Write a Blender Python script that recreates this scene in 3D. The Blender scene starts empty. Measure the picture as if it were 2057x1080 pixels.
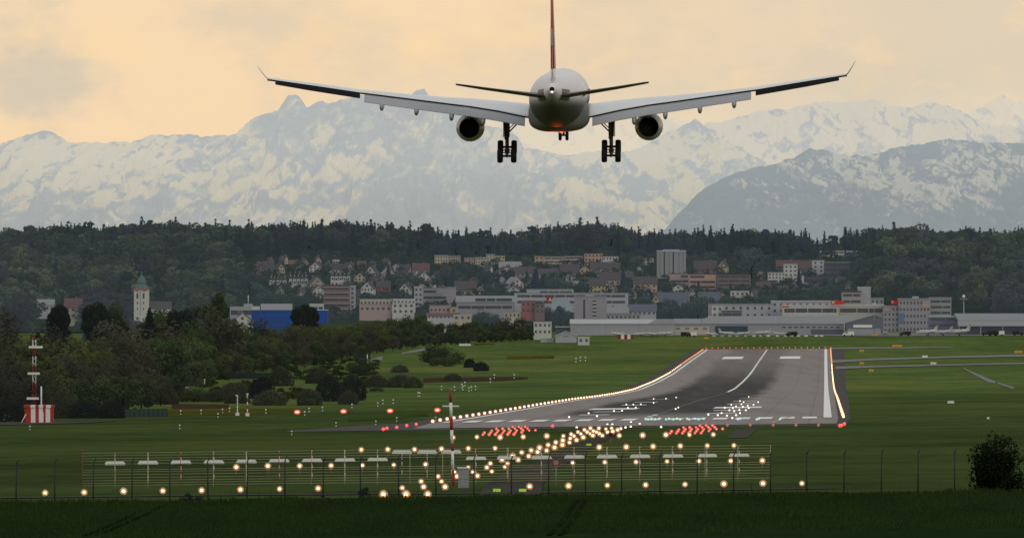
import bpy, math, random
import numpy as np
from mathutils import Vector, Matrix

random.seed(11)
RNG = np.random.default_rng(11)
sc = bpy.context.scene
COL = sc.collection
F = 20400.0            # focal length in pixels of the 2057 px wide photograph
CX, CY = 1028.5, 540.0
R = math.radians


def P(px, py, Y):
    return Vector(((px - CX) / F * Y, Y, (CY - py) / F * Y))


def lin(r, g, b):
    return tuple(((c / 255) / 12.92 if c / 255 <= 0.04045 else ((c / 255 + 0.055) / 1.055) ** 2.4) for c in (r, g, b))


def ordn(n):
    names = ['first', 'second', 'third', 'fourth', 'fifth', 'sixth', 'seventh', 'eighth', 'ninth', 'tenth', 'eleventh', 'twelfth']
    if n <= 12:
        return names[n - 1]
    s = 'th' if 10 <= n % 100 <= 20 else {1: 'st', 2: 'nd', 3: 'rd'}.get(n % 10, 'th')
    return str(n) + s


# ------------------------------------------------------------------ materials
MATS = {}


def mat(name, col, rough=0.8, var=0.12, scale=0.6, spec=0.3, metal=0.0, emit=None, es=1.0):
    if name in MATS:
        return MATS[name]
    m = bpy.data.materials.new(name)
    m.use_nodes = True
    nt = m.node_tree
    b = nt.nodes['Principled BSDF']
    tc = nt.nodes.new('ShaderNodeTexCoord')
    n = nt.nodes.new('ShaderNodeTexNoise')
    n.inputs['Scale'].default_value = scale
    n.inputs['Detail'].default_value = 4
    nt.links.new(tc.outputs['Object'], n.inputs['Vector'])
    mx = nt.nodes.new('ShaderNodeMix')
    mx.data_type = 'RGBA'
    mx.inputs[6].default_value = (*[c * (1 - var) for c in col], 1)
    mx.inputs[7].default_value = (*[min(1, c * (1 + var)) for c in col], 1)
    nt.links.new(n.outputs['Fac'], mx.inputs[0])
    nt.links.new(mx.outputs[2], b.inputs['Base Color'])
    b.inputs['Roughness'].default_value = rough
    b.inputs['Metallic'].default_value = metal
    b.inputs['Specular IOR Level'].default_value = spec
    if emit:
        b.inputs['Emission Color'].default_value = (*emit, 1)
        b.inputs['Emission Strength'].default_value = es
        m.cycles.emission_sampling = 'NONE'
    MATS[name] = m
    return m


def airlight(m, col, k=1.0):
    """the faint glow that miles of hazy air lay over a far surface, the same from every side."""
    b = m.node_tree.nodes['Principled BSDF']
    b.inputs['Emission Color'].default_value = (*col, 1)
    b.inputs['Emission Strength'].default_value = k
    m.cycles.emission_sampling = 'NONE'
    return m


def lamp_mat(name, col, s):
    return mat(name, (0.3, 0.3, 0.3), emit=col, es=s)


# ------------------------------------------------------------------ mesh builder
class MB:
    def __init__(self):
        self.v = []
        self.f = []
        self.m = []
        self.sm = []

    def face(self, pts, mi=0, smooth=False):
        i = len(self.v)
        self.v += [tuple(p) for p in pts]
        self.f.append(tuple(range(i, i + len(pts))))
        self.m.append(mi)
        self.sm.append(smooth)

    def box(self, x0, x1, y0, y1, z0, z1, mi=0, M=None):
        c = [(x0, y0, z0), (x1, y0, z0), (x1, y1, z0), (x0, y1, z0), (x0, y0, z1), (x1, y0, z1), (x1, y1, z1), (x0, y1, z1)]
        if M is not None:
            c = [tuple(M @ Vector(p)) for p in c]
        i = len(self.v)
        self.v += c
        for q in ((0, 3, 2, 1), (4, 5, 6, 7), (0, 1, 5, 4), (1, 2, 6, 5), (2, 3, 7, 6), (3, 0, 4, 7)):
            self.f.append(tuple(i + k for k in q))
            self.m.append(mi)
            self.sm.append(False)
        return self

    def loft(self, rings, mi=0, smooth=True, cap=True, closed=True, capmi=None):
        i0 = len(self.v)
        n = len(rings[0])
        for r in rings:
            self.v += [tuple(p) for p in r]
        for a in range(len(rings) - 1):
            for k in range(n if closed else n - 1):
                k2 = (k + 1) % n
                self.f.append((i0 + a * n + k, i0 + a * n + k2, i0 + (a + 1) * n + k2, i0 + (a + 1) * n + k))
                self.m.append(mi)
                self.sm.append(smooth)
        if cap:
            cm = mi if capmi is None else capmi
            self.f.append(tuple(i0 + k for k in range(n))[::-1])
            self.m.append(cm)
            self.sm.append(False)
            j = i0 + (len(rings) - 1) * n
            self.f.append(tuple(j + k for k in range(n)))
            self.m.append(cm)
            self.sm.append(False)
        return self

    def tube(self, p0, p1, r0, r1=None, n=8, mi=0, smooth=True, cap=True):
        r1 = r0 if r1 is None else r1
        p0, p1 = Vector(p0), Vector(p1)
        d = (p1 - p0).normalized()
        a = d.orthogonal().normalized()
        b = d.cross(a)
        ring = lambda p, r: [p + (a * math.cos(t) + b * math.sin(t)) * r for t in [2 * math.pi * k / n for k in range(n)]]
        return self.loft([ring(p0, r0), ring(p1, r1)], mi, smooth, cap)

    def lathe(self, origin, axis, prof, n=24, mi=0, smooth=True, cap=False):
        o, d = Vector(origin), Vector(axis).normalized()
        a = d.orthogonal().normalized()
        b = d.cross(a)
        rings = [[o + d * t + (a * math.cos(w) + b * math.sin(w)) * r for w in [2 * math.pi * k / n for k in range(n)]] for t, r in prof]
        return self.loft(rings, mi, smooth, cap)

    def ball(self, c, r, n=10, mi=0, sz=1.0):
        k = n // 2
        prof = [(-r * math.cos(math.pi * i / k) * sz, max(0.001, r * math.sin(math.pi * i / k))) for i in range(k + 1)]
        return self.lathe(c, (0, 0, 1), prof, n, mi)

    def mesh(self, name, mats):
        me = bpy.data.meshes.new(name)
        me.from_pydata(self.v, [], self.f)
        for m in (mats if isinstance(mats, (list, tuple)) else [mats]):
            me.materials.append(m)
        me.polygons.foreach_set('material_index', self.m)
        me.polygons.foreach_set('use_smooth', self.sm)
        me.update()
        return me

    def build(self, name, mats, parent=None, loc=(0, 0, 0)):
        return link(name, self.mesh(name, mats), parent, loc)


def link(name, me, parent=None, loc=(0, 0, 0), rot=(0, 0, 0), scale=(1, 1, 1)):
    o = bpy.data.objects.new(name, me)
    COL.objects.link(o)
    if parent is not None:
        o.parent = parent
    o.location = loc
    o.rotation_euler = rot
    o.scale = scale
    return o


def tag(o, label=None, cat=None, group=None, kind=None):
    if label:
        o['label'] = label
    if cat:
        o['category'] = cat
    if group:
        o['group'] = group
    if kind:
        o['kind'] = kind
    return o


def thing(name, label, cat, loc=(0, 0, 0), rotz=0.0, group=None):
    o = bpy.data.objects.new(name, None)
    COL.objects.link(o)
    o.location = loc
    o.rotation_euler = (0, 0, rotz)
    o.empty_display_size = 0.5
    return tag(o, label, cat, group)


# ------------------------------------------------------------------ terrain
def XL(Y):                       # the runway's left edge, 63 m between the two rows of edge lights
    return (628.5 * Y - 1.2305e6) / F


def SL(Y):                       # cross slope of the ground
    return np.interp(Y, [0, 2000, 5600, 7000], [0.012, 0.012, 0.003, 0.0])


_kn = [(300, 900, 1108), (400, 900, 1078), (450, 900, 1040), (480, 900, 1018), (500, 900, 1003), (520, 900, 1001), (580, 900, 1000), (700, 870, 993), (780, 870, 971),
       (860, 870, 947), (1010, 870, 914), (1165, 960, 887), (1400, 900, 868), (1480, 870, 861), (1563, 870, 851),
       (1873, 1000, 830), (2017, 1047, 822), (2186, 1094, 813.5), (2461, 1157, 803.3), (2698, 1201, 798), (2944, 1239, 791.8),
       (3238, 1277, 783.2), (3598, 1315, 767.5), (3957, 1346, 751), (4410, 1378, 728), (5095, 1415.5, 702.2),
       (5300, 1420, 688), (5480, 1420, 677), (5620, 1420, 669.5)]
_ky, _kz = [], []
for Y_, px_, py_ in _kn:
    X_ = (px_ - CX) / F * Y_
    _ky.append(Y_)
    _kz.append(-(py_ - CY) / F * Y_ - SL(Y_) * float(np.clip(X_ - XL(Y_), -300, 300)))
for Y_, Z_ in [(5800, -34.5), (6000, -31.8), (6400, -25), (6800, -16.7), (7200, -7), (7600, 3.7), (8000, 13.7), (8300, 20.5), (8600, 18),
               (9500, 0), (12000, -30), (16000, -60), (30000, -80), (70000, -100)]:
    _ky.append(Y_)
    _kz.append(Z_)
KY = np.concatenate([np.arange(300, 5700, 20.0), np.arange(5700, 9000, 50.0), np.array([9000, 9500, 10500, 12000, 16000, 24000, 40000, 70000.])])
_fine = np.arange(200, 9600, 20.0)
_fz = np.interp(_fine, _ky, _kz)
_k = np.hanning(9)
_k /= _k.sum()
_sm = np.convolve(np.pad(_fz, 4, mode='edge'), _k, mode='valid')
_w = np.interp(_fine, [480, 540, 600, 700], [0.3, 0.3, 0.6, 1])
_fz = _fz * (1 - _w) + _sm * _w
KZ = np.where(KY < 9500, np.interp(KY, _fine, _fz), np.interp(KY, _ky, _kz))


def G(X, Y):
    X = np.asarray(X, float)
    return np.interp(Y, KY, KZ) + SL(Y) * np.clip(X - XL(Y), -300, 300)


_scanY = np.arange(330, 8350, 4.0)


def ground_at(px, py, y0=330):
    X = (px - CX) / F * _scanY
    d = (CY - py) / F * _scanY - G(X, _scanY)
    m = (d <= 0) & (_scanY >= y0)
    i = int(np.argmax(m)) if m.any() else len(_scanY) - 1
    Y = float(_scanY[i])
    if i > 0 and d[i - 1] > 0 and d[i] <= 0:
        Y -= 4.0 * float(-d[i] / (d[i - 1] - d[i]))
    x = (px - CX) / F * Y
    return Vector((x, Y, float(G(x, Y))))


def gz(x, Y):
    return float(G(x, Y))


def struct(o, label=None):
    o['kind'] = 'structure'
    if label:
        o['label'] = label
    return o


def sheet_band(name, rows, dz, material, uv=False):
    """rows: (Y, x_left, x_right) offsets from the runway's left edge; split at every terrain knot."""
    ys = sorted(set([r[0] for r in rows] + [float(k) for k in KY if rows[0][0] < k < rows[-1][0]]))
    mb = MB()
    vs = []
    for Y in ys:
        a = np.interp(Y, [r[0] for r in rows], [r[1] for r in rows])
        b = np.interp(Y, [r[0] for r in rows], [r[2] for r in rows])
        ring = []
        for t in np.linspace(0, 1, 9 if b - a > 40 else (3 if b - a > 8 else 2)):
            x = XL(Y) + a + (b - a) * t
            ring.append((x, Y, gz(x, Y) + dz))
        vs.append(ring)
    mb.loft(vs, 0, False, cap=False, closed=False)
    # loft winds the other way for open strips: flip so that the normals look up
    mb.f = [f[::-1] if (Vector(mb.v[f[1]]) - Vector(mb.v[f[0]])).cross(Vector(mb.v[f[2]]) - Vector(mb.v[f[1]])).z < 0 else f for f in mb.f]
    return mb.build(name, material)


def ribbon(name, pts, dz, material):
    """pts: (px, py, half width in px) on the photograph's ground; a flat strip laid on the terrain, its cross axis along X."""
    L = []
    for px, py, hw in pts:
        g = ground_at(px, py)
        L.append((g.y, g.x, hw / F * g.y))
    dense = []
    for (a, b) in zip(L[:-1], L[1:]):
        n = max(1, int(abs(b[0] - a[0]) / 10))
        for k in range(n):
            t = k / n
            dense.append(tuple(a[i] + (b[i] - a[i]) * t for i in range(3)))
    dense.append(L[-1])
    mb = MB()
    rings = [[(x - w, Y, gz(x - w, Y) + dz), (x, Y, gz(x, Y) + dz), (x + w, Y, gz(x + w, Y) + dz)] for Y, x, w in dense]
    mb.loft(rings, 0, False, cap=False, closed=False)
    mb.f = [f[::-1] if (Vector(mb.v[f[1]]) - Vector(mb.v[f[0]])).cross(Vector(mb.v[f[2]]) - Vector(mb.v[f[1]])).z < 0 else f for f in mb.f]
    return mb.build(name, material)


def patch(name, quad, dz, material, nu=24, nv=8):
    """quad: four photograph points (px, py): near left, near right, far right, far left."""
    q = [ground_at(*p) for p in quad]
    rings = []
    for j in range(nv + 1):
        a = q[0].lerp(q[3], j / nv)
        b = q[1].lerp(q[2], j / nv)
        rings.append([(p.x, p.y, gz(p.x, p.y) + dz) for p in [a.lerp(b, i / nu) for i in range(nu + 1)]])
    mb = MB()
    mb.loft(rings, 0, False, cap=False, closed=False)
    mb.f = [f[::-1] if (Vector(mb.v[f[1]]) - Vector(mb.v[f[0]])).cross(Vector(mb.v[f[2]]) - Vector(mb.v[f[1]])).z < 0 else f for f in mb.f]
    return mb.build(name, material)


def ramp(nt, stops):
    r = nt.nodes.new('ShaderNodeValToRGB')
    e = r.color_ramp.elements
    while len(e) < len(stops):
        e.new(0.5)
    for k, (p, c) in enumerate(stops):
        e[k].position = p
        e[k].color = (*c, 1) if len(c) == 3 else c
    return r


# ---- camera, light, world
cam = bpy.data.objects.new('camera', bpy.data.cameras.new('camera'))
COL.objects.link(cam)
cam.rotation_euler = (R(90), 0, 0)
cam.data.sensor_width = 36
cam.data.lens = F * 36 / 2057
cam.data.clip_start = 5
cam.data.clip_end = 200000
sc.camera = cam
sc.view_settings.view_transform = 'Standard'
sc.view_settings.look = 'None'
sc.cycles.sample_clamp_indirect = 4
sc.cycles.max_bounces = 5
sc.cycles.diffuse_bounces = 3

SUN_EL, SUN_AZ = R(9), R(205)       # behind the camera, to its right
sun = bpy.data.objects.new('sun', bpy.data.lights.new('sun', 'SUN'))
COL.objects.link(sun)
sun.data.energy = 0.35
sun.data.angle = R(12)
sun.data.color = (1.0, 0.88, 0.72)
sd = Vector((math.sin(R(25)) * math.cos(SUN_EL), -math.cos(R(25)) * math.cos(SUN_EL), math.sin(SUN_EL)))   # towards the sun
sun.rotation_euler = (-sd).to_track_quat('-Z', 'Y').to_euler()

w = bpy.data.worlds.new('World')
sc.world = w
w.use_nodes = True
nt = w.node_tree
for n in list(nt.nodes):
    nt.nodes.remove(n)
out = nt.nodes.new('ShaderNodeOutputWorld')
sky = nt.nodes.new('ShaderNodeTexSky')
sky.sky_type = 'NISHITA'
sky.sun_disc = False
sky.sun_elevation = SUN_EL
sky.sun_rotation = math.atan2(sd.x, sd.y)
b1 = nt.nodes.new('ShaderNodeBackground')
b1.inputs[1].default_value = 0.08
nt.links.new(sky.outputs[0], b1.inputs[0])
tc = nt.nodes.new('ShaderNodeTexCoord')
sep = nt.nodes.new('ShaderNodeSeparateXYZ')
nt.links.new(tc.outputs['Generated'], sep.inputs[0])


def mrange(nt, src, a, b, c=0.0, d=1.0, smooth=True):
    m = nt.nodes.new('ShaderNodeMapRange')
    m.interpolation_type = 'SMOOTHSTEP' if smooth else 'LINEAR'
    m.inputs[1].default_value = a
    m.inputs[2].default_value = b
    m.inputs[3].default_value = c
    m.inputs[4].default_value = d
    nt.links.new(src, m.inputs[0])
    return m.outputs[0]


def mixc(nt, fac, a, b):
    m = nt.nodes.new('ShaderNodeMix')
    m.data_type = 'RGBA'
    if isinstance(fac, (int, float)):
        m.inputs[0].default_value = fac
    else:
        nt.links.new(fac, m.inputs[0])
    for k, s in ((6, a), (7, b)):
        if isinstance(s, tuple):
            m.inputs[k].default_value = (*s[:3], 1)
        else:
            nt.links.new(s, m.inputs[k])
    return m.outputs[2]


def cloud_noise(scale, detail, rough, offs):
    mp = nt.nodes.new('ShaderNodeMapping')
    mp.inputs['Scale'].default_value = scale
    mp.inputs['Location'].default_value = offs
    nt.links.new(tc.outputs['Generated'], mp.inputs[0])
    n = nt.nodes.new('ShaderNodeTexNoise')
    n.inputs['Scale'].default_value = 1.0
    n.inputs['Detail'].default_value = detail
    n.inputs['Roughness'].default_value = rough
    nt.links.new(mp.outputs[0], n.inputs['Vector'])
    return n.outputs['Fac']


peach = lin(251, 220, 180)
beige = lin(226, 210, 186)
greyc = lin(212, 201, 182)
east = mrange(nt, sep.outputs[0], -0.012, 0.052)          # warmer to the left, duller to the right
warm = mixc(nt, east, peach, beige)
low = mrange(nt, sep.outputs[2], 0.0095, 0.021, 1.0, 0.0)  # paler veil low over the peaks
cen = mrange(nt, sep.outputs[0], -0.03, 0.0)
veil = nt.nodes.new('ShaderNodeMath')
veil.operation = 'MULTIPLY'
nt.links.new(low, veil.inputs[0])
nt.links.new(cen, veil.inputs[1])
warm = mixc(nt, veil.outputs[0], warm, lin(226, 216, 196))
n1 = cloud_noise((50, 1, 84), 7, 0.56, (3.1, 0, 1.7))
c1 = mrange(nt, n1, 0.44, 0.62)
leftside = mrange(nt, sep.outputs[0], -0.048, -0.012, 0.85, 0.42)
cm = nt.nodes.new('ShaderNodeMath')
cm.operation = 'MULTIPLY'
nt.links.new(c1, cm.inputs[0])
nt.links.new(leftside, cm.inputs[1])
warm = mixc(nt, cm.outputs[0], warm, greyc)
n2 = cloud_noise((80, 1, 150), 5, 0.6, (0.4, 0, 8.2))
c2 = mrange(nt, n2, 0.5, 0.68, 0.0, 0.5)
warm = mixc(nt, c2, warm, lin(255, 221, 172))
# overcast dome above and behind
n3 = cloud_noise((3, 3, 6), 5, 0.6, (0, 0, 0))
dome = mixc(nt, mrange(nt, n3, 0.35, 0.7), (0.42, 0.44, 0.46), (0.86, 0.87, 0.87))
up = mrange(nt, sep.outputs[2], 0.05, 0.30)
front = mrange(nt, sep.outputs[1], -0.5, 0.7)
warm = mixc(nt, front, (0.26, 0.255, 0.25), warm)
allc = mixc(nt, up, warm, dome)
b2 = nt.nodes.new('ShaderNodeBackground')
b2.inputs[1].default_value = 1.0
nt.links.new(allc, b2.inputs[0])
ms = nt.nodes.new('ShaderNodeMixShader')
ms.inputs[0].default_value = 0.95
nt.links.new(b1.outputs[0], ms.inputs[1])
nt.links.new(b2.outputs[0], ms.inputs[2])
nt.links.new(ms.outputs[0], out.inputs[0])


# ---- ground
def grass_mat(name, stops, scales, rough=0.95):
    m = bpy.data.materials.new(name)
    m.use_nodes = True
    nt = m.node_tree
    b = nt.nodes['Principled BSDF']
    b.inputs['Roughness'].default_value = rough
    b.inputs['Specular IOR Level'].default_value = 0.0
    tc = nt.nodes.new('ShaderNodeTexCoord')
    acc = None
    for (sx, sy, wgt) in scales:
        mp = nt.nodes.new('ShaderNodeMapping')
        mp.inputs['Scale'].default_value = (sx, sy, 0.01)
        nt.links.new(tc.outputs['Object'], mp.inputs[0])
        n = nt.nodes.new('ShaderNodeTexNoise')
        n.inputs['Scale'].default_value = 1
        n.inputs['Detail'].default_value = 6
        n.inputs['Roughness'].default_value = 0.65
        nt.links.new(mp.outputs[0], n.inputs['Vector'])
        mu = nt.nodes.new('ShaderNodeMath')
        mu.operation = 'MULTIPLY_ADD'
        mu.inputs[1].default_value = wgt
        nt.links.new(n.outputs['Fac'], mu.inputs[0])
        if acc is None:
            mu.inputs[2].default_value = 0
        else:
            nt.links.new(acc, mu.inputs[2])
        acc = mu.outputs[0]
    r = ramp(nt, stops)
    nt.links.new(acc, r.inputs[0])
    nt.links.new(r.outputs[0], b.inputs['Base Color'])
    return m


GRASS = grass_mat('airfield_grass', [(0.34, (0.040, 0.034, 0.016)), (0.40, (0.028, 0.038, 0.011)), (0.48, (0.038, 0.057, 0.015)), (0.56, (0.052, 0.074, 0.020)), (0.68, (0.075, 0.082, 0.032))],
                  [(0.012, 0.006, 0.45), (0.06, 0.02, 0.3), (0.35, 0.05, 0.25)])
xo = [-6000, -2500, -1200, -700, -450, -300, -240, -180, -140, -100, -70, -40, -15, 0, 16, 32, 48, 64, 90, 120, 160, 200, 250, 300, 450, 700, 1200, 2500, 6000]
gv, gf = [], []
for Y in KY:
    for x in xo:
        X = XL(Y) + x * (1 if Y < 9000 else Y / 6000)
        gv.append((X, Y, gz(X, Y)))
nx = len(xo)
for j in range(len(KY) - 1):
    for i in range(nx - 1):
        gf.append((j * nx + i, j * nx + i + 1, (j + 1) * nx + i + 1, (j + 1) * nx + i))
me = bpy.data.meshes.new('ground')
me.from_pydata(gv, [], gf)
me.materials.append(GRASS)
me.polygons.foreach_set('use_smooth', [True] * len(gf))
_nt = GRASS.node_tree
_tc = _nt.nodes.new('ShaderNodeTexCoord')
_sp = _nt.nodes.new('ShaderNodeSeparateXYZ')
_nt.links.new(_tc.outputs['Object'], _sp.inputs[0])
_b = _nt.nodes['Principled BSDF']
_src = _b.inputs['Base Color'].links[0].from_socket
_hs = _nt.nodes.new('ShaderNodeHueSaturation')          # grass made brighter with distance
_mp = _nt.nodes.new('ShaderNodeMapping')
_mp.inputs['Scale'].default_value = (0.010, 0.0016, 0.01)
_nt.links.new(_tc.outputs['Object'], _mp.inputs[0])
_ny = _nt.nodes.new('ShaderNodeTexNoise')
_ny.inputs['Scale'].default_value = 1
_ny.inputs['Detail'].default_value = 5
_ny.inputs['Roughness'].default_value = 0.62
_nt.links.new(_mp.outputs[0], _ny.inputs['Vector'])
_src = mixc(_nt, mrange(_nt, _ny.outputs['Fac'], 0.50, 0.68, 0.0, 0.75), _src, (0.078, 0.080, 0.020))     # dry and flowering patches
_src = mixc(_nt, mrange(_nt, _ny.outputs['Fac'], 0.30, 0.44, 0.55, 0.0), _src, (0.022, 0.034, 0.012))
_nt.links.new(_src, _hs.inputs['Color'])
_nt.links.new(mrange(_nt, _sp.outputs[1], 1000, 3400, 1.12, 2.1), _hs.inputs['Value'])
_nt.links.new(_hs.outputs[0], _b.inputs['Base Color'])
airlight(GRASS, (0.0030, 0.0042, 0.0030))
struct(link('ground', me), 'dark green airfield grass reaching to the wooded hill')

# the field in front of the fence
CROP = grass_mat('crop_field', [(0.36, (0.009, 0.019, 0.006)), (0.5, (0.015, 0.032, 0.009)), (0.66, (0.023, 0.043, 0.012))],
                 [(0.5, 0.03, 0.4), (3.0, 0.4, 0.35), (0.05, 0.02, 0.25)])
rows = []
for Y in np.arange(330, 511, 10):
    off = -XL(Y)
    rows.append((float(Y), off - 60, off + 60))
struct(sheet_band('field', rows, 0.05, CROP), 'dark green crop field in front of the perimeter fence')
TRACK = mat('bare_soil_track', (0.012, 0.016, 0.008), 0.95, 0.3, 0.5, spec=0)
for a, b in (((170, 1078), (392, 1006)), ((192, 1078), (410, 1006)), ((1100, 1078), (1160, 1006)), ((1122, 1078), (1176, 1006))):
    struct(ribbon('wheel_track', [(a[0], a[1], 5), (b[0], b[1], 4)], 0.09, TRACK), 'dark wheel track through the crop field')

# ---- runway
rw = bpy.data.materials.new('runway_asphalt')
rw.use_nodes = True
nt = rw.node_tree
b = nt.nodes['Principled BSDF']
b.inputs['Roughness'].default_value = 0.75
b.inputs['Specular IOR Level'].default_value = 0.08
tc2 = nt.nodes.new('ShaderNodeTexCoord')
sp = nt.nodes.new('ShaderNodeSeparateXYZ')
nt.links.new(tc2.outputs['Object'], sp.inputs[0])
# lateral offset from the centre line: u = X - (0.0308088 Y - 60.319 + 31.5)
mu = nt.nodes.new('ShaderNodeMath')
mu.operation = 'MULTIPLY_ADD'
mu.inputs[1].default_value = -628.5 / F
nt.links.new(sp.outputs[1], mu.inputs[0])
nt.links.new(sp.outputs[0], mu.inputs[2])
ad = nt.nodes.new('ShaderNodeMath')
ad.operation = 'ADD'
ad.inputs[1].default_value = 1.2305e6 / F - 31.5 + 3.5
nt.links.new(mu.outputs[0], ad.inputs[0])
mpn = nt.nodes.new('ShaderNodeMapping')
mpn.inputs['Scale'].default_value = (0.22, 0.0022, 0.01)
nt.links.new(tc2.outputs['Object'], mpn.inputs[0])
nn = nt.nodes.new('ShaderNodeTexNoise')
nn.inputs['Scale'].default_value = 1
nn.inputs['Detail'].default_value = 5
nt.links.new(mpn.outputs[0], nn.inputs['Vector'])
ab = nt.nodes.new('ShaderNodeMath')
ab.operation = 'ABSOLUTE'
nt.links.new(ad.outputs[0], ab.inputs[0])
wob = nt.nodes.new('ShaderNodeMath')
wob.operation = 'MULTIPLY_ADD'
wob.inputs[1].default_value = 5.0
nt.links.new(nn.outputs['Fac'], wob.inputs[0])
nt.links.new(ab.outputs[0], wob.inputs[2])
lat = mrange(nt, wob.outputs[0], 13.5, 19.5, 1.0, 0.0)
start = mrange(nt, sp.outputs[1], 1640, 1860)
fade = mrange(nt, sp.outputs[1], 3200, 4700, 1.0, 0.28)
m1 = nt.nodes.new('ShaderNodeMath')
m1.operation = 'MULTIPLY'
nt.links.new(lat, m1.inputs[0])
nt.links.new(start, m1.inputs[1])
m2 = nt.nodes.new('ShaderNodeMath')
m2.operation = 'MULTIPLY'
nt.links.new(m1.outputs[0], m2.inputs[0])
nt.links.new(fade, m2.inputs[1])
m3 = nt.nodes.new('ShaderNodeMath')
m3.operation = 'MULTIPLY'
m3.inputs[1].default_value = 1.0
nt.links.new(m2.outputs[0], m3.inputs[0])
nf = nt.nodes.new('ShaderNodeTexNoise')
nf.inputs['Scale'].default_value = 0.08
nf.inputs['Detail'].default_value = 6
nt.links.new(tc2.outputs['Object'], nf.inputs['Vector'])
basec = mixc(nt, nf.outputs['Fac'], (0.228, 0.198, 0.178), (0.295, 0.258, 0.234))
# slab joints every seven and a half metres and broad resurfaced lanes
wv = nt.nodes.new('ShaderNodeMath')
wv.operation = 'PINGPONG'
wv.inputs[1].default_value = 3.75
nt.links.new(ad.outputs[0], wv.inputs[0])
basec = mixc(nt, mrange(nt, wv.outputs[0], 0.0, 0.35, 0.28, 0.0), basec, (0.09, 0.08, 0.074))
mpl = nt.nodes.new('ShaderNodeMapping')
mpl.inputs['Scale'].default_value = (0.16, 0.0035, 0.01)
nt.links.new(tc2.outputs['Object'], mpl.inputs[0])
nl = nt.nodes.new('ShaderNodeTexNoise')
nl.inputs['Scale'].default_value = 1
nl.inputs['Detail'].default_value = 6
nl.inputs['Roughness'].default_value = 0.7
nt.links.new(mpl.outputs[0], nl.inputs['Vector'])
basec = mixc(nt, mrange(nt, nl.outputs['Fac'], 0.42, 0.72, 0.0, 0.42), basec, (0.125, 0.110, 0.100))
strk = nt.nodes.new('ShaderNodeMath')
strk.operation = 'MULTIPLY'
nt.links.new(m3.outputs[0], strk.inputs[0])
nt.links.new(mrange(nt, nl.outputs['Fac'], 0.25, 0.6, 0.82, 1.0), strk.inputs[1])
colr = mixc(nt, strk.outputs[0], basec, (0.022, 0.022, 0.024))
nt.links.new(colr, b.inputs['Base Color'])

SHOULDER = mat('runway_shoulder_asphalt', (0.075, 0.070, 0.066), 0.9, 0.2, 0.05, spec=0.05)
struct(sheet_band('runway_shoulder', [(1450, -16, 63.0), (1470, -18, 63.4), (1590, -5.5, 64.4), (2500, -5.5, 66), (5110, -5.5, 70)], 0.04, SHOULDER), 'dark asphalt shoulder along both runway edges')
struct(sheet_band('runway', [(1478, 0.3, 62), (1563, -0.6, 62.4), (5100, -0.6, 63.6)], 0.10, rw), 'grey asphalt runway with dark rubber marks running to the hangars')
WHITE = mat('runway_white_paint', (0.86, 0.84, 0.79), 0.7, 0.08, 0.2, spec=0.1)
WORN = mat('rubber_stained_paint', (0.16, 0.16, 0.155), 0.7, 0.3, 0.1, spec=0.05)
YELLOWP = mat('runway_yellow_paint', (0.42, 0.36, 0.14), 0.7, 0.12, 0.2)


def mark(a, b, x0, x1, m=WHITE, label='white painted runway marking'):
    return struct(sheet_band('runway_marking', [(float(a), x0, x1), (float(b), x0, x1)], 0.16, m), label)


mark(1570, 5085, 0.9, 1.9, label='white edge line along the left runway edge')
mark(1590, 5085, 60.1, 61.4, label='white edge line along the right runway edge')
for k in range(8):
    for s in (-1, 1):
        u = 31.5 + s * (k + 0.55) * 3.5
        mark(1572, 1618, u - 1.15, u + 1.15, label='white threshold stripe')
for s in (-1, 1):
    mark(1940, 1995, 31.5 + s * 12 - 4.6, 31.5 + s * 12 + 4.6, label='wide white aiming point bar')
    mark(4560, 4680, 31.5 + s * 13 - 4.6, 31.5 + s * 13 + 4.6, label='wide white aiming point bar near the far runway end')
    for (ya, n) in ((1745, 3), (1850, 3), (2110, 2), (2250, 2), (2420, 1)):
        for q in range(1 if n == 1 else 2):
            u = 31.5 + s * (11 + 0 * q)
            mark(ya + q * 12, ya + q * 12 + 8, u - 2.6, u + 2.6, label='white touchdown zone bar')
y = 1660
while y < 5050:
    mark(y, y + 30, 31.05, 31.95, m=(WORN if 1750 < y < 3000 else WHITE), label='white runway centre line dash')
    y += 50
struct(sheet_band('runway_marking', [(1490, 52.2, 52.7), (1640, 55.0, 55.5)], 0.16, YELLOWP), 'thin yellow lead line at the threshold')

CONC = mat('taxiway_concrete', (0.20, 0.195, 0.18), 0.85, 0.2, 0.02, spec=0.05)
GRAV = mat('gravel_path', (0.085, 0.078, 0.068), 0.95, 0.3, 0.15, spec=0)
TRAIL = grass_mat('worn_gravel_and_grass', [(0.40, (0.034, 0.048, 0.014)), (0.46, (0.060, 0.056, 0.042)), (0.62, (0.088, 0.080, 0.070))], [(0.22, 0.03, 0.5), (1.2, 0.10, 0.5)])
DIRT = mat('brown_soil_strip', (0.060, 0.040, 0.026), 0.95, 0.25, 0.1, spec=0)
DAND = grass_mat('yellow_flower_meadow', [(0.4, (0.04, 0.058, 0.015)), (0.52, (0.08, 0.076, 0.015)), (0.62, (0.15, 0.13, 0.014))], [(0.05, 0.02, 0.5), (0.4, 0.1, 0.5)])


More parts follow.
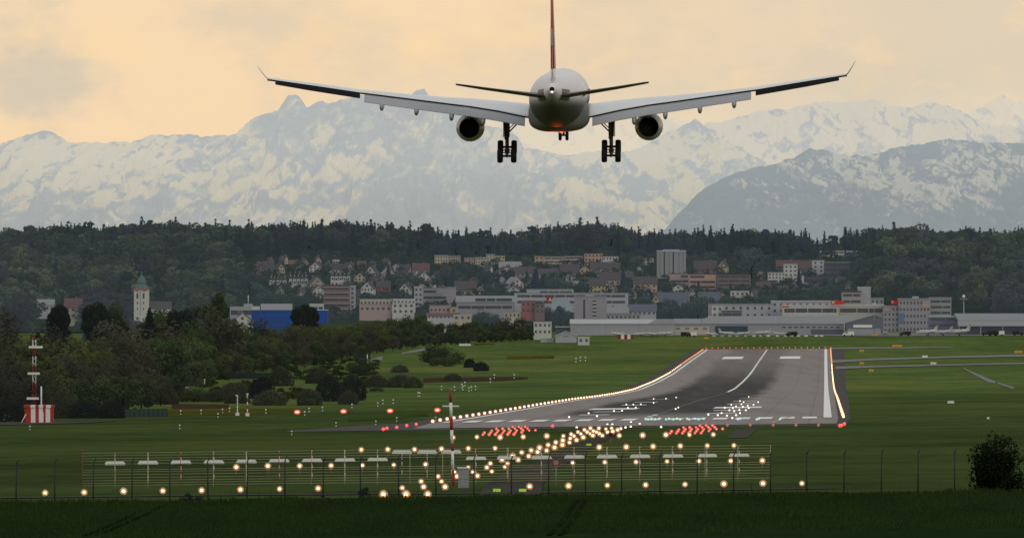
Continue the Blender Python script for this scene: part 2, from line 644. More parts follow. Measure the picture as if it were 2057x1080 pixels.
def strip(name, pts, dz, m, label):
    """pts: (px, py_far, py_near) from left to right: a road crossing the view."""
    far, near = [], []
    for (a, b) in zip(pts[:-1], pts[1:]):
        n = max(1, int((b[0] - a[0]) / 15))
        for k in range(n + (b is pts[-1])):
            t = k / n
            px = a[0] + (b[0] - a[0]) * t
            f_, n_ = ground_at(px, a[1] + (b[1] - a[1]) * t), ground_at(px, a[2] + (b[2] - a[2]) * t)
            far.append(f_)
            near.append(n_)
    mb = MB()
    rings = []
    for j in range(5):
        rings.append([(p.x, p.y, gz(p.x, p.y) + dz) for p in [n_.lerp(f_, j / 4) for n_, f_ in zip(near, far)]])
    mb.loft(rings, 0, False, cap=False, closed=False)
    mb.f = [f[::-1] if (Vector(mb.v[f[1]]) - Vector(mb.v[f[0]])).cross(Vector(mb.v[f[2]]) - Vector(mb.v[f[1]])).z < 0 else f for f in mb.f]
    return struct(mb.build(name, m), label)


strip('taxiway', [(1664, 698.5, 701.5), (1800, 697.6, 700.2), (1915, 696.5, 698.2)], 0.20, CONC, 'pale taxiway at the far runway end')
strip('taxiway', [(1672, 724, 729), (1760, 720, 724), (1900, 716, 719.5), (2090, 711, 716)], 0.22, CONC, 'pale taxiway curving right from the runway')
strip('taxiway', [(1678, 736.5, 742), (1760, 735, 738.5), (1900, 732, 735), (2090, 728, 731)], 0.24, CONC, 'pale taxiway crossing the grass right of the runway')
strip('apron', [(1190, 669.5, 674.5), (1500, 668.5, 674), (1800, 668, 675.5), (2110, 667, 673.5)], 0.20, CONC, 'concrete apron in front of the hangars')
strip('road', [(-40, 848, 855), (60, 848, 853), (150, 846.5, 850.5), (236, 845, 846)], 0.10, GRAV, 'pale service road beside the striped shelter')
strip('road', [(-40, 999, 1001.5), (500, 993, 995), (1000, 989.5, 991.5), (1600, 981, 983), (1680, 980, 981)], 0.06, GRAV, 'narrow pale track under the front lights')
ribbon_ = struct(ribbon('path', [(1015, 999, 62), (1030, 975, 60), (1060, 950, 48), (1105, 930, 36), (1150, 905, 28), (1190, 888, 22), (1222, 874, 16), (1240, 866, 12)], 0.07, TRAIL), 'brown gravel track climbing through the approach lights')
struct(ribbon('path', [(1480, 880, 20), (1500, 862, 22)], 0.06, GRAV), 'short gravel stub at the runway end')
strip('path', [(716, 731, 735), (768, 715, 722)], 0.12, CONC, 'pale concrete path at the edge of the wood')
strip('path', [(806, 708.5, 711), (835, 703, 707.5), (864, 697, 702)], 0.14, CONC, 'pale path curving out of the wood')
strip('path', [(352, 777, 784), (412, 771, 774)], 0.12, CONC, 'pale ramp beside the green fence')
strip('path', [(1934, 738, 740), (1985, 760, 768), (2000, 766, 770)], 0.12, CONC, 'pale double strip in the grass at right')
strip('path', [(2004, 768, 771), (2036, 777, 782)], 0.12, CONC, 'end piece of the pale double strip at right')
strip('soil_strip', [(345, 811, 821), (460, 812, 820)], 0.06, DIRT, 'strip of bare reddish soil by the bushes')
strip('soil_strip', [(850, 759, 768), (1010, 757, 765), (1060, 757, 761)], 0.08, DIRT, 'brown bare strip across the grass')
strip('meadow', [(338, 821, 836), (560, 820, 829), (600, 820, 826)], 0.05, DAND, 'grass yellow with dandelions by the bushes')
strip('meadow', [(1018, 715, 721.5), (1113, 714, 720)], 0.10, DAND, 'yellow dandelion strip left of the runway')
strip('meadow', [(952, 689.5, 693.5), (993, 689, 692)], 0.10, DAND, 'small yellow dandelion patch before the wood')
strip('meadow', [(700, 838, 846), (860, 830, 836)], 0.05, grass_mat('mown_grass', [(0.4, (0.03, 0.055, 0.014)), (0.6, (0.055, 0.09, 0.02))], [(0.1, 0.03, 1.0)]), 'mown grass beside the runway')
# ================================================================== mountains
def vnoise(x, y, seed=0):
    xi, yi = np.floor(x).astype(np.int64), np.floor(y).astype(np.int64)
    fx, fy = x - xi, y - yi
    fx, fy = fx * fx * fx * (fx * (fx * 6 - 15) + 10), fy * fy * fy * (fy * (fy * 6 - 15) + 10)

    def h(a, b):
        v = (a * 374761393 + b * 668265263 + seed * 974634777) & 0xffffffff
        v = ((v ^ (v >> 13)) * 1274126177) & 0xffffffff
        return ((v ^ (v >> 16)) & 0xffff) / 65535.0
    a = h(xi, yi) * (1 - fx) + h(xi + 1, yi) * fx
    b_ = h(xi, yi + 1) * (1 - fx) + h(xi + 1, yi + 1) * fx
    return a * (1 - fy) + b_ * fy


def fbm(x, y, o=5, seed=0, ridged=False, gain=0.5):
    s, amp, tot = 0, 1.0, 0
    for k in range(o):
        n = vnoise(x * 2 ** k + 17.3 * k, y * 2 ** k - 9.1 * k, seed + k)
        if ridged:
            n = 1 - abs(2 * n - 1)
        s = s + n * amp
        tot += amp
        amp *= gain
    return s / tot


def mountain(name, label, Yr, depth, sky_pts, bias, by, rock, snow, haze, seed, base_py=520, n=1400, m=260, rough=1.0, thr=0.5, fs=1.0):
    px = np.linspace(sky_pts[0][0], sky_pts[-1][0], n)
    top = np.interp(px, [p[0] for p in sky_pts], [p[1] for p in sky_pts])
    top = top + (fbm(px / 14, px * 0, 4, seed) - 0.5) * 9 * rough
    t = np.linspace(0, 1.25, m)
    T, PX = np.meshgrid(t, px, indexing='ij')
    TOP = np.broadcast_to(top, T.shape)
    Yg = Yr - depth + depth * T
    X = (PX - CX) / F * Yr * (0.985 + 0.015 * T)
    zb = (CY - base_py) / F * Yr
    zt = (CY - TOP) / F * Yr
    s = np.clip(T, 0, 1)
    prof = s ** 1.25
    H = zb + (zt - zb) * prof
    u = PX / 60.0
    warp = fbm(u * 1.1, T * 3, 3, seed + 9) * 2.2
    rid = fbm(u * 1.0 + warp * 0.8, T * 5.0 + warp * 0.8, 6, seed + 3, True)
    env = np.sin(np.clip(T, 0, 1) * math.pi) ** 0.7
    H = H + (rid - 0.62) * env * (zt - zb) * 0.42 * rough
    back = T > 1
    H = np.where(back, zt - (T - 1) * (zt - zb) * 2.5, H)
    H = np.maximum(H, zb - 50)
    py = CY - H / Yg * F
    # snow cover: where it lies on the mountain (broad fields), broken by slope and by gullies
    bx = np.linspace(sky_pts[0][0], sky_pts[-1][0], len(bias[0])) if not isinstance(bias, dict) else bias['x']
    tab = np.array(bias if not isinstance(bias, dict) else bias['v'])
    ix = np.clip(np.interp(PX, bx, np.arange(len(bx))), 0, len(bx) - 1.001)
    iy = np.clip(np.interp(py, by, np.arange(len(by))), 0, len(by) - 1.001)
    i0, j0 = ix.astype(int), iy.astype(int)
    fx, fy = ix - i0, iy - j0
    B = (tab[j0, i0] * (1 - fx) + tab[j0, i0 + 1] * fx) * (1 - fy) + (tab[j0 + 1, i0] * (1 - fx) + tab[j0 + 1, i0 + 1] * fx) * fy
    gul = fbm((PX / 50.0 + warp * 0.55 + py / 90.0) * fs, (py / 36.0 - PX / 160.0 + warp * 0.5) * fs, 7, seed + 21, gain=0.64)
    gul3 = fbm((PX / 27.0 + py / 44.0 + warp * .5) * fs, (py / 34.0 - PX / 50.0 + warp * .5) * fs, 5, seed + 51, True, gain=0.55)
    aniso = fbm((PX / 9.0 + py / 16.0) * fs, (py / 22.0 - PX / 60.0) * fs, 4, seed + 63, gain=0.6)
    gul2 = fbm((PX / 70.0 + py / 60.0 + warp * .4) * fs, (py / 52.0 - PX / 90.0 + warp * .4) * fs, 6, seed + 33, True, gain=0.55)
    S = B + (gul - 0.5) * 1.25 - np.clip((gul2 - 0.70) / 0.14, 0, 1) * 0.55 - np.clip((gul3 - 0.68) / 0.16, 0, 1) * 0.34 + (aniso - 0.5) * 0.42 + 0.15 + (rid - 0.62) * 0.2
    verts = np.stack([X, Yg, H], -1).reshape(-1, 3)
    idx = np.arange(m * n).reshape(m, n)
    q = np.stack([idx[:-1, :-1], idx[:-1, 1:], idx[1:, 1:], idx[1:, :-1]], -1).reshape(-1, 4)
    me = bpy.data.meshes.new(name)
    me.vertices.add(len(verts))
    me.vertices.foreach_set('co', verts.ravel())
    me.loops.add(q.size)
    me.loops.foreach_set('vertex_index', q.ravel())
    me.polygons.add(len(q))
    me.polygons.foreach_set('loop_start', np.arange(0, q.size, 4))
    me.polygons.foreach_set('loop_total', np.full(len(q), 4))
    me.polygons.foreach_set('use_smooth', np.ones(len(q), bool))
    me.update()
    a = me.attributes.new('snow', 'FLOAT', 'POINT')
    a.data.foreach_set('value', S.ravel().astype(np.float32))
    mt = bpy.data.materials.new(name + '_rock_and_snow')
    mt.use_nodes = True
    nt = mt.node_tree
    b = nt.nodes['Principled BSDF']
    b.inputs['Roughness'].default_value = 1.0
    b.inputs['Specular IOR Level'].default_value = 0.0
    at = nt.nodes.new('ShaderNodeAttribute')
    at.attribute_name = 'snow'
    tc = nt.nodes.new('ShaderNodeTexCoord')
    no = nt.nodes.new('ShaderNodeTexNoise')
    no.inputs['Scale'].default_value = 0.035
    no.inputs['Detail'].default_value = 6
    nt.links.new(tc.outputs['Object'], no.inputs['Vector'])
    ma = nt.nodes.new('ShaderNodeMath')
    ma.operation = 'MULTIPLY_ADD'
    ma.inputs[1].default_value = 0.22
    nt.links.new(no.outputs['Fac'], ma.inputs[0])
    nt.links.new(at.outputs['Fac'], ma.inputs[2])
    f1 = mrange(nt, ma.outputs[0], thr - 0.10, thr - 0.02, 0.0, 0.38)      # a dusting on the ledges
    f2 = mrange(nt, ma.outputs[0], thr + 0.08, thr + 0.15, 0.0, 0.62)      # full snow cover
    fa = nt.nodes.new('ShaderNodeMath')
    fa.operation = 'ADD'
    nt.links.new(f1, fa.inputs[0])
    nt.links.new(f2, fa.inputs[1])
    f = fa.outputs[0]
    no2 = nt.nodes.new('ShaderNodeTexNoise')
    no2.inputs['Scale'].default_value = 0.004
    no2.inputs['Detail'].default_value = 6
    nt.links.new(tc.outputs['Object'], no2.inputs['Vector'])
    rockc = mixc(nt, no2.outputs['Fac'], tuple(c * 0.45 for c in rock), tuple(c * 1.55 for c in rock))
    c = mixc(nt, f, rockc, snow)
    nt.links.new(c, b.inputs['Base Color'])
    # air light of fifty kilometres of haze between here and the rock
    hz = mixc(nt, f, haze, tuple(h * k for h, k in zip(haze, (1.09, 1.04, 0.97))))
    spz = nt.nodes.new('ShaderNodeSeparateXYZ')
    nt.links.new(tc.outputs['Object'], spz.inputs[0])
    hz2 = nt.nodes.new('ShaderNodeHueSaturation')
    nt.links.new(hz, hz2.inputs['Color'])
    nt.links.new(mrange(nt, spz.outputs[2], 150, 480, 0.84, 1.0), hz2.inputs['Value'])   # painted haze dimmer towards the base
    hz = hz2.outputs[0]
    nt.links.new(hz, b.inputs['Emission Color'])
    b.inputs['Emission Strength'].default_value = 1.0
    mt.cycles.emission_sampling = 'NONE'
    me.materials.append(mt)
    return struct(link(name, me), label)


SK1 = [(-260, 300), (-120, 280), (0, 287), (34, 277), (61, 270), (85, 263), (99, 263), (112, 270), (136, 287), (204, 286), (259, 285), (306, 270), (340, 272),
       (374, 270), (408, 274), (442, 272), (476, 268), (493, 251), (514, 233), (558, 221), (568, 207), (578, 191), (585, 189), (592, 190), (600, 194), (606, 201), (616, 217),
       (640, 204), (663, 206), (700, 197), (735, 188), (780, 192), (820, 190), (838, 181), (852, 180), (862, 192), (890, 205), (920, 222),
       (950, 240), (976, 253), (1020, 257), (1040, 275), (1051, 296), (1088, 303), (1099, 303), (1126, 312), (1146, 314), (1190, 303), (1231, 308),
       (1272, 302), (1303, 288), (1326, 272), (1357, 258), (1372, 250), (1385, 243), (1394, 238), (1408, 247), (1440, 270), (1480, 298), (1530, 322), (1560, 345), (1650, 420)]
B1 = {'x': [-260, 0, 100, 200, 300, 400, 500, 600, 700, 800, 900, 1000, 1100, 1200, 1300, 1400, 1500, 1650],
      'v': [[.5, .6, .6, .6, .5, .5, .25, .1, .3, .1, .2, .2, .2, .2, .3, .6, .6, .6],
            [.5, .6, .6, .6, .5, .5, .42, .15, .25, .45, .25, .2, .2, .2, .3, .55, .5, .5],
            [.6, .7, .55, .75, .52, .5, .38, .25, .3, .35, .3, .45, .75, .85, .85, .6, .45, .4],
            [.6, .6, .55, .6, .72, .55, .42, .38, .58, .28, .15, .35, .5, .6, .6, .45, .4, .4],
            [.7, .85, .62, .52, .72, .68, .58, .5, .5, .5, .18, .28, .35, .42, .5, .42, .3, .3],
            [.6, .75, .7, .3, .6, .38, .55, .48, .32, .15, .2, .22, .38, .6, .65, .35, .2, .2],
            [.2, .2, .6, .12, .18, .22, .32, .32, .35, .12, .12, .12, .2, .32, .4, .25, .1, .1]]}
BY = [200, 240, 280, 320, 360, 400, 440]
SK2 = [(1300, 330), (1380, 262), (1420, 246), (1445, 247), (1480, 235), (1525, 222), (1560, 219), (1580, 221), (1620, 208), (1660, 204), (1700, 206), (1735, 203), (1760, 200), (1785, 213),
       (1830, 216), (1862, 206), (1890, 208), (1930, 222), (1955, 238), (1990, 250), (2057, 255), (2200, 250), (2330, 270)]
B2 = {'x': [1300, 1400, 1500, 1600, 1700, 1800, 1900, 2000, 2100, 2330],
      'v': [[.6, .5, .6, .7, .8, .6, .6, .7, .7, .7], [.6, .55, .72, .78, .8, .62, .7, .6, .6, .6], [.6, .5, .78, .72, .8, .66, .7, .5, .5, .5], [.5, .5, .8, .6, .75, .75, .6, .5, .5, .5],
            [.4, .5, .7, .7, .7, .7, .6, .4, .4, .4], [.3, .3, .3, .3, .3, .3, .3, .3, .3, .3], [.2, .2, .2, .2, .2, .2, .2, .2, .2, .2]]}
SK2B = [(1880, 262), (1930, 236), (1955, 222), (1985, 207), (2004, 196), (2013, 187), (2022, 194), (2045, 205), (2090, 190), (2150, 215), (2330, 260)]
SK3 = [(1290, 500), (1340, 455), (1357, 435), (1377, 415), (1398, 391), (1425, 371), (1459, 354), (1510, 337), (1561, 330), (1575, 320), (1595, 316), (1609, 306), (1629, 297), (1653, 301),
       (1683, 311), (1731, 313), (1769, 306), (1796, 296), (1850, 289), (1891, 279), (1952, 282), (1969, 287), (2057, 288), (2150, 270), (2330, 300)]
B3 = {'x': [1290, 1450, 1560, 1650, 1750, 1850, 1950, 2050, 2330],
      'v': [[.1, .1, .2, .2, .2, .2, .25, .25, .25], [.1, .1, .25, .25, .25, .2, .45, .3, .3], [.1, .15, .45, .55, .5, .45, .55, .45, .4], [.1, .12, .3, .55, .6, .55, .42, .45, .4],
            [.1, .15, .2, .25, .42, .5, .3, .35, .3], [.1, .12, .15, .2, .45, .3, .15, .15, .1], [.05, .05, .05, .1, .15, .1, .1, .05, .05]]}
SNOW = (0.33, 0.27, 0.17)
SK0 = [(820, 300), (880, 246), (930, 228), (985, 236), (1040, 250), (1095, 243), (1150, 254), (1210, 248), (1265, 240), (1310, 244), (1350, 234), (1400, 244), (1450, 260), (1500, 300)]
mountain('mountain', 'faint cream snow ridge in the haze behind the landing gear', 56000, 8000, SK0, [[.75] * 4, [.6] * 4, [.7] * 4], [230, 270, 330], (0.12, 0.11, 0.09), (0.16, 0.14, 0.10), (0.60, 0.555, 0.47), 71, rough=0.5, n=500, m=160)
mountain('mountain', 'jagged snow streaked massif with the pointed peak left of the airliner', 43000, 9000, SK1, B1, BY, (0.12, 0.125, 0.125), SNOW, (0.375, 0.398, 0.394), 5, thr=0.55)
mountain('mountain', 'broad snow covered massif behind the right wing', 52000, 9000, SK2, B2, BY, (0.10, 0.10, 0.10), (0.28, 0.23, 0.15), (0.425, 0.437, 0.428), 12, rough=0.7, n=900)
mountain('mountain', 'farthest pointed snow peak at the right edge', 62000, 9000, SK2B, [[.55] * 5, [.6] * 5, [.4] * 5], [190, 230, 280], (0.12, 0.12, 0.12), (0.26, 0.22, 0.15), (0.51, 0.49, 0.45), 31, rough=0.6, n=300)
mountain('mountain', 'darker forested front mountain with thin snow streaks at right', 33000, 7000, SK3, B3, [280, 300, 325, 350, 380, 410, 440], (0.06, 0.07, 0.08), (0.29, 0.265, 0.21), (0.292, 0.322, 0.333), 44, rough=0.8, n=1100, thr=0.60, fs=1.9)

# ================================================================== lights and airfield furniture
L_WHITE = lamp_mat('approach_lamp_glow', (1.0, 0.80, 0.50), 4.5)
L_GLOWRING = lamp_mat('amber_glow_ring', (1.0, 0.36, 0.05), 0.95)
L_OUTERGLOW = lamp_mat('amber_outer_glow', (1.0, 0.30, 0.03), 0.16)
L_ROUTERGLOW = lamp_mat('red_outer_glow', (1.0, 0.03, 0.01), 0.25)
L_WARM = lamp_mat('warm_edge_lamp_glow', (1.0, 0.60, 0.24), 2.4)
L_EGLOWRING = lamp_mat('orange_glow_ring', (1.0, 0.36, 0.06), 0.85)
L_EDGE = lamp_mat('edge_lamp_glow', (1.0, 0.80, 0.52), 3.2)
L_AMBER = lamp_mat('amber_edge_lamp_glow', (1.0, 0.27, 0.035), 1.3)
L_RED = lamp_mat('red_lamp_glow', (1.0, 0.045, 0.03), 1.25)
L_REDC = lamp_mat('red_lamp_core', (1.0, 0.46, 0.20), 2.2)
L_PAPI = lamp_mat('slope_lamp_core', (1.0, 0.62, 0.36), 2.6)
L_REDHALO = lamp_mat('red_halo_glow', (1.0, 0.03, 0.012), 1.1)
L_TDZ = lamp_mat('inset_lamp_glow', (1.0, 0.85, 0.66), 1.8)
L_GREEN = lamp_mat('green_lamp_glow', (0.42, 0.85, 0.72), 0.8)
L_DIM = lamp_mat('dim_red_lamp', (0.8, 0.12, 0.05), 0.35)
METAL = mat('galvanised_metal', (0.30, 0.30, 0.29), 0.5, 0.15, 2)
DARKM = mat('dark_fence_metal', (0.020, 0.022, 0.020), 0.6, 0.2, 3)
PALE = mat('pale_white_plastic', (0.82, 0.82, 0.78), 0.6, 0.1, 1)
CREAMW = mat('cream_wire', (0.52, 0.50, 0.30), 0.6, 0.1, 1)
REDP = mat('signal_red_paint', (0.45, 0.035, 0.022), 0.6, 0.12, 1)
DREDP = mat('dull_red_paint', (0.30, 0.03, 0.025), 0.6, 0.15, 1)
WHP = mat('signal_white_paint', (0.82, 0.82, 0.78), 0.6, 0.1, 1)
LIME = mat('lime_marker_plastic', (0.42, 0.62, 0.04), 0.6, 0.1, 1, emit=(0.35, 0.6, 0.03), es=0.35)
GREYB = mat('grey_cabinet_paint', (0.30, 0.30, 0.30), 0.6, 0.1, 1)

# approach light: upward-aimed lamp with rings added for its glow on a slender post
_m = MB()
_m.ball((0, 0, 0), 0.100, 12, sz=0.80)
ME_BULB = _m.mesh('lamp', L_WHITE)
_m = MB()
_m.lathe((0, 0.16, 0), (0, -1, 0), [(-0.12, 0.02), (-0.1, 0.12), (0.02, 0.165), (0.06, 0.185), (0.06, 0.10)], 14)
_m.lathe((0, 0.12, 0), (0, -1, 0), [(0, 0.205), (0.01, 0.265)], 16, mi=1)  # faint outer ring imitates the halo round the lit lamp
ME_HALO = _m.mesh('lamp_surround', [L_GLOWRING, L_OUTERGLOW])
_m = MB()
_m.ball((0, 0, 0), 0.062, 10, sz=0.85)
ME_RBULB = _m.mesh('lamp', L_REDC)
_m = MB()
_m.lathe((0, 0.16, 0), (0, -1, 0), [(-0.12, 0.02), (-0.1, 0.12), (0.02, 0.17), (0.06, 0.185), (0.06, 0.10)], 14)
_m.lathe((0, 0.12, 0), (0, -1, 0), [(0, 0.185), (0.01, 0.235)], 16, mi=1)  # outer ring added as the red lamp's halo
ME_RHALO = _m.mesh('lamp_surround', [L_REDHALO, L_ROUTERGLOW])
_m = MB()
_m.tube((0, 0, 0), (0, 0, 1), 0.03, 0.02, 6)
ME_POST = _m.mesh('post', METAL)


def approach_light(px, py, Y, label, group, red=False, k=1.0, hpx=9):
    if Y is None:
        g = ground_at(px, py + hpx, 560)
        p = P(px, py, g.y)
    else:
        p = P(px, py, Y)
    gzv = gz(p.x, p.y)
    h = max(0.25, p.z - gzv)
    k *= random.uniform(0.76, 1.02)
    t = thing('approach_light', label, 'approach light', (p.x, p.y, gzv), 0, group)
    link('lamp', ME_RBULB if red else ME_BULB, t, (0, 0, h), scale=(k,) * 3)
    link('lamp_surround', ME_RHALO if red else ME_HALO, t, (0, 0, h), scale=(k,) * 3)
    link('post', ME_POST, t, (0, 0.05, 0), scale=(1, 1, h))
    return t


def sc_of(Y):
    return max(1.0, min(1.7, Y / 800.0))


def row(pts, Y, name, dx):
    for i, (px, py) in enumerate(pts):
        approach_light(px, py, Y, f'lit white approach light, {ordn(i + 1)} from left in the {name}', f'lights of the {name}', k=sc_of(Y))


row([(90.6, 989), (169, 988), (248, 985.6), (327, 985), (405, 984), (483, 982.5), (561.7, 981), (639, 980), (1064, 976), (1142, 975), (1220, 974),
     (1297, 973), (1376, 972), (1454, 971), (1532.6, 970), (1611, 970)], 700, 'front crossbar nearest the fence', 0)
row([(474.6, 937.5), (538, 935), (602, 935), (665, 934.5), (728, 934), (791, 933), (855, 932), (1150.5, 928.7), (1215, 927.5), (1277.6, 927), (1340, 926),
     (1403.8, 925.5), (1468, 925), (1531.5, 924.4)], 850, 'crossbar just below the antenna plates', 0)
row([(725.7, 902.5), (778.9, 902), (832.7, 902), (886.8, 901), (940.7, 900), (994.5, 899.5), (1203.7, 897.5), (1258, 897), (1312, 896), (1366.7, 895),
     (1420.8, 894.5), (1474.3, 894)], 1000, 'crossbar just above the antenna plates', 0)
row([(910, 878), (958, 877), (1004.7, 877.7), (1051, 876.7), (1098.5, 875), (1244, 874), (1291, 873.6), (1337.7, 872.6), (1385, 872.6), (1433, 872)], 1150, 'crossbar under the red lights', 0)
cent = [(770, 992), (815.5, 1000), (815, 993), (859, 992), (846, 966), (851, 977), (808, 979), (880, 956), (887, 966), (894, 977), (913, 947), (918, 956),
        (950, 947), (959, 955), (940.7, 938), (985, 930), (978, 938), (988, 946), (1008.5, 922), (1014, 937), (1019.5, 930), (1030, 915), (1041, 922.7), (1048, 908), (1062, 915.4),
        (1067, 903.8), (1080, 907), (1084, 898.8), (1098, 904), (1101, 893), (1114, 898), (1116.5, 887.7), (1129.7, 892.8), (1130.6, 884), (1131.6, 875), (1144, 888), (1145.4, 880),
        (1147.3, 871.4), (1153, 875), (1158, 883), (1161, 867), (1166.8, 870.7), (1171.5, 877.7), (1174, 862.6), (1179.4, 867), (1186, 859.4), (1185.7, 870.4), (1191, 874), (1192, 865),
        (1198.3, 867), (1203, 859.4), (1204, 870.4), (1210, 874), (1217, 861), (1220, 867), (1228.5, 859.4), (1231, 865.7), (1240.8, 862.6), (1247, 860)]
cent.sort(key=lambda p: (-p[1], p[0]))
for i, (px, py) in enumerate(cent):
    approach_light(px, py, None, f'warm white centre line approach light, {ordn(i + 1)} counted from the fence towards the runway', 'centre line approach lights', k=1.0 + 0.4 * (900 < py) * 0 + (0.35 if py < 930 else 0.0), hpx=9 if py > 900 else 7)
for i, (px, py) in enumerate([(1256.5, 858.5), (1267, 857), (1220, 852.5), (1230, 852.5), (1267.5, 848), (1285, 851.5), (1158.5, 858.5), (1328, 857.5)]):
    g = ground_at(px, py + 1)
    o = link('inset_light', None if False else MB().ball((0, 0, 0.12), 0.16, 8).mesh('inset_light', L_TDZ), None, g)
    tag(o, f'pale inset lamp before the threshold stripes, {ordn(i + 1)} of eight near the runway start', 'inset light', 'inset lamps before the threshold')

# red side rows before the threshold
n_ = 0
for x0_, y0_, lab in ((970, 872.3, 'left'), (1346, 869.6, 'right')):
    for r_, cnt_ in enumerate((6, 7, 8, 6, 3)):
        for k in range(cnt_):
            approach_light(x0_ + r_ * 9.0 + k * 12.5 - (6 if r_ == 1 else 0) + (24 if r_ == 4 else 0), y0_ - r_ * 3.9 - k * 0.15, None, f'red side row light, {ordn(k + 1)} from left in row {r_ + 1} of the {lab} red block', f'{lab} block of red side row lights', True, 0.98, 6)

# small single lamps share one mesh per kind (a few pixels each)
def small_lamp_mesh(name, m, r, glow_ring=False):
    b_ = MB()
    b_.ball((0, 0, r * 0.9), r * (0.72 if glow_ring else 1.0), 8)
    b_.tube((0, 0, -0.15), (0, 0, r * 0.4), r * 0.35, n=6, mi=1)
    if glow_ring:                                       # ring of emission added as the glow round the lamp
        b_.lathe((0, r * 0.9, r * 0.9), (0, -1, 0), [(0, 0.01), (0, r * 1.20), (r * .3, r * 1.24), (r * .35, r * .6)], 12, mi=2)
    return b_.mesh(name, [m, METAL, L_EGLOWRING])


ME_EDGE = small_lamp_mesh('runway_edge_light', L_EDGE, 0.25, True)
ME_EDGE_B = small_lamp_mesh('runway_edge_light', L_WARM, 0.21)
ME_EDGE_A = small_lamp_mesh('runway_edge_light', L_AMBER, 0.27, True)
ME_REDE = small_lamp_mesh('runway_end_light', L_RED, 0.30)
ME_REDN = small_lamp_mesh('red_edge_light', L_RED, 0.25)
ME_TDZ = small_lamp_mesh('touchdown_light', L_TDZ, 0.155)
ME_GRN = small_lamp_mesh('threshold_light', L_GREEN, 0.19)
ME_DIM = small_lamp_mesh('unlit_end_light', L_DIM, 0.22)
ME_CLW = small_lamp_mesh('centre_line_light', L_TDZ, 0.085)
ME_CLR = small_lamp_mesh('centre_line_light', L_RED, 0.13)
i = 0
Yv = 1575.0
while Yv < 5090:
    i += 1
    for s, off in (('left', -0.5), ('right', 63.2)):
        x = XL(Yv) + off
        o = link('runway_edge_light', ME_EDGE_A if Yv > 4300 else (ME_EDGE_B if s == 'right' and i % 3 else ME_EDGE), None, (x, Yv, gz(x, Yv) + 0.15))
        tag(o, f'{"amber" if Yv > 4300 else "warm white"} runway edge light, {ordn(i)} from the threshold along the {s} edge', 'edge light', f'{s} runway edge lights')
    Yv += 30 if Yv < 4000 else 44
for k in range(22):
    u = 0.5 + k * 63.0 / 21
    x = XL(5118) + u
    tag(link('runway_end_light', ME_REDE, None, (x, 5118, gz(x, 5118) + 0.15)), f'red runway end light, {ordn(k + 1)} from left across the far end', 'end light', 'red lights across the far runway end')
for k, (px, py) in enumerate([(770, 863), (777, 861), (797, 859), (817, 855.5), (836, 853), (1110, 856.5), (1690, 855.5), (1696, 852.5), (1687, 856)]):
    g = ground_at(px, py + 3)
    tag(link('red_edge_light', ME_REDN, None, (g.x, g.y, g.z + 0.1)), f'red pre-threshold edge light, {ordn(k + 1)} from left at the near runway end', 'edge light', 'red lights at the near runway end')
TL = [(1385, 92), (1325, 122), (1350, 130), (1265, 148), (1298, 160), (1335, 145), (1345, 163), (1378, 155), (1418, 148), (1385, 172), (1220, 170), (1252, 187), (1275, 172), (1285, 193), (1320, 185), (1365, 187),
      (1198, 208), (1172, 222), (1235, 225), (1298, 222), (1107, 218), (1272, 242), (1325, 208), (1450, 130), (148, 235), (340, 228), (283, 208), (457, 192), (513, 190), (553, 170), (607, 168), (542, 147), (590, 147),
      (642, 145), (730, 135), (730, 107), (815, 105), (885, 97), (882, 178), (900, 168)]
TL = sorted([(1100 + a / 3.428, 770 + b_ / 3.428) for a, b_ in TL])
for k, (px, py) in enumerate(TL):
    g = ground_at(px, py + 1.5)
    tag(link('touchdown_light', ME_TDZ, None, (g.x, g.y, g.z + 0.12)), f'white inset touchdown zone lamp, {ordn(k + 1)} from left on the runway', 'runway light', 'touchdown zone lamps')
for k, zx in enumerate([675, 692, 715, 740, 770, 815, 835, 865, 890, 912, 960, 975, 1015, 1040, 1075, 1310, 1325, 1440, 1455, 1600]):
    g = ground_at(1100 + zx / 3.428, 844 + (k % 2) * 1.2)
    tag(link('threshold_light', ME_GRN, None, (g.x, g.y, g.z + 0.12)), f'green threshold lamp, {ordn(k + 1)} from left between the white stripes', 'threshold light', 'green threshold lamps')
for k, zx in enumerate([1237, 1395, 1553, 1710, 1865]):
    g = ground_at(1100 + zx / 3.428, 857.5)
    tag(link('unlit_end_light', ME_DIM, None, (g.x, g.y, g.z + 0.1)), f'dim reddish end lamp on the near pavement edge, {ordn(k + 1)} from left', 'end light', 'dim end lamps on the near pavement edge')
Yv, k = 3050.0, 0
while Yv < 5080:
    k += 1
    x = XL(Yv) + 31.5
    far = Yv > 4350
    grn = 3850 < Yv < 4020
    tag(link('centre_line_light', ME_CLR if far and k % 2 else (ME_GRN if grn else ME_CLW), None, (x, Yv, gz(x, Yv) + 0.12)),
        f'{"red" if far and k % 2 else ("green" if grn else "white")} runway centre line lamp, {ordn(k)} in the line beyond the rubber marks', 'centre light', 'runway centre line lamps')
    Yv += 32

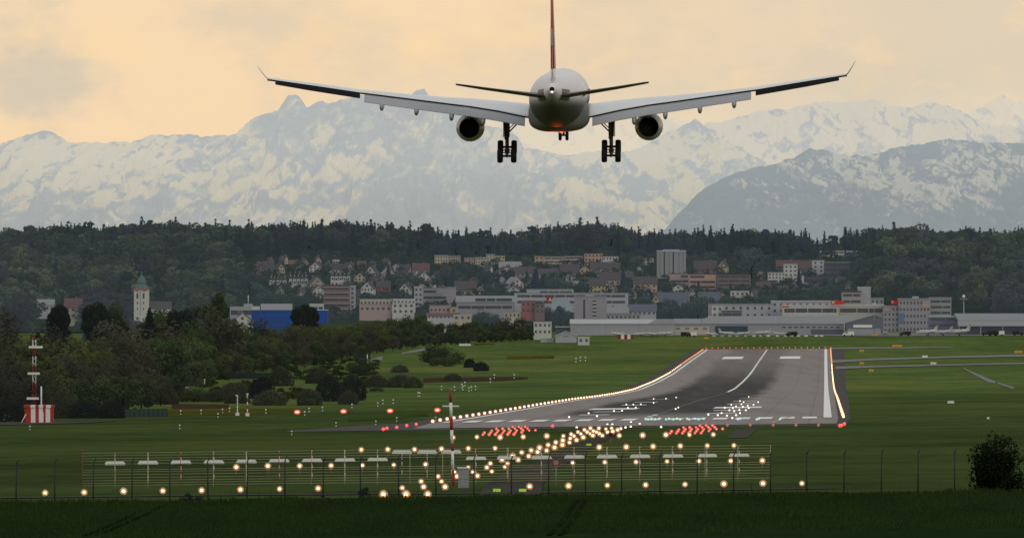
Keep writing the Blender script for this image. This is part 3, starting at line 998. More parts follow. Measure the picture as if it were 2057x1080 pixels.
# four red approach slope units left of the runway
for k, (px, py) in enumerate([(597, 827), (690, 825.5), (783.5, 824.5), (878.5, 823)]):
    Yp = 1900.0
    p = P(px, py, Yp)
    g = gz(p.x, Yp)
    t = thing('slope_indicator_light', f'red glowing approach slope lamp box on the grass, {ordn(k + 1)} of four from left', 'slope light', (p.x, Yp, g), 0, 'four red approach slope lamps')
    h = max(0.5, p.z - g)
    MB().box(-0.5, 0.5, 0.02, 0.9, h - 0.34, h + 0.34).build('lamp_surround', REDP, t)
    ell = lambda rx, rz, y: [(rx * math.cos(a), y, h + rz * math.sin(a)) for a in [2 * math.pi * q / 18 for q in range(18)]]
    MB().loft([ell(.60, .42, 0.0), ell(.56, .38, -.05)], 0, False).build('glow_face', L_REDHALO, t)  # red glow round the lens, added as a lit ellipse
    MB().loft([ell(.34, .13, -.04), ell(.30, .11, -.09)], 0, False).build('lens', L_PAPI, t)
    for sx in (-0.4, 0.4):
        MB().box(sx - 0.04, sx + 0.04, 0.3, 0.38, -0.2, h - 0.3).build('leg', METAL, t)

# localizer antenna plates on slim banded posts
low_row = [(231, 929.5), (297.5, 928.5), (363.5, 927.5), (429.7, 927), (495, 926), (560.8, 924.5), (627, 924), (693, 923), (758.7, 922), (956.4, 919.5), (1019, 918), (1088, 917.6), (1154, 916.7),
           (1219.7, 915.9), (1285.8, 915.4), (1352, 914.8), (1420, 914), (1485, 913.4)]
hi_row = [(807.5, 907), (858, 906.8), (906.7, 906.5)]
_m = MB()
_m.loft([[(-0.80, -0.1, -0.14), (0.80, -0.1, -0.14), (0.80, 0.12, -0.14), (-0.80, 0.12, -0.14)], [(-0.80, -0.1, -0.02), (0.80, -0.1, -0.02), (0.80, 0.12, -0.02), (-0.80, 0.12, -0.02)],
         [(-0.66, -0.08, 0.14), (0.66, -0.08, 0.14), (0.66, 0.1, 0.14), (-0.66, 0.1, 0.14)]], 0, False)
ME_RADOME = _m.mesh('radome', PALE)
for nm, rowp, Ya in (('long lower row', low_row, 800.0), ('raised trio', hi_row, 815.0)):
    for k, (px, py) in enumerate(rowp):
        p = P(px, py, Ya)
        g = gz(p.x, Ya)
        t = thing('localizer_antenna', f'pale plate antenna on a slim post, {ordn(k + 1)} from left in the {nm}', 'antenna', (p.x, Ya, g), 0, f'plate antennas in the {nm}')
        link('radome', ME_RADOME, t, (0, 0, p.z - g))
        h = p.z - g
        m_ = MB()
        zz, q = 0.0, 0
        top_ = h + 0.75 if nm.startswith('long') else h - 0.14
        while zz < top_:
            z2 = min(top_, zz + 0.34)
            m_.tube((0, 0.22, zz), (0, 0.22, z2), 0.028, n=6, mi=q % 2)
            zz, q = z2, q + 1
        m_.build('post', [DREDP, WHP] if k % 3 != 1 else [CREAMW, WHP], t)
        MB().ball((0, 0.2, h - 0.55), 0.05, 8).build('monitor_lamp', WHP, t)

# wire reflector screen
Ys = 775.0
A_, Bp_ = P(165, 909.5, Ys), P(1548, 893.5, Ys)
t = thing('wire_screen', 'wide screen of thin cream wires on slim posts behind the perimeter fence', 'wire screen', (A_.x, Ys, gz(A_.x, Ys)))
z0 = gz(A_.x, Ys)
for off in (0, 5.5, 11, 16, 22.5, 34, 38, 43.5, 50, 55.5, 60.5, 65.5):
    dz = off / F * Ys
    MB().tube((0, 0, A_.z - dz - z0), (Bp_.x - A_.x, 0, Bp_.z - dz - z0), 0.014, n=5).build('wire', CREAMW, t)
for k in range(22):
    px = 165 + k * (1548 - 165) / 21
    f_ = k / 21
    x = (px - 165) / F * Ys
    zt = A_.z + (Bp_.z - A_.z) * f_ - z0
    MB().tube((x, 0.03, gz(A_.x + x, Ys) - z0 - 0.2), (x, 0.03, zt + 0.04), 0.022, n=6).build('post', DREDP if k in (0, 3, 6) else CREAMW, t)
MB().ball((0, 0, A_.z - z0 + 0.2), 0.09, 8).build('obstacle_lamp', DREDP, t)
MB().ball((Bp_.x - A_.x, 0, Bp_.z - z0 + 0.2), 0.09, 8).build('obstacle_lamp', DREDP, t)

# perimeter fence
Yf = 520.0
fx = [-45, 32, 110, 187, 265, 341, 418, 496, 572, 649, 724, 801, 876, 952, 1027, 1102, 1176, 1249, 1326, 1400, 1474, 1548, 1621, 1695, 1770, 1844, 1918, 1993, 2068, 2142]
p0 = P(fx[0], 922, Yf)
t = thing('perimeter_fence', 'long dark perimeter fence with angled post tops across the foreground', 'fence', (p0.x, Yf, gz(p0.x, Yf)))
z0 = gz(p0.x, Yf)
tops = []
for k, px in enumerate(fx):
    x = (px - fx[0]) / F * Yf
    g = gz(p0.x + x, Yf) - z0
    top = 2.05 + random.uniform(-0.04, 0.04)
    lean = random.uniform(-0.03, 0.03)
    mb = MB()
    mb.tube((x, 0, g - 0.3), (x + lean, 0, g + top), 0.036, n=6)
    mb.tube((x + lean, 0, g + top), (x + lean + 0.10, 0.05, g + top + 0.24), 0.030, n=6)
    mb.build('post', DARKM, t)
    tops.append((x + lean, g + top))
for hz_ in (0.12, 1.0, 1.98):
    mb = MB()
    for a, b_ in zip(tops[:-1], tops[1:]):
        mb.tube((a[0], 0.02, a[1] - 2.05 + hz_), (b_[0], 0.02, b_[1] - 2.05 + hz_), 0.008, n=4, cap=False)
    mb.build('tension_wire', DARKM, t)

# striped pole beside the cabinet
Ym = 760.0
pb, pt = P(911, 965, Ym), P(904.5, 785, Ym)
g = gz(pb.x, Ym)
t = thing('obstacle_pole', 'tall thin red and white banded pole with a short crossbar by the grey cabinet', 'pole', (pb.x, Ym, g))
m_ = MB()
bands = [785, 808, 838, 863, 890, 905, 945, 966]
for k in range(7):
    a, b_ = bands[k], bands[k + 1]
    za, zb = P(0, a, Ym).z - g, P(0, b_, Ym).z - g
    xa = (pt.x - pb.x) * (965 - a) / 180
    xb = (pt.x - pb.x) * (965 - b_) / 180
    r = 0.12 if k < 4 else 0.10
    m_.tube((xb, 0, zb if k < 6 else -0.2), (xa, 0, za), r, n=10, mi=k % 2)
m_.build('mast', [DREDP, WHP], t)
zc = P(0, 815, Ym).z - g
xc = (pt.x - pb.x) * 150 / 180
MB().box(xc - 0.62, xc + 0.62, -0.05, 0.05, zc - 0.05, zc + 0.05).build('crossbar', WHP, t)
MB().tube((xc + 0.04, 0, P(0, 785, Ym).z - g), (xc, 0, P(0, 779, Ym).z - g), 0.05, n=6).build('top_lamp', METAL, t)
# grey cabinet
pc = P(931, 980, 745.0)
g = gz(pc.x, 745.0)
t = thing('equipment_cabinet', 'grey equipment cabinet at the foot of the striped pole', 'cabinet', (pc.x, 745.0, g))
hh = P(0, 940, 745.0).z - g
MB().box(-0.40, 0.40, 0, 0.5, -0.1, hh).build('body', GREYB, t)
MB().box(-0.46, 0.46, -0.06, 0.56, hh, hh + 0.09).build('lid', PALE, t)
MB().box(-0.33, 0.33, -0.02, 0.0, 0.15, hh * 0.55).build('door', GREYB, t)
# round signs
for k, (px, py, Yq, rr, lab) in enumerate([(1117, 928, 735.0, 0.30, 'round white sign with a red ring beside the gravel track near the fence'), (1226.5, 873.5, 1130.0, 0.30, 'small dark round sign with a red ring among the far approach lights')]):
    p = P(px, py, Yq)
    g = gz(p.x, Yq)
    t = thing('round_sign', lab, 'sign', (p.x, Yq, g))
    h = max(0.6, p.z - g)
    MB().lathe((0, -0.04, h), (0, -1, 0), [(0, rr), (0.03, rr), (0.03, rr * 0.68), (0.0, rr * 0.68)], 24, smooth=False).build('ring', DREDP, t)
    MB().lathe((0, 0.0, h), (0, -1, 0), [(0, 0.001), (0, rr * 0.72), (0.03, rr * 0.7), (0.035, 0.001)], 24, smooth=False).build('disc', GREYB if k == 0 else DARKM, t)
    MB().tube((0, 0.06, -0.2), (0, 0.06, h + rr * 0.5), 0.035, n=6).build('post', METAL, t)
for k, (px, py, lab) in enumerate([(998, 985.5, 'lime yellow marker block left of the track near the fence'), (1049.5, 985.5, 'lime yellow marker block on the track near the fence'), (1183, 892, 'small lime yellow marker farther up the gravel track')]):
    g = ground_at(px, py + 4)
    wd = 7.5 / F * g.y if k < 2 else 5 / F * g.y
    t = thing('marker_block', lab, 'marker', g, 0, 'lime yellow marker blocks')
    MB().box(-wd, wd, -0.08, 0.08, 0.1, 0.1 + wd * 0.75).build('panel', LIME, t)
    for s in (-1, 1):
        MB().box(s * wd * 0.7 - 0.02, s * wd * 0.7 + 0.02, -0.02, 0.02, -0.1, 0.1).build('leg', METAL, t)

# glide path mast and striped shelter at left
g = ground_at(78, 848)
Yg = g.y
t = thing('glide_path_mast', 'slim red and white lattice mast with three antenna bars at the far left', 'antenna mast', P(69, 812, Yg))
z0 = P(69, 812, Yg).z
t.location.z = g.z
pxm = Yg / F
mb = MB()
levels = [848, 812, 790, 770, 752, 735, 715, 700, 682]
hw = 0.26
for k in range(len(levels) - 1):
    za, zb = P(0, levels[k], Yg).z - g.z, P(0, levels[k + 1], Yg).z - g.z
    mi = 1 if k in (3, 5, 7) else 0
    xo_ = (848 - levels[k]) * 0.012 * pxm
    for sx, sy in ((-1, -1), (1, -1), (1, 1), (-1, 1)):
        mb.tube((sx * hw, sy * hw, za), (sx * hw, sy * hw, zb), 0.055, n=5, mi=mi)
    nseg = 2
    for q in range(nseg):
        z1, z2 = za + (zb - za) * q / nseg, za + (zb - za) * (q + 1) / nseg
        s = 1 if q % 2 else -1
        for sy in (-1, 1):
            mb.tube((-s * hw, sy * hw, z1), (s * hw, sy * hw, z2), 0.035, n=4, mi=mi)
mb.build('lattice', [DREDP, WHP], t)
for py, xa, xb in ((697, 58, 86), (750, 56, 80), (800, 54, 78)):
    zz = P(0, py, Yg).z - g.z
    MB().box((xa - 69) * pxm, (xb - 69) * pxm, -0.65, -0.3, zz - 0.16, zz + 0.22).build('antenna_bar', PALE, t)
MB().tube((0, 0, P(0, 682, Yg).z - g.z), (0, 0, P(0, 676, Yg).z - g.z), 0.12, n=6).build('top_lamp', DREDP, t)
g2 = ground_at(78, 849)
t = thing('striped_shelter', 'red and white striped equipment shelter at the foot of the lattice mast', 'shelter', g2)
wv = 57 / F * g2.y
hv = 36 / F * g2.y
mb = MB()
cuts = [0, .22, .38, .50, .64, .74, .9, 1.0]
for k in range(7):
    mb.box(-wv / 2 + wv * cuts[k], -wv / 2 + wv * cuts[k + 1], 0, 2.6, -0.2, hv * 0.86, mi=k % 2)
mb.build('wall', [REDP, WHP], t)
mb = MB()
for k in range(7):
    mb.box(-wv * 0.53 + wv * 1.06 * cuts[k], -wv * 0.53 + wv * 1.06 * cuts[k + 1], -0.2, 2.8, hv * 0.86, hv, mi=k % 2)
mb.build('roof', [REDP, WHP], t)
MB().tube((-wv * 0.62, -0.6, -0.1), (-wv * 0.45, -0.1, hv * 0.5), 0.08, n=5).build('brace', WHP, t)
MB().box(0.1, 0.8, -0.04, 0.0, 0, hv * 0.6).build('door', WHP, t)
p = P(90, 812, Yg - 2)
t = thing('whip_antenna', 'short white rod standing beside the lattice mast', 'rod', (p.x, g2.y + 1.5, g2.z + hv))
MB().tube((0, 0, 0), (0, 0, (812 - 775) * pxm), 0.13, n=8).build('rod', WHP, t)

# weather instrument posts
for k, (px, pt_, pb_, lab) in enumerate([(477, 795, 834, 'white instrument post with a bent head by the bushes'), (497, 792, 835, 'red and white banded instrument post by the bushes')]):
    g = ground_at(px, pb_)
    h = (pb_ - pt_) / F * g.y
    t = thing('instrument_post', lab, 'instrument post', g, 0)
    mb = MB()
    for q in range(6):
        mb.tube((0, 0, h * q / 6), (0, 0, h * (q + 1) / 6), 0.10, n=8, mi=(q + k) % 2 if k else 0)
    mb.build('post', [WHP, DREDP] if k else [WHP, WHP], t)
    MB().box(-0.35 if k == 0 else -0.2, 0.12 if k == 0 else 0.2, -0.2, 0.2, h, h + 0.22).build('sensor_head', PALE, t)
    MB().box(-0.35, 0.35, -0.3, 0.3, -0.1, 0.55).build('base', PALE, t)

# small marker posts on the grass
mp = [(60, 860), (361, 858), (363, 829), (404, 828), (447, 826), (438, 835), (461, 824), (534, 827), (612, 831), (621, 824), (648, 822), (675, 853), (707, 816), (759, 813), (769, 808), (790, 807), (755, 850), (840, 793), (843, 793),
      (887, 780), (913, 781), (928, 776), (930, 780), (934, 772), (942, 783), (947, 781), (955, 780), (985, 765), (993, 757), (797, 843), (586, 870), (875, 842), (1157, 724), (1166, 722), (1176, 722), (1033, 757)]
for k, (px, py) in enumerate(sorted(mp)):
    g = ground_at(px, py + 3)
    s = 2.6 / F * g.y
    hh = 9.0 / F * g.y
    t = thing('marker_post', f'tiny white marker post on the grass, {ordn(k + 1)} from left between wood and runway', 'marker post', g, 0, 'small white marker posts on the grass')
    MB().box(-s * 0.55, s * 0.55, -s * 0.3, s * 0.3, hh * 0.68, hh).build('cap', WHP, t)
    MB().box(-s * 0.4, s * 0.4, -s * 0.2, s * 0.2, -0.1, hh * 0.3).build('base', PALE, t)
    MB().box(-s * 0.22, s * 0.22, -s * 0.15, s * 0.15, hh * 0.3, hh * 0.68).build('post', DARKM, t)
# grass sign boards
SIGNY = mat('amber_sign_face', (0.55, 0.28, 0.03), 0.6, 0.1, 1, emit=(0.6, 0.25, 0.02), es=0.12)
for px, py, w_, h_, m_, lab in [(1910, 807, 13, 5, PALE, 'white sign board alone on the grass at right'), (1875, 729, 12, 4, PALE, 'white sign board between the two right taxiways'), (1858, 715.5, 11, 4, PALE, 'white sign board above the curving taxiway'),
                                (934, 692, 23, 4, PALE, 'long white board at the edge of the wood'), (1802, 694, 20, 4, SIGNY, 'wide amber taxiway sign beyond the far runway end'), (1731, 704, 9, 4, SIGNY, 'amber taxiway sign just right of the far runway end'),
                                (1731, 729, 9, 4.5, SIGNY, 'amber taxiway sign between the two right taxiways'), (1750, 743.5, 10, 5, SIGNY, 'lowest amber taxiway sign right of the runway'), (2046, 706, 16, 4.5, SIGNY, 'amber taxiway sign at the right edge'),
                                (1419, 678.5, 9, 3, SIGNY, 'small orange sign in front of the long hangar'), (1757, 672.5, 12, 3, SIGNY, 'small orange sign in front of the offices'), (1985, 839, 5, 4, PALE, 'tiny pale box on the dark grass at right')]:
    g = ground_at(px, py + h_ / 2 + 1)
    k = g.y / F
    t = thing('sign_board', lab, 'sign', g)
    MB().box(-w_ / 2 * k, w_ / 2 * k, -0.1, 0.1, k, (h_ + 1) * k).build('panel', m_, t)
    for s in (-0.35, 0.35):
        MB().box(s * w_ * k - 0.05, s * w_ * k + 0.05, -0.04, 0.04, -0.1, k).build('leg', METAL, t)
for k in range(15):
    px = 1436 + k * 15.5 + random.uniform(-3, 3)
    g = ground_at(px, 675.6)
    tag(link('marker_board', MB().box(-0.9, 0.9, -0.1, 0.1, -0.1, 0.7).box(-0.95, 0.95, -0.16, 0.16, 0.7, 0.8).mesh('marker_board', WHP), None, g), f'tiny white marker board before the long hangar, {ordn(k + 1)} from left', 'marker', 'white marker boards before the long hangar')
# green mesh fences and gate at the wood's edge
GREENF = mat('green_mesh_screen', (0.035, 0.062, 0.058), 0.8, 0.2, 0.4)
for x0, x1, yt, yb, lab, gp in [(330, 411, 763, 775, 'green mesh fence ending in a pale post by the wood', 1), (445, 560, 748, 760, 'green mesh fence partly hidden behind bushes', 0), (242, 336, 822, 838, 'low dark green fence in front of the left wood', 0), (715, 738, 712, 730, 'short dark fence beside the pale path', 1)]:
    g0, g1 = ground_at(x0, yb), ground_at(x1, yb - (2 if x1 < 500 else 0))
    t = thing('mesh_fence', lab, 'fence', g0)
    d = g1 - g0
    h = (yb - yt) / F * g0.y
    mb = MB()
    n = 10
    for i in range(n):
        a, b_ = d * (i / n), d * ((i + 1) / n)
        mb.face([a, b_, b_ + Vector((0, 0, h)), a + Vector((0, 0, h))])
    mb.build('mesh_panel', GREENF, t)
    for i in range(n + 1):
        a = d * (i / n)
        MB().tube(a + Vector((0, -0.05, -0.2)), a + Vector((0, -0.05, h + 0.1)), 0.06 if not (gp and i == n) else 0.2, n=5).build('post', PALE if gp and i == n else DARKM, t)
# ================================================================== airliner
AW = mat('airliner_white_paint', (0.80, 0.80, 0.79), 0.25, 0.02, 0.3, spec=0.5)
AG = mat('airliner_grey_metal', (0.40, 0.41, 0.42), 0.4, 0.05, 0.8)
AFLAP = mat('airliner_flap_grey', (0.42, 0.43, 0.45), 0.45, 0.06, 0.6)
ADARK = mat('airliner_dark_underside', (0.05, 0.05, 0.045), 0.6, 0.15, 0.8)
ABLK = mat('airliner_rubber_and_shade_black', (0.010, 0.010, 0.010), 0.8, 0.2, 2)
ABELLY = mat('airliner_belly_paint', (0.17, 0.17, 0.145), 0.7, 0.06, 0.5)
ARED = mat('airliner_red_tail_paint', (0.42, 0.012, 0.018), 0.3, 0.05, 0.5)
ATAIL = mat('airliner_tailplane_paint', (0.13, 0.13, 0.12), 0.4, 0.05, 0.5)
AGLOW = lamp_mat('beacon_red_glow', (1.0, 0.10, 0.03), 3.0)
ATLAMP = lamp_mat('tail_lamp_glow', (1.0, 0.95, 0.85), 3.0)

air = thing('airliner', 'white twin engine airliner with a red tail fin landing seen from behind', 'airliner', P(1122, 197, 1041))
air.rotation_euler = (R(1.75), R(-0.25), R(-1.45))


def ring(x, y, z, rx, rz, n=48, sq=1.0):
    return [(x + rx * math.cos(a), y, z + rz * math.sin(a)) for a in [2 * math.pi * k / n for k in range(n)]]


FUS = [(-31.3, 1.25, .26, .28), (-31.1, 1.22, .36, .38), (-30, 1.14, .55, .60), (-28, 1.0, .86, .96), (-25, .80, 1.28, 1.42), (-22, .58, 1.70, 1.86), (-19, .36, 2.10, 2.24), (-16, .18, 2.44, 2.52),
       (-13, .06, 2.68, 2.72), (-10, 0, 2.80, 2.81), (-7, 0, 2.82, 2.82), (22, 0, 2.82, 2.82), (25, -.08, 2.70, 2.66), (27.5, -.25, 2.35, 2.25), (29.5, -.48, 1.75, 1.6), (31, -.68, 1.05, .95), (31.8, -.78, .45, .4), (32.05, -.8, .05, .05)]
mb = MB()
mb.loft([ring(0, y, z, rx, rz) for y, z, rx, rz in FUS], 0)
# white paint; shade on the lower body painted in as a grey gradient
AFUS = mat('airliner_shaded_paint', (0.80, 0.80, 0.79), 0.5, 0.02, 0.3, spec=0.3)
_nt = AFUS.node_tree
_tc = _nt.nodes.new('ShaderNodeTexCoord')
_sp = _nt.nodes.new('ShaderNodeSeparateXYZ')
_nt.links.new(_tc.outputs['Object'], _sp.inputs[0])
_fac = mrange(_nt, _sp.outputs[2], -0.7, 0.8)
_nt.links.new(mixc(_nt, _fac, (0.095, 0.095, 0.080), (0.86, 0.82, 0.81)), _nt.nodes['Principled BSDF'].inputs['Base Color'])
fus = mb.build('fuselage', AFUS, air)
# the tail's exhaust and lamp
mb = MB()
mb.lathe((0, -31.34, 1.30), (0, -1, 0), [(-0.1, 0.01), (0.0, 0.24), (0.06, 0.22), (0.02, 0.01)], 16)
mb.build('exhaust_outlet', ABLK, fus)
MB().ball((0, -31.45, 1.02), 0.10, 8).build('tail_lamp', ATLAMP, fus)
# cabin windows and doors seen only from the side
for s in (-1, 1):
    mb = MB()
    for k in range(44):
        y = -14 + k * 0.86
        if 5 < y < 8:
            continue
        mb.box(s * 2.80 - 0.02, s * 2.80 + 0.02, y, y + 0.26, 0.32, 0.68)
    mb.build('window_row', ADARK, fus)
# belly fairing
mb = MB()
BEL = [(-8.5, -1.7, 1.3, 1.1), (-7, -1.75, 2.1, 1.5), (-4, -1.75, 2.85, 1.66), (0, -1.72, 3.1, 1.72), (6, -1.72, 3.1, 1.72), (11, -1.7, 2.8, 1.6), (14, -1.6, 2.0, 1.3)]


def srect(x, y, z, rx, rz, n=40, p=0.62):
    o = []
    for k in range(n):
        a = 2 * math.pi * k / n
        c, s = math.cos(a), math.sin(a)
        o.append((x + rx * math.copysign(abs(c) ** p, c), y, z + rz * math.copysign(abs(s) ** p, s)))
    return o


mb.loft([srect(0, y, z, rx, rz) for y, z, rx, rz in BEL], 0)
bel = mb.build('belly_fairing', ABELLY, air)
MB().ball((0.3, -1.0, -3.46), 0.22, 10, sz=0.5).build('beacon_lamp', AGLOW, bel)
mb = MB()
mb.ball((-0.6, -3.2, -3.36), 0.22, 8, sz=0.5)
mb.build('beacon_lamp', AGLOW, bel)
for k, (x, y, z, e) in enumerate([(0.0, -3.5, -4.6, 110)]):
    L = bpy.data.lights.new('beacon_light', 'POINT')
    L.energy = e
    L.color = (1.0, 0.12, 0.03)
    L.shadow_soft_size = 0.8
    L.specular_factor = 0.0
    lo = bpy.data.objects.new('beacon_light', L)
    COL.objects.link(lo)
    lo.parent = air
    lo.location = (x, y, z)


def airfoil(x, yte, zte, c, zle, th):
    """closed section, trailing edge first, over the top to the nose and back underneath."""
    top = [(0, 0.03), (.15, .30), (.35, .72), (.55, .98), (.75, .95), (.90, .62), (.97, .3), (1.0, 0)]
    bot = [(.97, -.25), (.88, -.42), (.65, -.5), (.4, -.45), (.2, -.22), (0, -0.05)]
    o = []
    for u, v in top + bot:
        o.append((x, yte + c * u, zte + (zle - zte) * u + v * th * (0.62 if v > 0 else 0.5)))
    o[0] = (x, yte, zte + 0.045)
    o[-1] = (x, yte, zte - 0.12)
    return o


# |x|, y of trailing edge, z of trailing edge, chord, z of leading edge, thickness
WL = [(2.2, 0.2, -2.05, 10.6, -1.40, 1.35), (3.3, 0.0, -1.92, 9.9, -1.25, 1.28), (6.2, -0.1, -1.30, 8.2, -0.78, 1.0), (9.2, -0.3, -.80, 6.6, -.42, .80), (11.5, -1.0, -.50, 5.9, -.22, .68), (15, -2.2, -.02, 4.9, .16, .52),
      (19.7, -3.9, .62, 3.9, .72, .40), (20.1, -4.1, .66, 3.8, .77, .38), (24.6, -5.7, 1.38, 3.0, 1.52, .28), (28.9, -7.2, 2.04, 2.2, 2.16, .19), (29.5, -7.6, 2.12, 1.9, 2.22, .14)]


def wing_z(x):
    return np.interp(x, [w[0] for w in WL], [w[2] for w in WL])


def wing_y(x):
    return np.interp(x, [w[0] for w in WL], [w[1] for w in WL])


for s in (-1, 1):
    side = 'port' if s < 0 else 'starboard'
    lift = (lambda x: 0.0055 * max(0, x - 3)) if s > 0 else (lambda x: 0.0)
    secs = [[(s * p[0], p[1], p[2] + lift(x)) for p in airfoil(x, yt, zt, c, zl, th)] for x, yt, zt, c, zl, th in WL]
    mb = MB()
    mb.loft(secs, 0, True)
    # the blunt trailing edge is coloured black for the shade above the flap
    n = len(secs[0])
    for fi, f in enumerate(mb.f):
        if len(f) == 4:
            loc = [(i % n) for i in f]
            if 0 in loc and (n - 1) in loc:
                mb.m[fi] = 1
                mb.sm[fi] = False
    wg = mb.build('wing', [AW, ABLK], air)
    # flaps: hanging from the trailing edge, drooped
    for (xa, xb) in ((3.45, 8.99), (9.01, 19.75)):
        mb = MB()
        sec = []
        for x in np.linspace(xa, xb, 9):
            z = float(wing_z(x)) - 0.12 + lift(x)
            y = float(wing_y(x)) + 0.04
            hgt = float(np.interp(x, [3.4, 6, 9, 15, 19.8], [.82, .86, .86, .80, .74]))
            dpt = hgt * 1.25
            sec.append([(s * x, y, z + 0.02), (s * x, y - dpt * .45, z - hgt * .36), (s * x, y - dpt, z - hgt), (s * x, y - dpt + .03, z - hgt - .05), (s * x, y - dpt * .4, z - hgt * .62), (s * x, y + .35, z - .30), (s * x, y + .42, z - .12)])
        mb.loft(sec, 0, False)
        mb.build('flap', AFLAP, wg)
    # aileron, drooped, its shade put in as a black colour
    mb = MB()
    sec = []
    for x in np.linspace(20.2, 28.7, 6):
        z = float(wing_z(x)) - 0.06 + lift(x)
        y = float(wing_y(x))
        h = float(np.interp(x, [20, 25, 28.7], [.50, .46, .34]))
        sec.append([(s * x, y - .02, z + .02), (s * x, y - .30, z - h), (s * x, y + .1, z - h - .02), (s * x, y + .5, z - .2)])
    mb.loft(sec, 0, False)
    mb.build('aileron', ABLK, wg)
    # winglet
    zt = 2.12 + lift(29.5)
    mb = MB()
    tipx, tipz = (30.45, 3.55) if s < 0 else (30.35, 3.75)
    sec = []
    for t in np.linspace(0, 1, 5):
        x = 29.45 + (tipx - 29.45) * t ** 0.9
        z = zt + (tipz - zt) * t
        y = -7.5 - 2.2 * t
        c = 1.9 - 1.1 * t
        th = .16 - .10 * t
        sec.append([(s * x, y, z), (s * x + th / 2, y + c * .5, z), (s * x, y + c, z), (s * x - th / 2, y + c * .5, z)])
    mb.loft(sec, 0, True)
    mb.build('winglet', AW, wg)
    # flap track fairings
    for x, dz in ((7.75, -.98), (10.95, -.92), (14.5, -.82), (18.0, -.78)):
        z = float(wing_z(x)) + lift(x) + dz
        y = float(wing_y(x)) - 1.15
        mb = MB()
        prof = [(0, .03, .05), (.35, .17, .30), (1.0, .24, .48), (2.2, .24, .48), (3.4, .14, .26), (4.0, .02, .03)]
        mb.loft([[(s * x + rx * math.cos(a), y + t - .3, z - .42 + t * .10 + rz * math.sin(a)) for a in [2 * math.pi * k / 14 for k in range(14)]] for t, rx, rz in prof], 0)
        mb.build('flap_fairing', AG, wg)
    # engine
    ex, ez = s * 9.2, -3.05 + lift(9.2)
    mb = MB()
    mb.lathe((ex, 1.0, ez), (0, 1, 0), [(0, 1.04), (0.6, 1.18), (1.6, 1.36), (3.0, 1.45), (4.6, 1.45), (5.8, 1.36), (6.3, 1.22), (6.15, 1.12), (5.5, 1.10), (4.5, 1.08)], 40)
    en = mb.build('engine', mat('airliner_engine_paint', (0.52, 0.52, 0.50), 0.35, 0.04, 0.6, spec=0.4), air)
    mb = MB()
    mb.lathe((ex, 1.0, ez), (0, 1, 0), [(0, 1.04), (-.02, 0.98), (0.5, 0.94), (1.4, 0.82), (1.4, 0.01)], 32)
    mb.build('exhaust_nozzle', ABLK, en)
    mb = MB()
    mb.lathe((ex, 5.5, ez), (0, 1, 0), [(0, 1.10), (0.02, 0.2), (0.4, 0.02)], 24)
    mb.build('fan', ADARK, en)
    mb = MB()
    zl_ = ez + 1.0
    zu = float(wing_z(9.2)) + lift(9.2)
    mb.loft([[(ex - .10, y, a), (ex + .10, y, a), (ex + .10, y, b_), (ex - .10, y, b_)] for y, a, b_ in ((-.9, zl_ + .35, zl_ + .55), (0.6, zl_ - .1, zu - .55), (3, zl_, zu - .2), (6.3, zl_ + .25, zu + .05))], 0, False)
    mb.build('pylon', AG, en)
    # the dark rib of the thrust gate under the flap
    MB().box(ex - .16, ex + .16, .55, .9, zl_ - .02, zl_ + .34).build('pylon_tail', ADARK, en)
    # tailplane, trimmed so that its underside shows from behind
    mb = MB()
    ST = [(0.7, -27.6, 0.62, 4.9, 0.30, .55), (3.5, -28.4, 1.02, 3.9, .70, .40), (7, -29.6, 1.5, 2.7, 1.24, .26), (9.6, -30.5, 1.86, 1.9, 1.70, .14)]
    lf = (lambda x: 0.012 * x) if s > 0 else (lambda x: 0.0)
    mb.loft([[(s * p[0], p[1], p[2] + lf(x)) for p in airfoil(x, yt, zt, c, zl, th)] for x, yt, zt, c, zl, th in ST], 0)
    tp = mb.build('tailplane', ATAIL, air)
    mb = MB()
    mb.loft([[(s * x, y, z + .05 + lf(x)), (s * x, y - .9, z + .02 + lf(x)), (s * x, y, z - .14 + lf(x))] for x, y, z in ((0.9, -27.7, .66), (9.3, -30.4, 1.83))], 0, False)
    mb.build('elevator', ATAIL, tp)
    # darker cut-out plate around the tailplane root
    mb = MB()
    rows_ = []
    for j in range(9):
        yq = -27.6 + j * .62
        zc_, rx_, rz_ = [float(np.interp(yq, [q[0] for q in FUS], [q[k] for q in FUS])) for k in (1, 2, 3)]
        rr_ = []
        for i in range(7):
            zq = .15 + 1.15 * i / 6 - .02 * j
            e = max(0.05, 1 - ((zq - zc_) / rz_) ** 2)
            rr_.append((s * (rx_ * math.sqrt(e) + .025), yq, zq))
        rows_.append(rr_)
    mb.loft(rows_, 0, True, cap=False, closed=False)
    mb.build('root_plate', mat('tailplane_root_metal', (0.16, 0.135, 0.11), 0.5, 0.2, 1.5), tp)
    # main gear
    gx = s * 5.35
    zt_ = float(wing_z(5.35)) - .3
    mb = MB()
    mb.tube((gx, 2.0, zt_), (gx, 1.9, -4.0), .32, .28, 12)
    mb.tube((gx, 1.9, -4.0), (gx, 1.9, -5.55), .20, .20, 12)
    mb.box(gx - .26, gx + .26, 1.6, 2.1, -5.65, -5.2)
    mb.tube((gx - .25, 1.7, -4.05), (gx - .02, 1.25, -4.55), .06, n=6)
    mb.tube((gx - .02, 1.25, -4.55), (gx, 1.7, -5.1), .06, n=6)
    mb.tube((gx, 0.75, -5.95), (gx, 2.75, -5.05), .17, .17, 10)
    gear = mb.build('main_gear', ADARK, air)
    mb = MB()
    mb.tube((gx - s * .1, 2.0, -3.6), (gx - s * 1.35, 1.9, -2.35), .08, n=6)
    mb.tube((gx - s * .15, 2.1, -3.2), (gx - s * .9, 2.0, -2.5), .05, n=6)
    mb.build('side_brace', ADARK, gear)
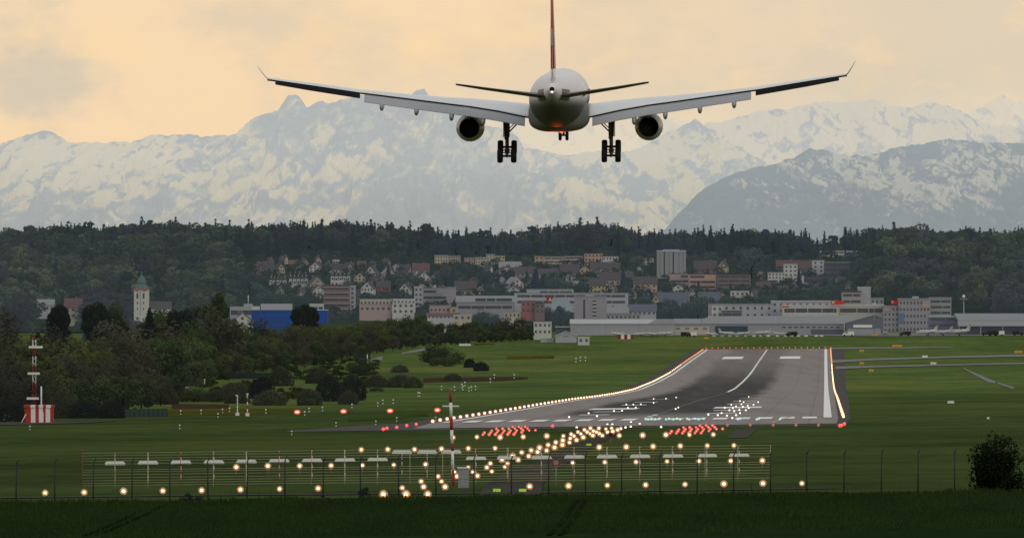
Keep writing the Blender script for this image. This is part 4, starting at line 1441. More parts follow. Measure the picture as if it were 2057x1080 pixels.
    MB().box(gx + s * .30, gx + s * .38, 1.2, 3.0, -4.0, -2.2).build('gear_door', AG, gear)
    for (wy, wz) in ((0.85, -5.93), (2.75, -5.05)):
        for sx in (-1, 1):
            mb = MB()
            prof = [(-.29, .34), (-.29, .58), (-.22, .68), (-.08, .71), (.08, .71), (.22, .68), (.29, .58), (.29, .34)]
            mb.lathe((gx + sx * .70, wy, wz), (1, 0, 0), prof, 28)
            mb.lathe((gx + sx * .70, wy, wz), (1, 0, 0), [(-.29, .34), (-.12, .30), (-.10, .01)], 20)
            mb.lathe((gx + sx * .70, wy, wz), (1, 0, 0), [(.10, .01), (.12, .30), (.29, .34)], 20)
            mb.build('wheel', ABLK, gear)
        MB().tube((gx - .7, wy, wz), (gx + .7, wy, wz), .12, n=10).build('axle', ADARK, gear)
    for q in range(3):
        zq = -5.35 - q * .28
        MB().tube((gx - .42, 1.5 - q * .3, zq), (gx + .42, 1.5 - q * .3, zq), .05, n=6).build('brake_rod', ADARK, gear)
# nose gear
ny = 24.5
mb = MB()
mb.tube((0, ny, -2.3), (0, ny, -4.3), .16, .12, 10)
mb.tube((-.3, ny, -4.25), (.3, ny, -4.25), .09, n=8)
ng = mb.build('nose_gear', ADARK, air)
for sx in (-1, 1):
    mb = MB()
    prof = [(-.17, .25), (-.17, .42), (-.1, .51), (0, .53), (.1, .51), (.17, .42), (.17, .25)]
    mb.lathe((sx * .36, ny, -4.27), (1, 0, 0), prof, 24)
    mb.lathe((sx * .36, ny, -4.27), (1, 0, 0), [(-.17, .25), (-.06, .01)], 20)
    mb.lathe((sx * .36, ny, -4.27), (1, 0, 0), [(.06, .01), (.17, .25)], 20)
    mb.build('wheel', ABLK, ng)
    MB().box(sx * .75 - .03, sx * .75 + .03, ny - .8, ny + .6, -3.4, -2.5).build('gear_door', AW, ng)
# fin with the white cross on red
mb = MB()


def finsec(z, yte, c, th, n=1):
    pts = [(0, .10), (.3, .75), (.6, 1), (.85, .7), (.96, .35), (1, 0)]
    o = [(th / 2 * v, yte + c * u, z) for u, v in pts] + [(-th / 2 * v, yte + c * u, z) for u, v in reversed(pts[:-1])]
    return o


def finp(z):
    return np.interp(z, [1.6, 11.6], [-28.6, -32.2]), np.interp(z, [1.6, 11.6], [8.2, 3.1]), np.interp(z, [1.6, 11.6], [.60, .24])


zs = [1.4, 2.2, 3.2, 4.4, 6, 8, 10, 11.6]
mb.loft([finsec(z, *map(float, finp(z))) for z in zs], 0)
fin = mb.build('tail_fin', ARED, air)
mb = MB()
mb.loft([finsec(z, *[float(q) * k for q, k in zip(finp(z), (1, 1, 1.06))]) for z in (1.35, 2.3, 3.3)], 0)
mb.build('fin_base', AW, fin)
WCROSS = mat('tail_cross_white', (0.75, 0.74, 0.72), 0.4, 0.03, 0.5)
for s in (-1, 1):
    mb = MB()

    def skin(y, z):
        yt, c, th = map(float, finp(z))
        u = (y - yt) / c
        v = float(np.interp(u, [0, .3, .6, .85, .96, 1], [.1, .75, 1, .7, .35, 0]))
        return (s * (th / 2 * v + 0.012), y, z)

    def plate(ya, yb, za, zb, n=8):
        rows = [[skin(ya + (yb - ya) * i / n, za + (zb - za) * j / n) for i in range(n + 1)] for j in range(n + 1)]
        mb.loft(rows, 0, True, cap=False, closed=False)
    yc, zc_ = -26.9, 6.9
    plate(yc - .55, yc + .55, zc_ - 1.9, zc_ + 1.9)
    plate(yc - 1.9, yc - .56, zc_ - .55, zc_ + .55)
    plate(yc + .56, yc + 1.9, zc_ - .55, zc_ + .55)
    mb.build('white_cross', WCROSS, fin)
# the rudder: hinged behind the fin
mb = MB()
for z in zs:
    pass
mb.loft([[(.045, finp(z)[0] + .05, z), (0.02, finp(z)[0] - 1.0 * finp(z)[1] / 8.2 - .3, z), (-.02, finp(z)[0] - 1.0 * finp(z)[1] / 8.2 - .3, z), (-.045, finp(z)[0] + .05, z)] for z in (3.32, 5.6)], 0, False)
mb.loft([[(.045, finp(z)[0] + .05, z), (0.02, finp(z)[0] - 1.0 * finp(z)[1] / 8.2 - .3, z), (-.02, finp(z)[0] - 1.0 * finp(z)[1] / 8.2 - .3, z), (-.045, finp(z)[0] + .05, z)] for z in (5.602, 7.4)], 1, False)
mb.loft([[(.045, finp(z)[0] + .05, z), (0.02, finp(z)[0] - 1.0 * finp(z)[1] / 8.2 - .3, z), (-.02, finp(z)[0] - 1.0 * finp(z)[1] / 8.2 - .3, z), (-.045, finp(z)[0] + .05, z)] for z in (7.402, 11.4)], 0, False)
mb.build('rudder', [ARED, WCROSS], fin)
# ================================================================== town
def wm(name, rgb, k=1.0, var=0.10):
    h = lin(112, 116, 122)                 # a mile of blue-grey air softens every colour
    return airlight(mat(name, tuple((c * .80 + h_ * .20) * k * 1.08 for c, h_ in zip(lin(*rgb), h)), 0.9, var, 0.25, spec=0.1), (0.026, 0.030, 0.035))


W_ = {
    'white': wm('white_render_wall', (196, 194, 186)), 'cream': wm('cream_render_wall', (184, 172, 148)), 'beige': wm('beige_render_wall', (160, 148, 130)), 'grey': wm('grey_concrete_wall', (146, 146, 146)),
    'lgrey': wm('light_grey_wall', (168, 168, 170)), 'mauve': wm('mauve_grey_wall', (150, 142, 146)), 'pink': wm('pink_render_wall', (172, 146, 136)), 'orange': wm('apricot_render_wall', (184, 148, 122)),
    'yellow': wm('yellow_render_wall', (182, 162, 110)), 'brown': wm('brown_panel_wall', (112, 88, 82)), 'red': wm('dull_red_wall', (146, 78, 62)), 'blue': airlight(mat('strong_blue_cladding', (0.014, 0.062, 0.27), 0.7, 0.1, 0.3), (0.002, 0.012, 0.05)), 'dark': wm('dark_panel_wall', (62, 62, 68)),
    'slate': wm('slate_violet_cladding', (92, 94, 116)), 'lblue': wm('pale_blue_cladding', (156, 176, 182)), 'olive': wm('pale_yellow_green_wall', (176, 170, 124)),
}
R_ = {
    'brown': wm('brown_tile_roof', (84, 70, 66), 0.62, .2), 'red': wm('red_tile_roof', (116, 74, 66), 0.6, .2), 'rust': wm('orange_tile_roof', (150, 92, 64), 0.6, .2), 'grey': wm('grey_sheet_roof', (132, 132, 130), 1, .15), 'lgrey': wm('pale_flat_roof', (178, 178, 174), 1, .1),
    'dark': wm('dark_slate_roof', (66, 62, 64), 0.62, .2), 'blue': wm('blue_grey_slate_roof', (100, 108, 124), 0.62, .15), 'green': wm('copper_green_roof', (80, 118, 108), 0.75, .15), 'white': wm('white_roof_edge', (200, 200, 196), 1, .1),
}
GLASS = mat('dark_window_glass', (0.050, 0.054, 0.060), 0.25, 0.2, 1, spec=0.5)
airlight(GLASS, (0.018, 0.021, 0.025))
TEAL = mat('dark_teal_door', (0.05, 0.075, 0.10), 0.5, 0.2, 0.5)
_m = MB()
_m.box(-.5, .5, -.5, .5, -.5, .5)
ME_WIN = _m.mesh('window', GLASS)
ME_BOX = {}


def unit_box(name, m):
    k = (name, m.name)
    if k not in ME_BOX:
        b_ = MB()
        b_.box(-.5, .5, -.5, .5, -.5, .5)
        ME_BOX[k] = b_.mesh(name, m)
    return ME_BOX[k]


def boxpart(name, m, t, x0, x1, y0, y1, z0, z1):
    return link(name, unit_box(name, m), t, ((x0 + x1) / 2, (y0 + y1) / 2, (z0 + z1) / 2), scale=(x1 - x0, y1 - y0, z1 - z0))


def win(t, x, z, w_, h_, y=0.0):
    return link('window', ME_WIN, t, (x, y - 0.02, z), scale=(w_, 0.16, h_))


def bld(kind, x0, x1, yb, ye, yt, wall, roof, wins, label, cat='house', name='house', yaw=0, depth=None, group=None, Yfix=None, chim=True):
    """a building standing on the terrain at the photograph's base line; wins = (columns, rows), or ('b', rows) for window bands."""
    g = ground_at((x0 + x1) / 2, yb, 4600)
    if Yfix:
        g = P((x0 + x1) / 2, yb, Yfix)
    k = g.y / F
    cs = abs(math.cos(R(yaw)))
    w_ = (x1 - x0) * k
    d = depth or max(8.0, min(14.0, w_ * 1.1))
    if yaw:
        w_ = max(4.0, (w_ - d * abs(math.sin(R(yaw)))) / cs)
    he, ht = (yb - ye) * k, (yb - yt) * k
    t = thing(name, label, cat, (g.x, g.y, g.z), R(yaw), group)
    wl, rf = W_[wall], R_[roof]
    hw = w_ / 2
    y0 = 0.0
    if kind == 'flat':
        he = ht
        MB().box(-hw, hw, 0, d, -4, ht).build('wall', wl, t)
        MB().box(-hw - .25, hw + .25, -.25, d + .25, ht, ht + max(.35, min(.9, ht * .05))).build('roof', rf, t)
    elif kind == 'gable':
        o = .55
        mb = MB()
        A = [(-hw, 0, -4), (hw, 0, -4), (hw, 0, he), (0, 0, ht), (-hw, 0, he)]
        B = [(x, d, z) for x, _, z in A]
        mb.face(A)
        mb.face(B[::-1])
        for i in (0, 1, 4):
            j = (i + 1) % 5
            mb.face([A[j], A[i], B[i], B[j]][::-1])
        mb.build('wall', wl, t)
        mb = MB()
        sl = (ht - he) / hw
        for s in (-1, 1):
            q = [(s * (hw + o), -o * 1.2, he - o * sl), (0, -o * 1.2, ht), (0, d + o, ht), (s * (hw + o), d + o, he - o * sl)]
            lo = [(x, y, z + .06) for x, y, z in q]
            hi = [(x, y, z + .40) for x, y, z in q]
            mb.loft([lo, hi], 0, False)
        r_ = mb.build('roof', rf, t)
    else:                                    # roof slope facing the viewer
        o = .5
        mb = MB()
        A = [(-hw, 0, -4), (-hw, d, -4), (-hw, d, he), (-hw, d / 2, ht), (-hw, 0, he)]
        B = [(hw, y, z) for _, y, z in A]
        mb.face(A[::-1])
        mb.face(B)
        for i in (0, 1, 4):
            j = (i + 1) % 5
            mb.face([A[i], A[j], B[j], B[i]])
        mb.build('wall', wl, t)
        mb = MB()
        sl = (ht - he) / (d / 2)
        for s in (0, 1):
            ya, yb_ = (-o, d / 2) if s == 0 else (d + o, d / 2)
            q = [(-hw - o, ya, he - o * sl), (hw + o, ya, he - o * sl), (hw + o, yb_, ht), (-hw - o, yb_, ht)]
            mb.loft([[(x, y, z + .06) for x, y, z in q], [(x, y, z + .36) for x, y, z in q]], 0, False)
        r_ = mb.build('roof', rf, t)
    if kind != 'flat' and chim:
        cx_ = hw * random.choice((-.4, .35, .5))
        MB().box(cx_ - .45, cx_ + .45, d * .55, d * .55 + .8, he, ht + 1.1).build('chimney', W_['brown'], r_)
    if wins:
        c, r = wins
        top = he if kind != 'gable' else he + (ht - he) * .12
        if c == 'b':
            fh = ht / r
            nb = max(2, int(w_ / 7))
            for q in range(r):                   # each band broken into bays of unequal length
                cuts_ = [0.0] + sorted((i + random.uniform(-.25, .25)) / nb for i in range(1, nb)) + [1.0]
                for a_, b__ in zip(cuts_[:-1], cuts_[1:]):
                    if random.random() < .10:
                        continue
                    ww = w_ * .95 * (b__ - a_)
                    win(t, -w_ * .475 + w_ * .95 * (a_ + b__) / 2, fh * (q + .55), max(.6, ww - .45), fh * .40)
        else:
            fh = top / r
            for q in range(r):
                for i in range(c):
                    win(t, -hw + w_ * (i + .5) / c, fh * (q + .55), min(1.35, w_ / c * .45), min(1.4, fh * .44))
            if kind == 'gable' and ht - he > 2.5:
                win(t, 0, he + (ht - he) * .38, 1.3, min(1.5, (ht - he) * .32))
    return t


H = bld
H('gable', 467, 491, 530, 525, 517, 'beige', 'brown', (3, 1), 'small beige house alone at the edge of the hillside wood', yaw=8)
H('gable', 618, 648, 547, 537, 526, 'white', 'brown', (3, 2), 'large white gabled house high above the left terraces', yaw=-10)
H('flat', 668, 685, 531, 525, 522, 'white', 'lgrey', (3, 1), 'small white flat roofed house under the ridge wood')
H('side', 582, 602, 538, 530, 523, 'brown', 'rust', (3, 1), 'house with a bright orange roof on the upper slope')
H('side', 528, 552, 547, 538, 525, 'beige', 'brown', (4, 1), 'brown roofed house left of the orange roof', yaw=6)
H('gable', 553, 577, 549, 541, 529, 'cream', 'dark', (3, 1), 'dark roofed house below the orange roof', yaw=20)
H('gable', 505, 528, 553, 546, 536, 'brown', 'brown', (2, 1), 'brown house hidden in trees left of the terraces', yaw=-15)
H('gable', 693, 714, 549, 541, 530, 'white', 'brown', (2, 1), 'white gabled house right of the dark roofed row', yaw=14)
H('side', 660, 693, 548, 541, 530, 'white', 'dark', (5, 1), 'long dark roofed house beside a white gable')
H('gable', 730, 758, 562, 548, 534, 'white', 'brown', (3, 2), 'tall white gabled house at the right end of the upper row', yaw=-12)
H('side', 718, 738, 540, 533, 525, 'cream', 'red', (3, 1), 'reddish roofed house just under the ridge wood', yaw=9)


def terrace(x0, x1, yb, ye, yt, n, where, wall='white', dy=0):
    for i in range(n):
        a, b_ = x0 + (x1 - x0) * i / n, x0 + (x1 - x0) * (i + 1) / n
        H('gable', a + .2, b_ - .2, yb + dy * i, ye + dy * i, yt + dy * i + (i % 2) * 1.5, wall, 'brown', (1, 2), f'narrow white gabled row house, {ordn(i + 1)} from left in the {where}', name='row_house', depth=12, group=f'row houses in the {where}', chim=(i % 2 == 0))


terrace(541, 576, 579, 565, 552, 5, 'leftmost terrace of brown roofs')
terrace(580, 619, 585, 563, 548, 5, 'middle terrace right of the first')
terrace(664, 704, 575, 557, 545, 5, 'terrace above the brown banded block')
H('gable', 619, 656, 587, 571, 555, 'beige', 'brown', (3, 2), 'broad brownish gabled house between two terraces', yaw=10)
H('gable', 711, 734, 574, 558, 548, 'cream', 'brown', (3, 2), 'cream gabled house right of the upper terrace')
H('gable', 627, 653, 600, 583, 573, 'white', 'brown', (3, 2), 'white gabled house directly left of the brown banded block', yaw=12)
H('gable', 722, 752, 596, 579, 566, 'white', 'brown', (4, 2), 'white gabled house right of the grey stair tower', yaw=-8)
H('gable', 768, 796, 564, 549, 538, 'beige', 'grey', (2, 2), 'beige chalet with wide pale eaves by the yellow green tree', yaw=10)
H('side', 757, 784, 592, 576, 565, 'red', 'brown', (3, 2), 'dull red house right of the white gable')
H('gable', 800, 825, 595, 580, 569, 'white', 'brown', (2, 2), 'white gabled house left of the grey stair block', yaw=-10)
H('side', 829, 862, 551, 543, 529, 'white', 'red', (4, 1), 'house with a broad red roof right of the yellow green tree')
H('gable', 836, 867, 569, 556, 546, 'white', 'dark', (3, 1), 'white chalet below the broad red roof', yaw=14)
H('flat', 828, 839, 566, 552, 552, 'yellow', 'grey', (1, 2), 'narrow yellow house beside the chalet', depth=8)
H('side', 843, 884, 578, 571, 564, 'white', 'brown', (4, 1), 'low house with a pale eaved brown roof above the grey block')
H('flat', 873, 900, 533, 516, 513, 'cream', 'grey', (5, 3), 'cream flat roofed apartment block on the ridge road, the left one', 'apartment block', 'apartment_block')
H('flat', 900, 925, 531, 515, 514, 'beige', 'grey', (5, 3), 'beige apartment block next to the left cream one', 'apartment block', 'apartment_block')
H('flat', 933, 952, 537, 519, 518, 'pink', 'grey', (3, 3), 'pinkish apartment block on the ridge road', 'apartment block', 'apartment_block')
H('flat', 954, 977, 536, 517, 517, 'cream', 'grey', (4, 3), 'cream apartment block right of the pinkish one', 'apartment block', 'apartment_block')
H('flat', 977, 994, 532, 512, 511, 'cream', 'grey', (3, 4), 'taller cream apartment block on the ridge road', 'apartment block', 'apartment_block')
H('flat', 995, 1014, 530, 516, 514, 'olive', 'grey', (3, 2), 'pale yellowish apartment block at the right end of the ridge row', 'apartment block', 'apartment_block')
H('side', 1003, 1048, 543, 537, 526, 'grey', 'grey', (6, 1), 'long house with a pale slanted roof below the ridge row', chim=False)
H('flat', 1074, 1092, 537, 516, 515, 'orange', 'grey', (2, 3), 'apricot end block of the cream apartments', 'apartment block', 'apartment_block')
H('flat', 1093, 1132, 536, 517, 516, 'cream', 'grey', ('b', 3), 'cream apartment block with balcony bands, left half', 'apartment block', 'apartment_block')
H('flat', 1134, 1171, 535, 518, 515, 'pink', 'grey', ('b', 3), 'pinkish apartment block with balcony bands, right half', 'apartment block', 'apartment_block')
H('flat', 1174, 1210, 533, 512, 510, 'orange', 'grey', (5, 3), 'apricot apartment block with small windows at the ridge', 'apartment block', 'apartment_block')
H('flat', 1211, 1242, 533, 518, 515, 'white', 'dark', (5, 2), 'white apartment block right of the apricot block', 'apartment block', 'apartment_block')
H('side', 1035, 1076, 565, 549, 536, 'mauve', 'brown', (4, 2), 'large brown roofed house in front of the dark trees')
H('side', 1082, 1124, 560, 551, 540, 'beige', 'brown', (4, 1), 'brown roofed house under the cream apartments')
H('side', 1125, 1166, 560, 549, 531, 'beige', 'brown', (5, 1), 'wide brown roofed house under the pinkish apartments', yaw=6)
H('gable', 1165, 1184, 559, 541, 534, 'olive', 'brown', (2, 2), 'pale yellow gable end beside a wide brown roof')
H('side', 1186, 1245, 549, 540, 527, 'cream', 'brown', (8, 1), 'long brown roofed row with a cream wall below the ridge')
H('side', 1205, 1246, 574, 562, 547, 'beige', 'brown', (4, 1), 'dark brown roof below the long brown roofed row')
H('side', 1184, 1216, 589, 573, 559, 'yellow', 'brown', (4, 2), 'bright yellow house with a brown roof')
H('gable', 1216, 1238, 592, 580, 570, 'cream', 'brown', (2, 2), 'cream gabled house right of the bright yellow house', yaw=-12)
H('gable', 1020, 1058, 580, 570, 557, 'white', 'grey', (3, 2), 'white house with steep pale gables among dark trees', yaw=18)
H('gable', 1015, 1047, 597, 583, 574, 'white', 'brown', (4, 1), 'white gabled house above the long grey roof', yaw=-5)
H('side', 914, 956, 594, 582, 565, 'beige', 'brown', (4, 1), 'brown hipped roof house right of the grey office block')
H('gable', 956, 974, 592, 583, 574, 'cream', 'brown', (2, 1), 'small cream gable between brown roof and trees')
H('gable', 992, 1009, 559, 551, 541, 'lgrey', 'grey', (2, 1), 'small pale gabled house among the trees')
H('side', 1273, 1320, 588, 570, 556, 'orange', 'brown', (4, 2), 'apricot house with a broad brown roof below the high rise')
H('gable', 1256, 1279, 600, 590, 581, 'cream', 'grey', (2, 1), 'cream gabled house left of the apricot house')
H('gable', 1344, 1381, 592, 581, 571, 'white', 'dark', (4, 1), 'white chalet under the pinkish apartments', yaw=-6)
H('side', 1322, 1384, 618, 608, 588, 'lgrey', 'blue', (7, 1), 'house with a broad blue grey roof left of the green tree')
H('gable', 1309, 1326, 622, 606, 592, 'cream', 'blue', (2, 2), 'cream gable end left of the broad blue grey roof')
H('side', 1404, 1444, 612, 606, 587, 'lgrey', 'blue', (5, 1), 'second blue grey roof right of the green tree')
H('gable', 1440, 1461, 552, 534, 523, 'olive', 'brown', (3, 2), 'tall pale yellow gabled house by the dark wood', yaw=-14)
H('side', 1395, 1440, 552, 541, 524, 'brown', 'brown', (4, 1), 'low brown house left of the tall pale yellow gable')
H('flat', 1415, 1440, 549, 541, 540, 'white', 'lgrey', ('b', 1), 'white flat roofed strip house by the pale yellow gable')
H('flat', 1346, 1384, 580, 552, 550, 'pink', 'brown', ('b', 3), 'pinkish apartment block with balcony bands below the high rise', 'apartment block', 'apartment_block')
H('flat', 1384, 1438, 582, 553, 551, 'orange', 'dark', ('b', 3), 'apricot apartment block right of the pinkish one', 'apartment block', 'apartment_block')
H('flat', 1440, 1508, 585, 556, 552, 'brown', 'dark', ('b', 4), 'long brown apartment block with balcony rows', 'apartment block', 'apartment_block')
H('flat', 1543, 1577, 574, 550, 548, 'white', 'lgrey', (5, 4), 'white stepped apartment block, its lower left half', 'apartment block', 'apartment_block')
H('flat', 1575, 1602, 573, 537, 532, 'white', 'lgrey', (3, 5), 'white stepped apartment block, its taller right half', 'apartment block', 'apartment_block')
H('side', 1560, 1605, 548, 538, 523, 'cream', 'red', (6, 1), 'long red roofed house behind the white stepped block')
H('side', 1606, 1640, 550, 540, 524, 'beige', 'red', (4, 1), 'red roofed house left of the dark offices')
H('flat', 1632, 1656, 556, 528, 524, 'white', 'lgrey', (2, 4), 'white square stair tower of the dark office block', 'office block', 'office_block')
H('flat', 1656, 1707, 558, 530, 527, 'dark', 'grey', ('b', 3), 'dark banded office block on the slope at right', 'office block', 'office_block')
H('flat', 1612, 1700, 573, 560, 556, 'dark', 'brown', ('b', 1), 'low dark terrace building under the dark offices', 'office block', 'office_block')
H('flat', 1602, 1615, 575, 556, 554, 'white', 'lgrey', (1, 3), 'narrow white tower house beside the dark terrace')
H('flat', 1646, 1667, 516, 506, 504, 'white', 'lgrey', ('b', 1), 'white flat villa high on the slope, left of three', 'villa', 'villa')
H('flat', 1673, 1696, 518, 505, 504, 'white', 'lgrey', ('b', 2), 'white flat villa high on the slope, middle of three', 'villa', 'villa')
H('flat', 1700, 1723, 514, 505, 504, 'white', 'lgrey', ('b', 1), 'white flat villa high on the slope, right of three', 'villa', 'villa')
H('side', 1520, 1549, 586, 577, 567, 'mauve', 'red', (3, 1), 'small red brown roofed house left of the white stepped block')
H('flat', 1468, 1505, 606, 588, 585, 'white', 'lgrey', (4, 2), 'white cube house with dark windows behind the hangars')
H('flat', 1219, 1266, 614, 596, 592, 'grey', 'grey', ('b', 1), 'low grey commercial block left of the apricot house', 'commercial building', 'commercial_building')
H('side', 700, 716, 556, 549, 540, 'cream', 'brown', (2, 1), 'small brown roofed house between white gables', yaw=12)
H('side', 800, 824, 548, 541, 532, 'beige', 'dark', (3, 1), 'dark roofed house behind the yellow green tree', yaw=-8)
H('side', 1246, 1275, 566, 557, 545, 'beige', 'brown', (3, 1), 'brown roofed house beside the dark conifer', yaw=8)
H('flat', 1290, 1313, 533, 522, 519, 'cream', 'grey', (3, 2), 'cream block half hidden left of the high rise', 'apartment block', 'apartment_block')

# --- small houses scattered up the slope, zone by zone
def scatter_houses(zone, spots):
    for i, (cx_, yb_) in enumerate(spots):
        w_ = random.uniform(13, 21)
        h_ = random.uniform(12, 18)
        kind = random.choice(('gable', 'gable', 'side'))
        wl = random.choice(('white', 'white', 'cream', 'beige', 'lgrey'))
        rf = random.choice(('brown', 'brown', 'dark', 'red', 'grey'))
        word = {'white': 'white', 'cream': 'cream', 'beige': 'beige', 'lgrey': 'pale grey'}[wl]
        roof = {'brown': 'brown', 'dark': 'dark', 'red': 'reddish', 'grey': 'grey'}[rf]
        bld(kind, cx_ - w_ / 2, cx_ + w_ / 2, yb_, yb_ - h_ * .52, yb_ - h_, wl, rf, (random.choice((2, 3)), 1 if h_ < 15 else 2), f'{word} house with {roof} roof, {ordn(i + 1)} from left {zone}',
            yaw=random.uniform(-25, 25), group=f'small houses {zone}')


scatter_houses('under the left ridge wood', [(516, 541), (538, 534), (566, 531), (600, 549), (612, 536), (640, 533), (656, 541), (704, 540), (746, 541), (772, 537), (792, 545)])
scatter_houses('between terraces and banded block', [(562, 592), (604, 594), (660, 590), (690, 583), (708, 590), (744, 574), (760, 570), (784, 576)])
scatter_houses('around the yellow green tree', [(778, 552), (806, 560), (826, 575), (846, 584), (868, 571), (884, 560), (890, 588)])
scatter_houses('below the cream ridge apartments', [(905, 552), (925, 560), (938, 547), (950, 572), (968, 563), (986, 577), (1006, 573), (978, 548), (1018, 549)])
scatter_houses('below the apricot apartments', [(1066, 575), (1096, 566), (1112, 554), (1140, 569), (1152, 578), (1174, 570), (1198, 556), (1226, 559), (1128, 582)])
scatter_houses('around the foot of the high rise', [(1262, 572), (1286, 552), (1298, 594), (1330, 600), (1366, 604), (1392, 600), (1420, 596), (1452, 602), (1520, 600), (1572, 590), (1592, 584)])
scatter_houses('on the right slope', [(1528, 556), (1536, 572), (1620, 582), (1648, 584), (1690, 574), (1702, 582), (1618, 553)])

# --- blocks and commercial buildings
t = H('flat', 650, 702, 630, 576, 574, 'brown', 'brown', ('b', 5), 'brown office block with five dark window bands', 'office block', 'office_block', depth=18)
for q in range(5):
    h = 54 * ground_at(676, 630, 4600).y / F
    boxpart('balcony_band', W_['pink'], t, -7.9, 7.9, -.35, -.1, h * (q + .86) / 5, h * (q + 1.0) / 5)
H('flat', 702, 714, 629, 580, 576, 'lgrey', 'lgrey', (1, 6), 'pale grey stair tower beside the brown office block', 'stair tower', 'stair_tower', depth=8)
H('flat', 714, 722, 628, 583, 582, 'dark', 'brown', ('b', 5), 'dark narrow wing right of the grey stair tower', 'office block', 'office_block', depth=9)
H('flat', 832, 849, 617, 582, 577, 'lgrey', 'lgrey', (2, 4), 'white stair block left of the grey banded offices', 'stair tower', 'stair_tower', depth=9)
H('flat', 849, 898, 616, 582, 580, 'grey', 'grey', ('b', 3), 'grey banded office block with rounded bays', 'office block', 'office_block')
H('flat', 898, 916, 618, 582, 578, 'mauve', 'grey', None, 'blank mauve grey end block of the banded offices', 'office block', 'office_block')
H('flat', 723, 790, 615, 604, 602, 'cream', 'white', (9, 1), 'long low building with a white parapet, left part', 'commercial building', 'commercial_building', Yfix=5990)
H('flat', 790, 834, 614, 603, 601, 'white', 'white', (6, 1), 'long low building with a white parapet, right part', 'commercial building', 'commercial_building', Yfix=5985)
H('flat', 722, 786, 630, 613, 611, 'pink', 'grey', (6, 1), 'low pinkish building in front of the white parapet', 'commercial building', 'commercial_building', Yfix=5930)
H('flat', 788, 832, 631, 612, 609, 'white', 'lgrey', (4, 2), 'white boxy building with one dark window bay', 'commercial building', 'commercial_building', Yfix=5925)
H('flat', 863, 904, 632, 616, 614, 'pink', 'grey', (5, 1), 'pink low building under the grey banded offices', 'commercial building', 'commercial_building', Yfix=5900)
H('flat', 904, 919, 631, 617, 617, 'orange', 'grey', (1, 1), 'apricot end of the pink low building', 'commercial building', 'commercial_building', Yfix=5895)
H('side', 858, 922, 640, 635, 629, 'white', 'red', (8, 1), 'low red roofed shed above the dark tree belt', 'shed', 'shed', Yfix=5820, chim=False)
H('flat', 911, 947, 644, 634, 633, 'cream', 'lgrey', (3, 1), 'cream boxy shed above the dark tree belt', 'shed', 'shed', Yfix=5790)
H('flat', 872, 900, 666, 652, 650, 'lgrey', 'white', (4, 1), 'pale shed glimpsed between tree crowns', 'shed', 'shed', Yfix=5640)
H('side', 917, 1032, 625, 607, 595, 'mauve', 'grey', ('b', 2), 'long hall with a grey sheet roof left of the glazed terminal', 'hall', 'hall', depth=26, chim=False, Yfix=5960)
t = H('flat', 1033, 1262, 613, 592, 589, 'lgrey', 'grey', ('b', 2), 'long pale commercial block with a red and white emblem', 'commercial building', 'commercial_building', depth=24, Yfix=5990)
kk = 5990 / F
cxp = (1033 + 1262) / 2
sgn = MB().box((1098 - cxp) * kk, (1111 - cxp) * kk, -.5, -.2, (613 - 606) * kk, (613 - 597) * kk).build('emblem_panel', REDP, t)
mb = MB()
q = [((1101.5 - cxp) * kk, (613 - 605) * kk), ((1103.2 - cxp) * kk, (613 - 605) * kk), ((1105 - cxp) * kk, (613 - 599.4) * kk), ((1106.8 - cxp) * kk, (613 - 605) * kk), ((1108.5 - cxp) * kk, (613 - 605) * kk), ((1105.6 - cxp) * kk, (613 - 598) * kk), ((1104.4 - cxp) * kk, (613 - 598) * kk)]
mb.loft([[(x, -.56, z) for x, z in q], [(x, -.51, z) for x, z in q]], 0, False)
mb.build('emblem', WHP, sgn)
H('flat', 1058, 1152, 592, 583, 582, 'lgrey', 'lgrey', ('b', 1), 'pale glazed upper storey above the emblem building', 'commercial building', 'commercial_building', Yfix=6080)
H('flat', 1109, 1145, 614, 603, 601, 'lblue', 'lgrey', None, 'pale blue low annex below the emblem', 'commercial building', 'commercial_building', Yfix=5955)
H('flat', 1047, 1075, 630, 607, 605, 'red', 'brown', (3, 2), 'dull red building before the long pale block', 'commercial building', 'commercial_building', Yfix=5900)
H('flat', 1075, 1094, 630, 612, 610, 'brown', 'brown', (2, 2), 'brown annex right of the dull red building', 'commercial building', 'commercial_building', Yfix=5895)
t = H('flat', 1154, 1218, 647, 600, 597, 'mauve', 'grey', None, 'mauve grey tower block with a dark column of balconies', 'apartment block', 'apartment_block', Yfix=5760, depth=16)
kk = 5760 / F
win(t, (1173.5 - 1186) * kk, 24 * kk, 4 * kk, 43 * kk)
for q in range(6):
    win(t, (1194 - 1186) * kk, (5 + q * 7.4) * kk, 8 * kk, 3 * kk)
    boxpart('balcony', W_['white'], t, (1189.5 - 1186) * kk, (1198.5 - 1186) * kk, -1.0, -.15, (1.2 + q * 7.4) * kk, (3.4 + q * 7.4) * kk)
    for sx in (-32.5, 32.5):
        boxpart('balcony', W_['grey'], t, (sx - 1.5) * kk, (sx + 1.5) * kk, 2, 5, (2 + q * 7.4) * kk, (5 + q * 7.4) * kk)
boxpart('roof_house', W_['mauve'], t, -3, 2, 4, 9, 50 * kk, 55 * kk)
H('flat', 1013, 1046, 652, 629, 627, 'cream', 'grey', (4, 2), 'cream block above the dark tree belt', 'apartment block', 'apartment_block', Yfix=5760)
H('flat', 1006, 1032, 662, 643, 642, 'white', 'white', (3, 1), 'white low house half hidden by the tree belt', Yfix=5700)
H('side', 1218, 1262, 636, 629, 618, 'grey', 'grey', (5, 1), 'grey low roof right of the mauve tower block', Yfix=5800)
H('flat', 1218, 1286, 642, 634, 632, 'grey', 'grey', (8, 1), 'long low grey shed right of the mauve tower block', 'shed', 'shed', Yfix=5730)
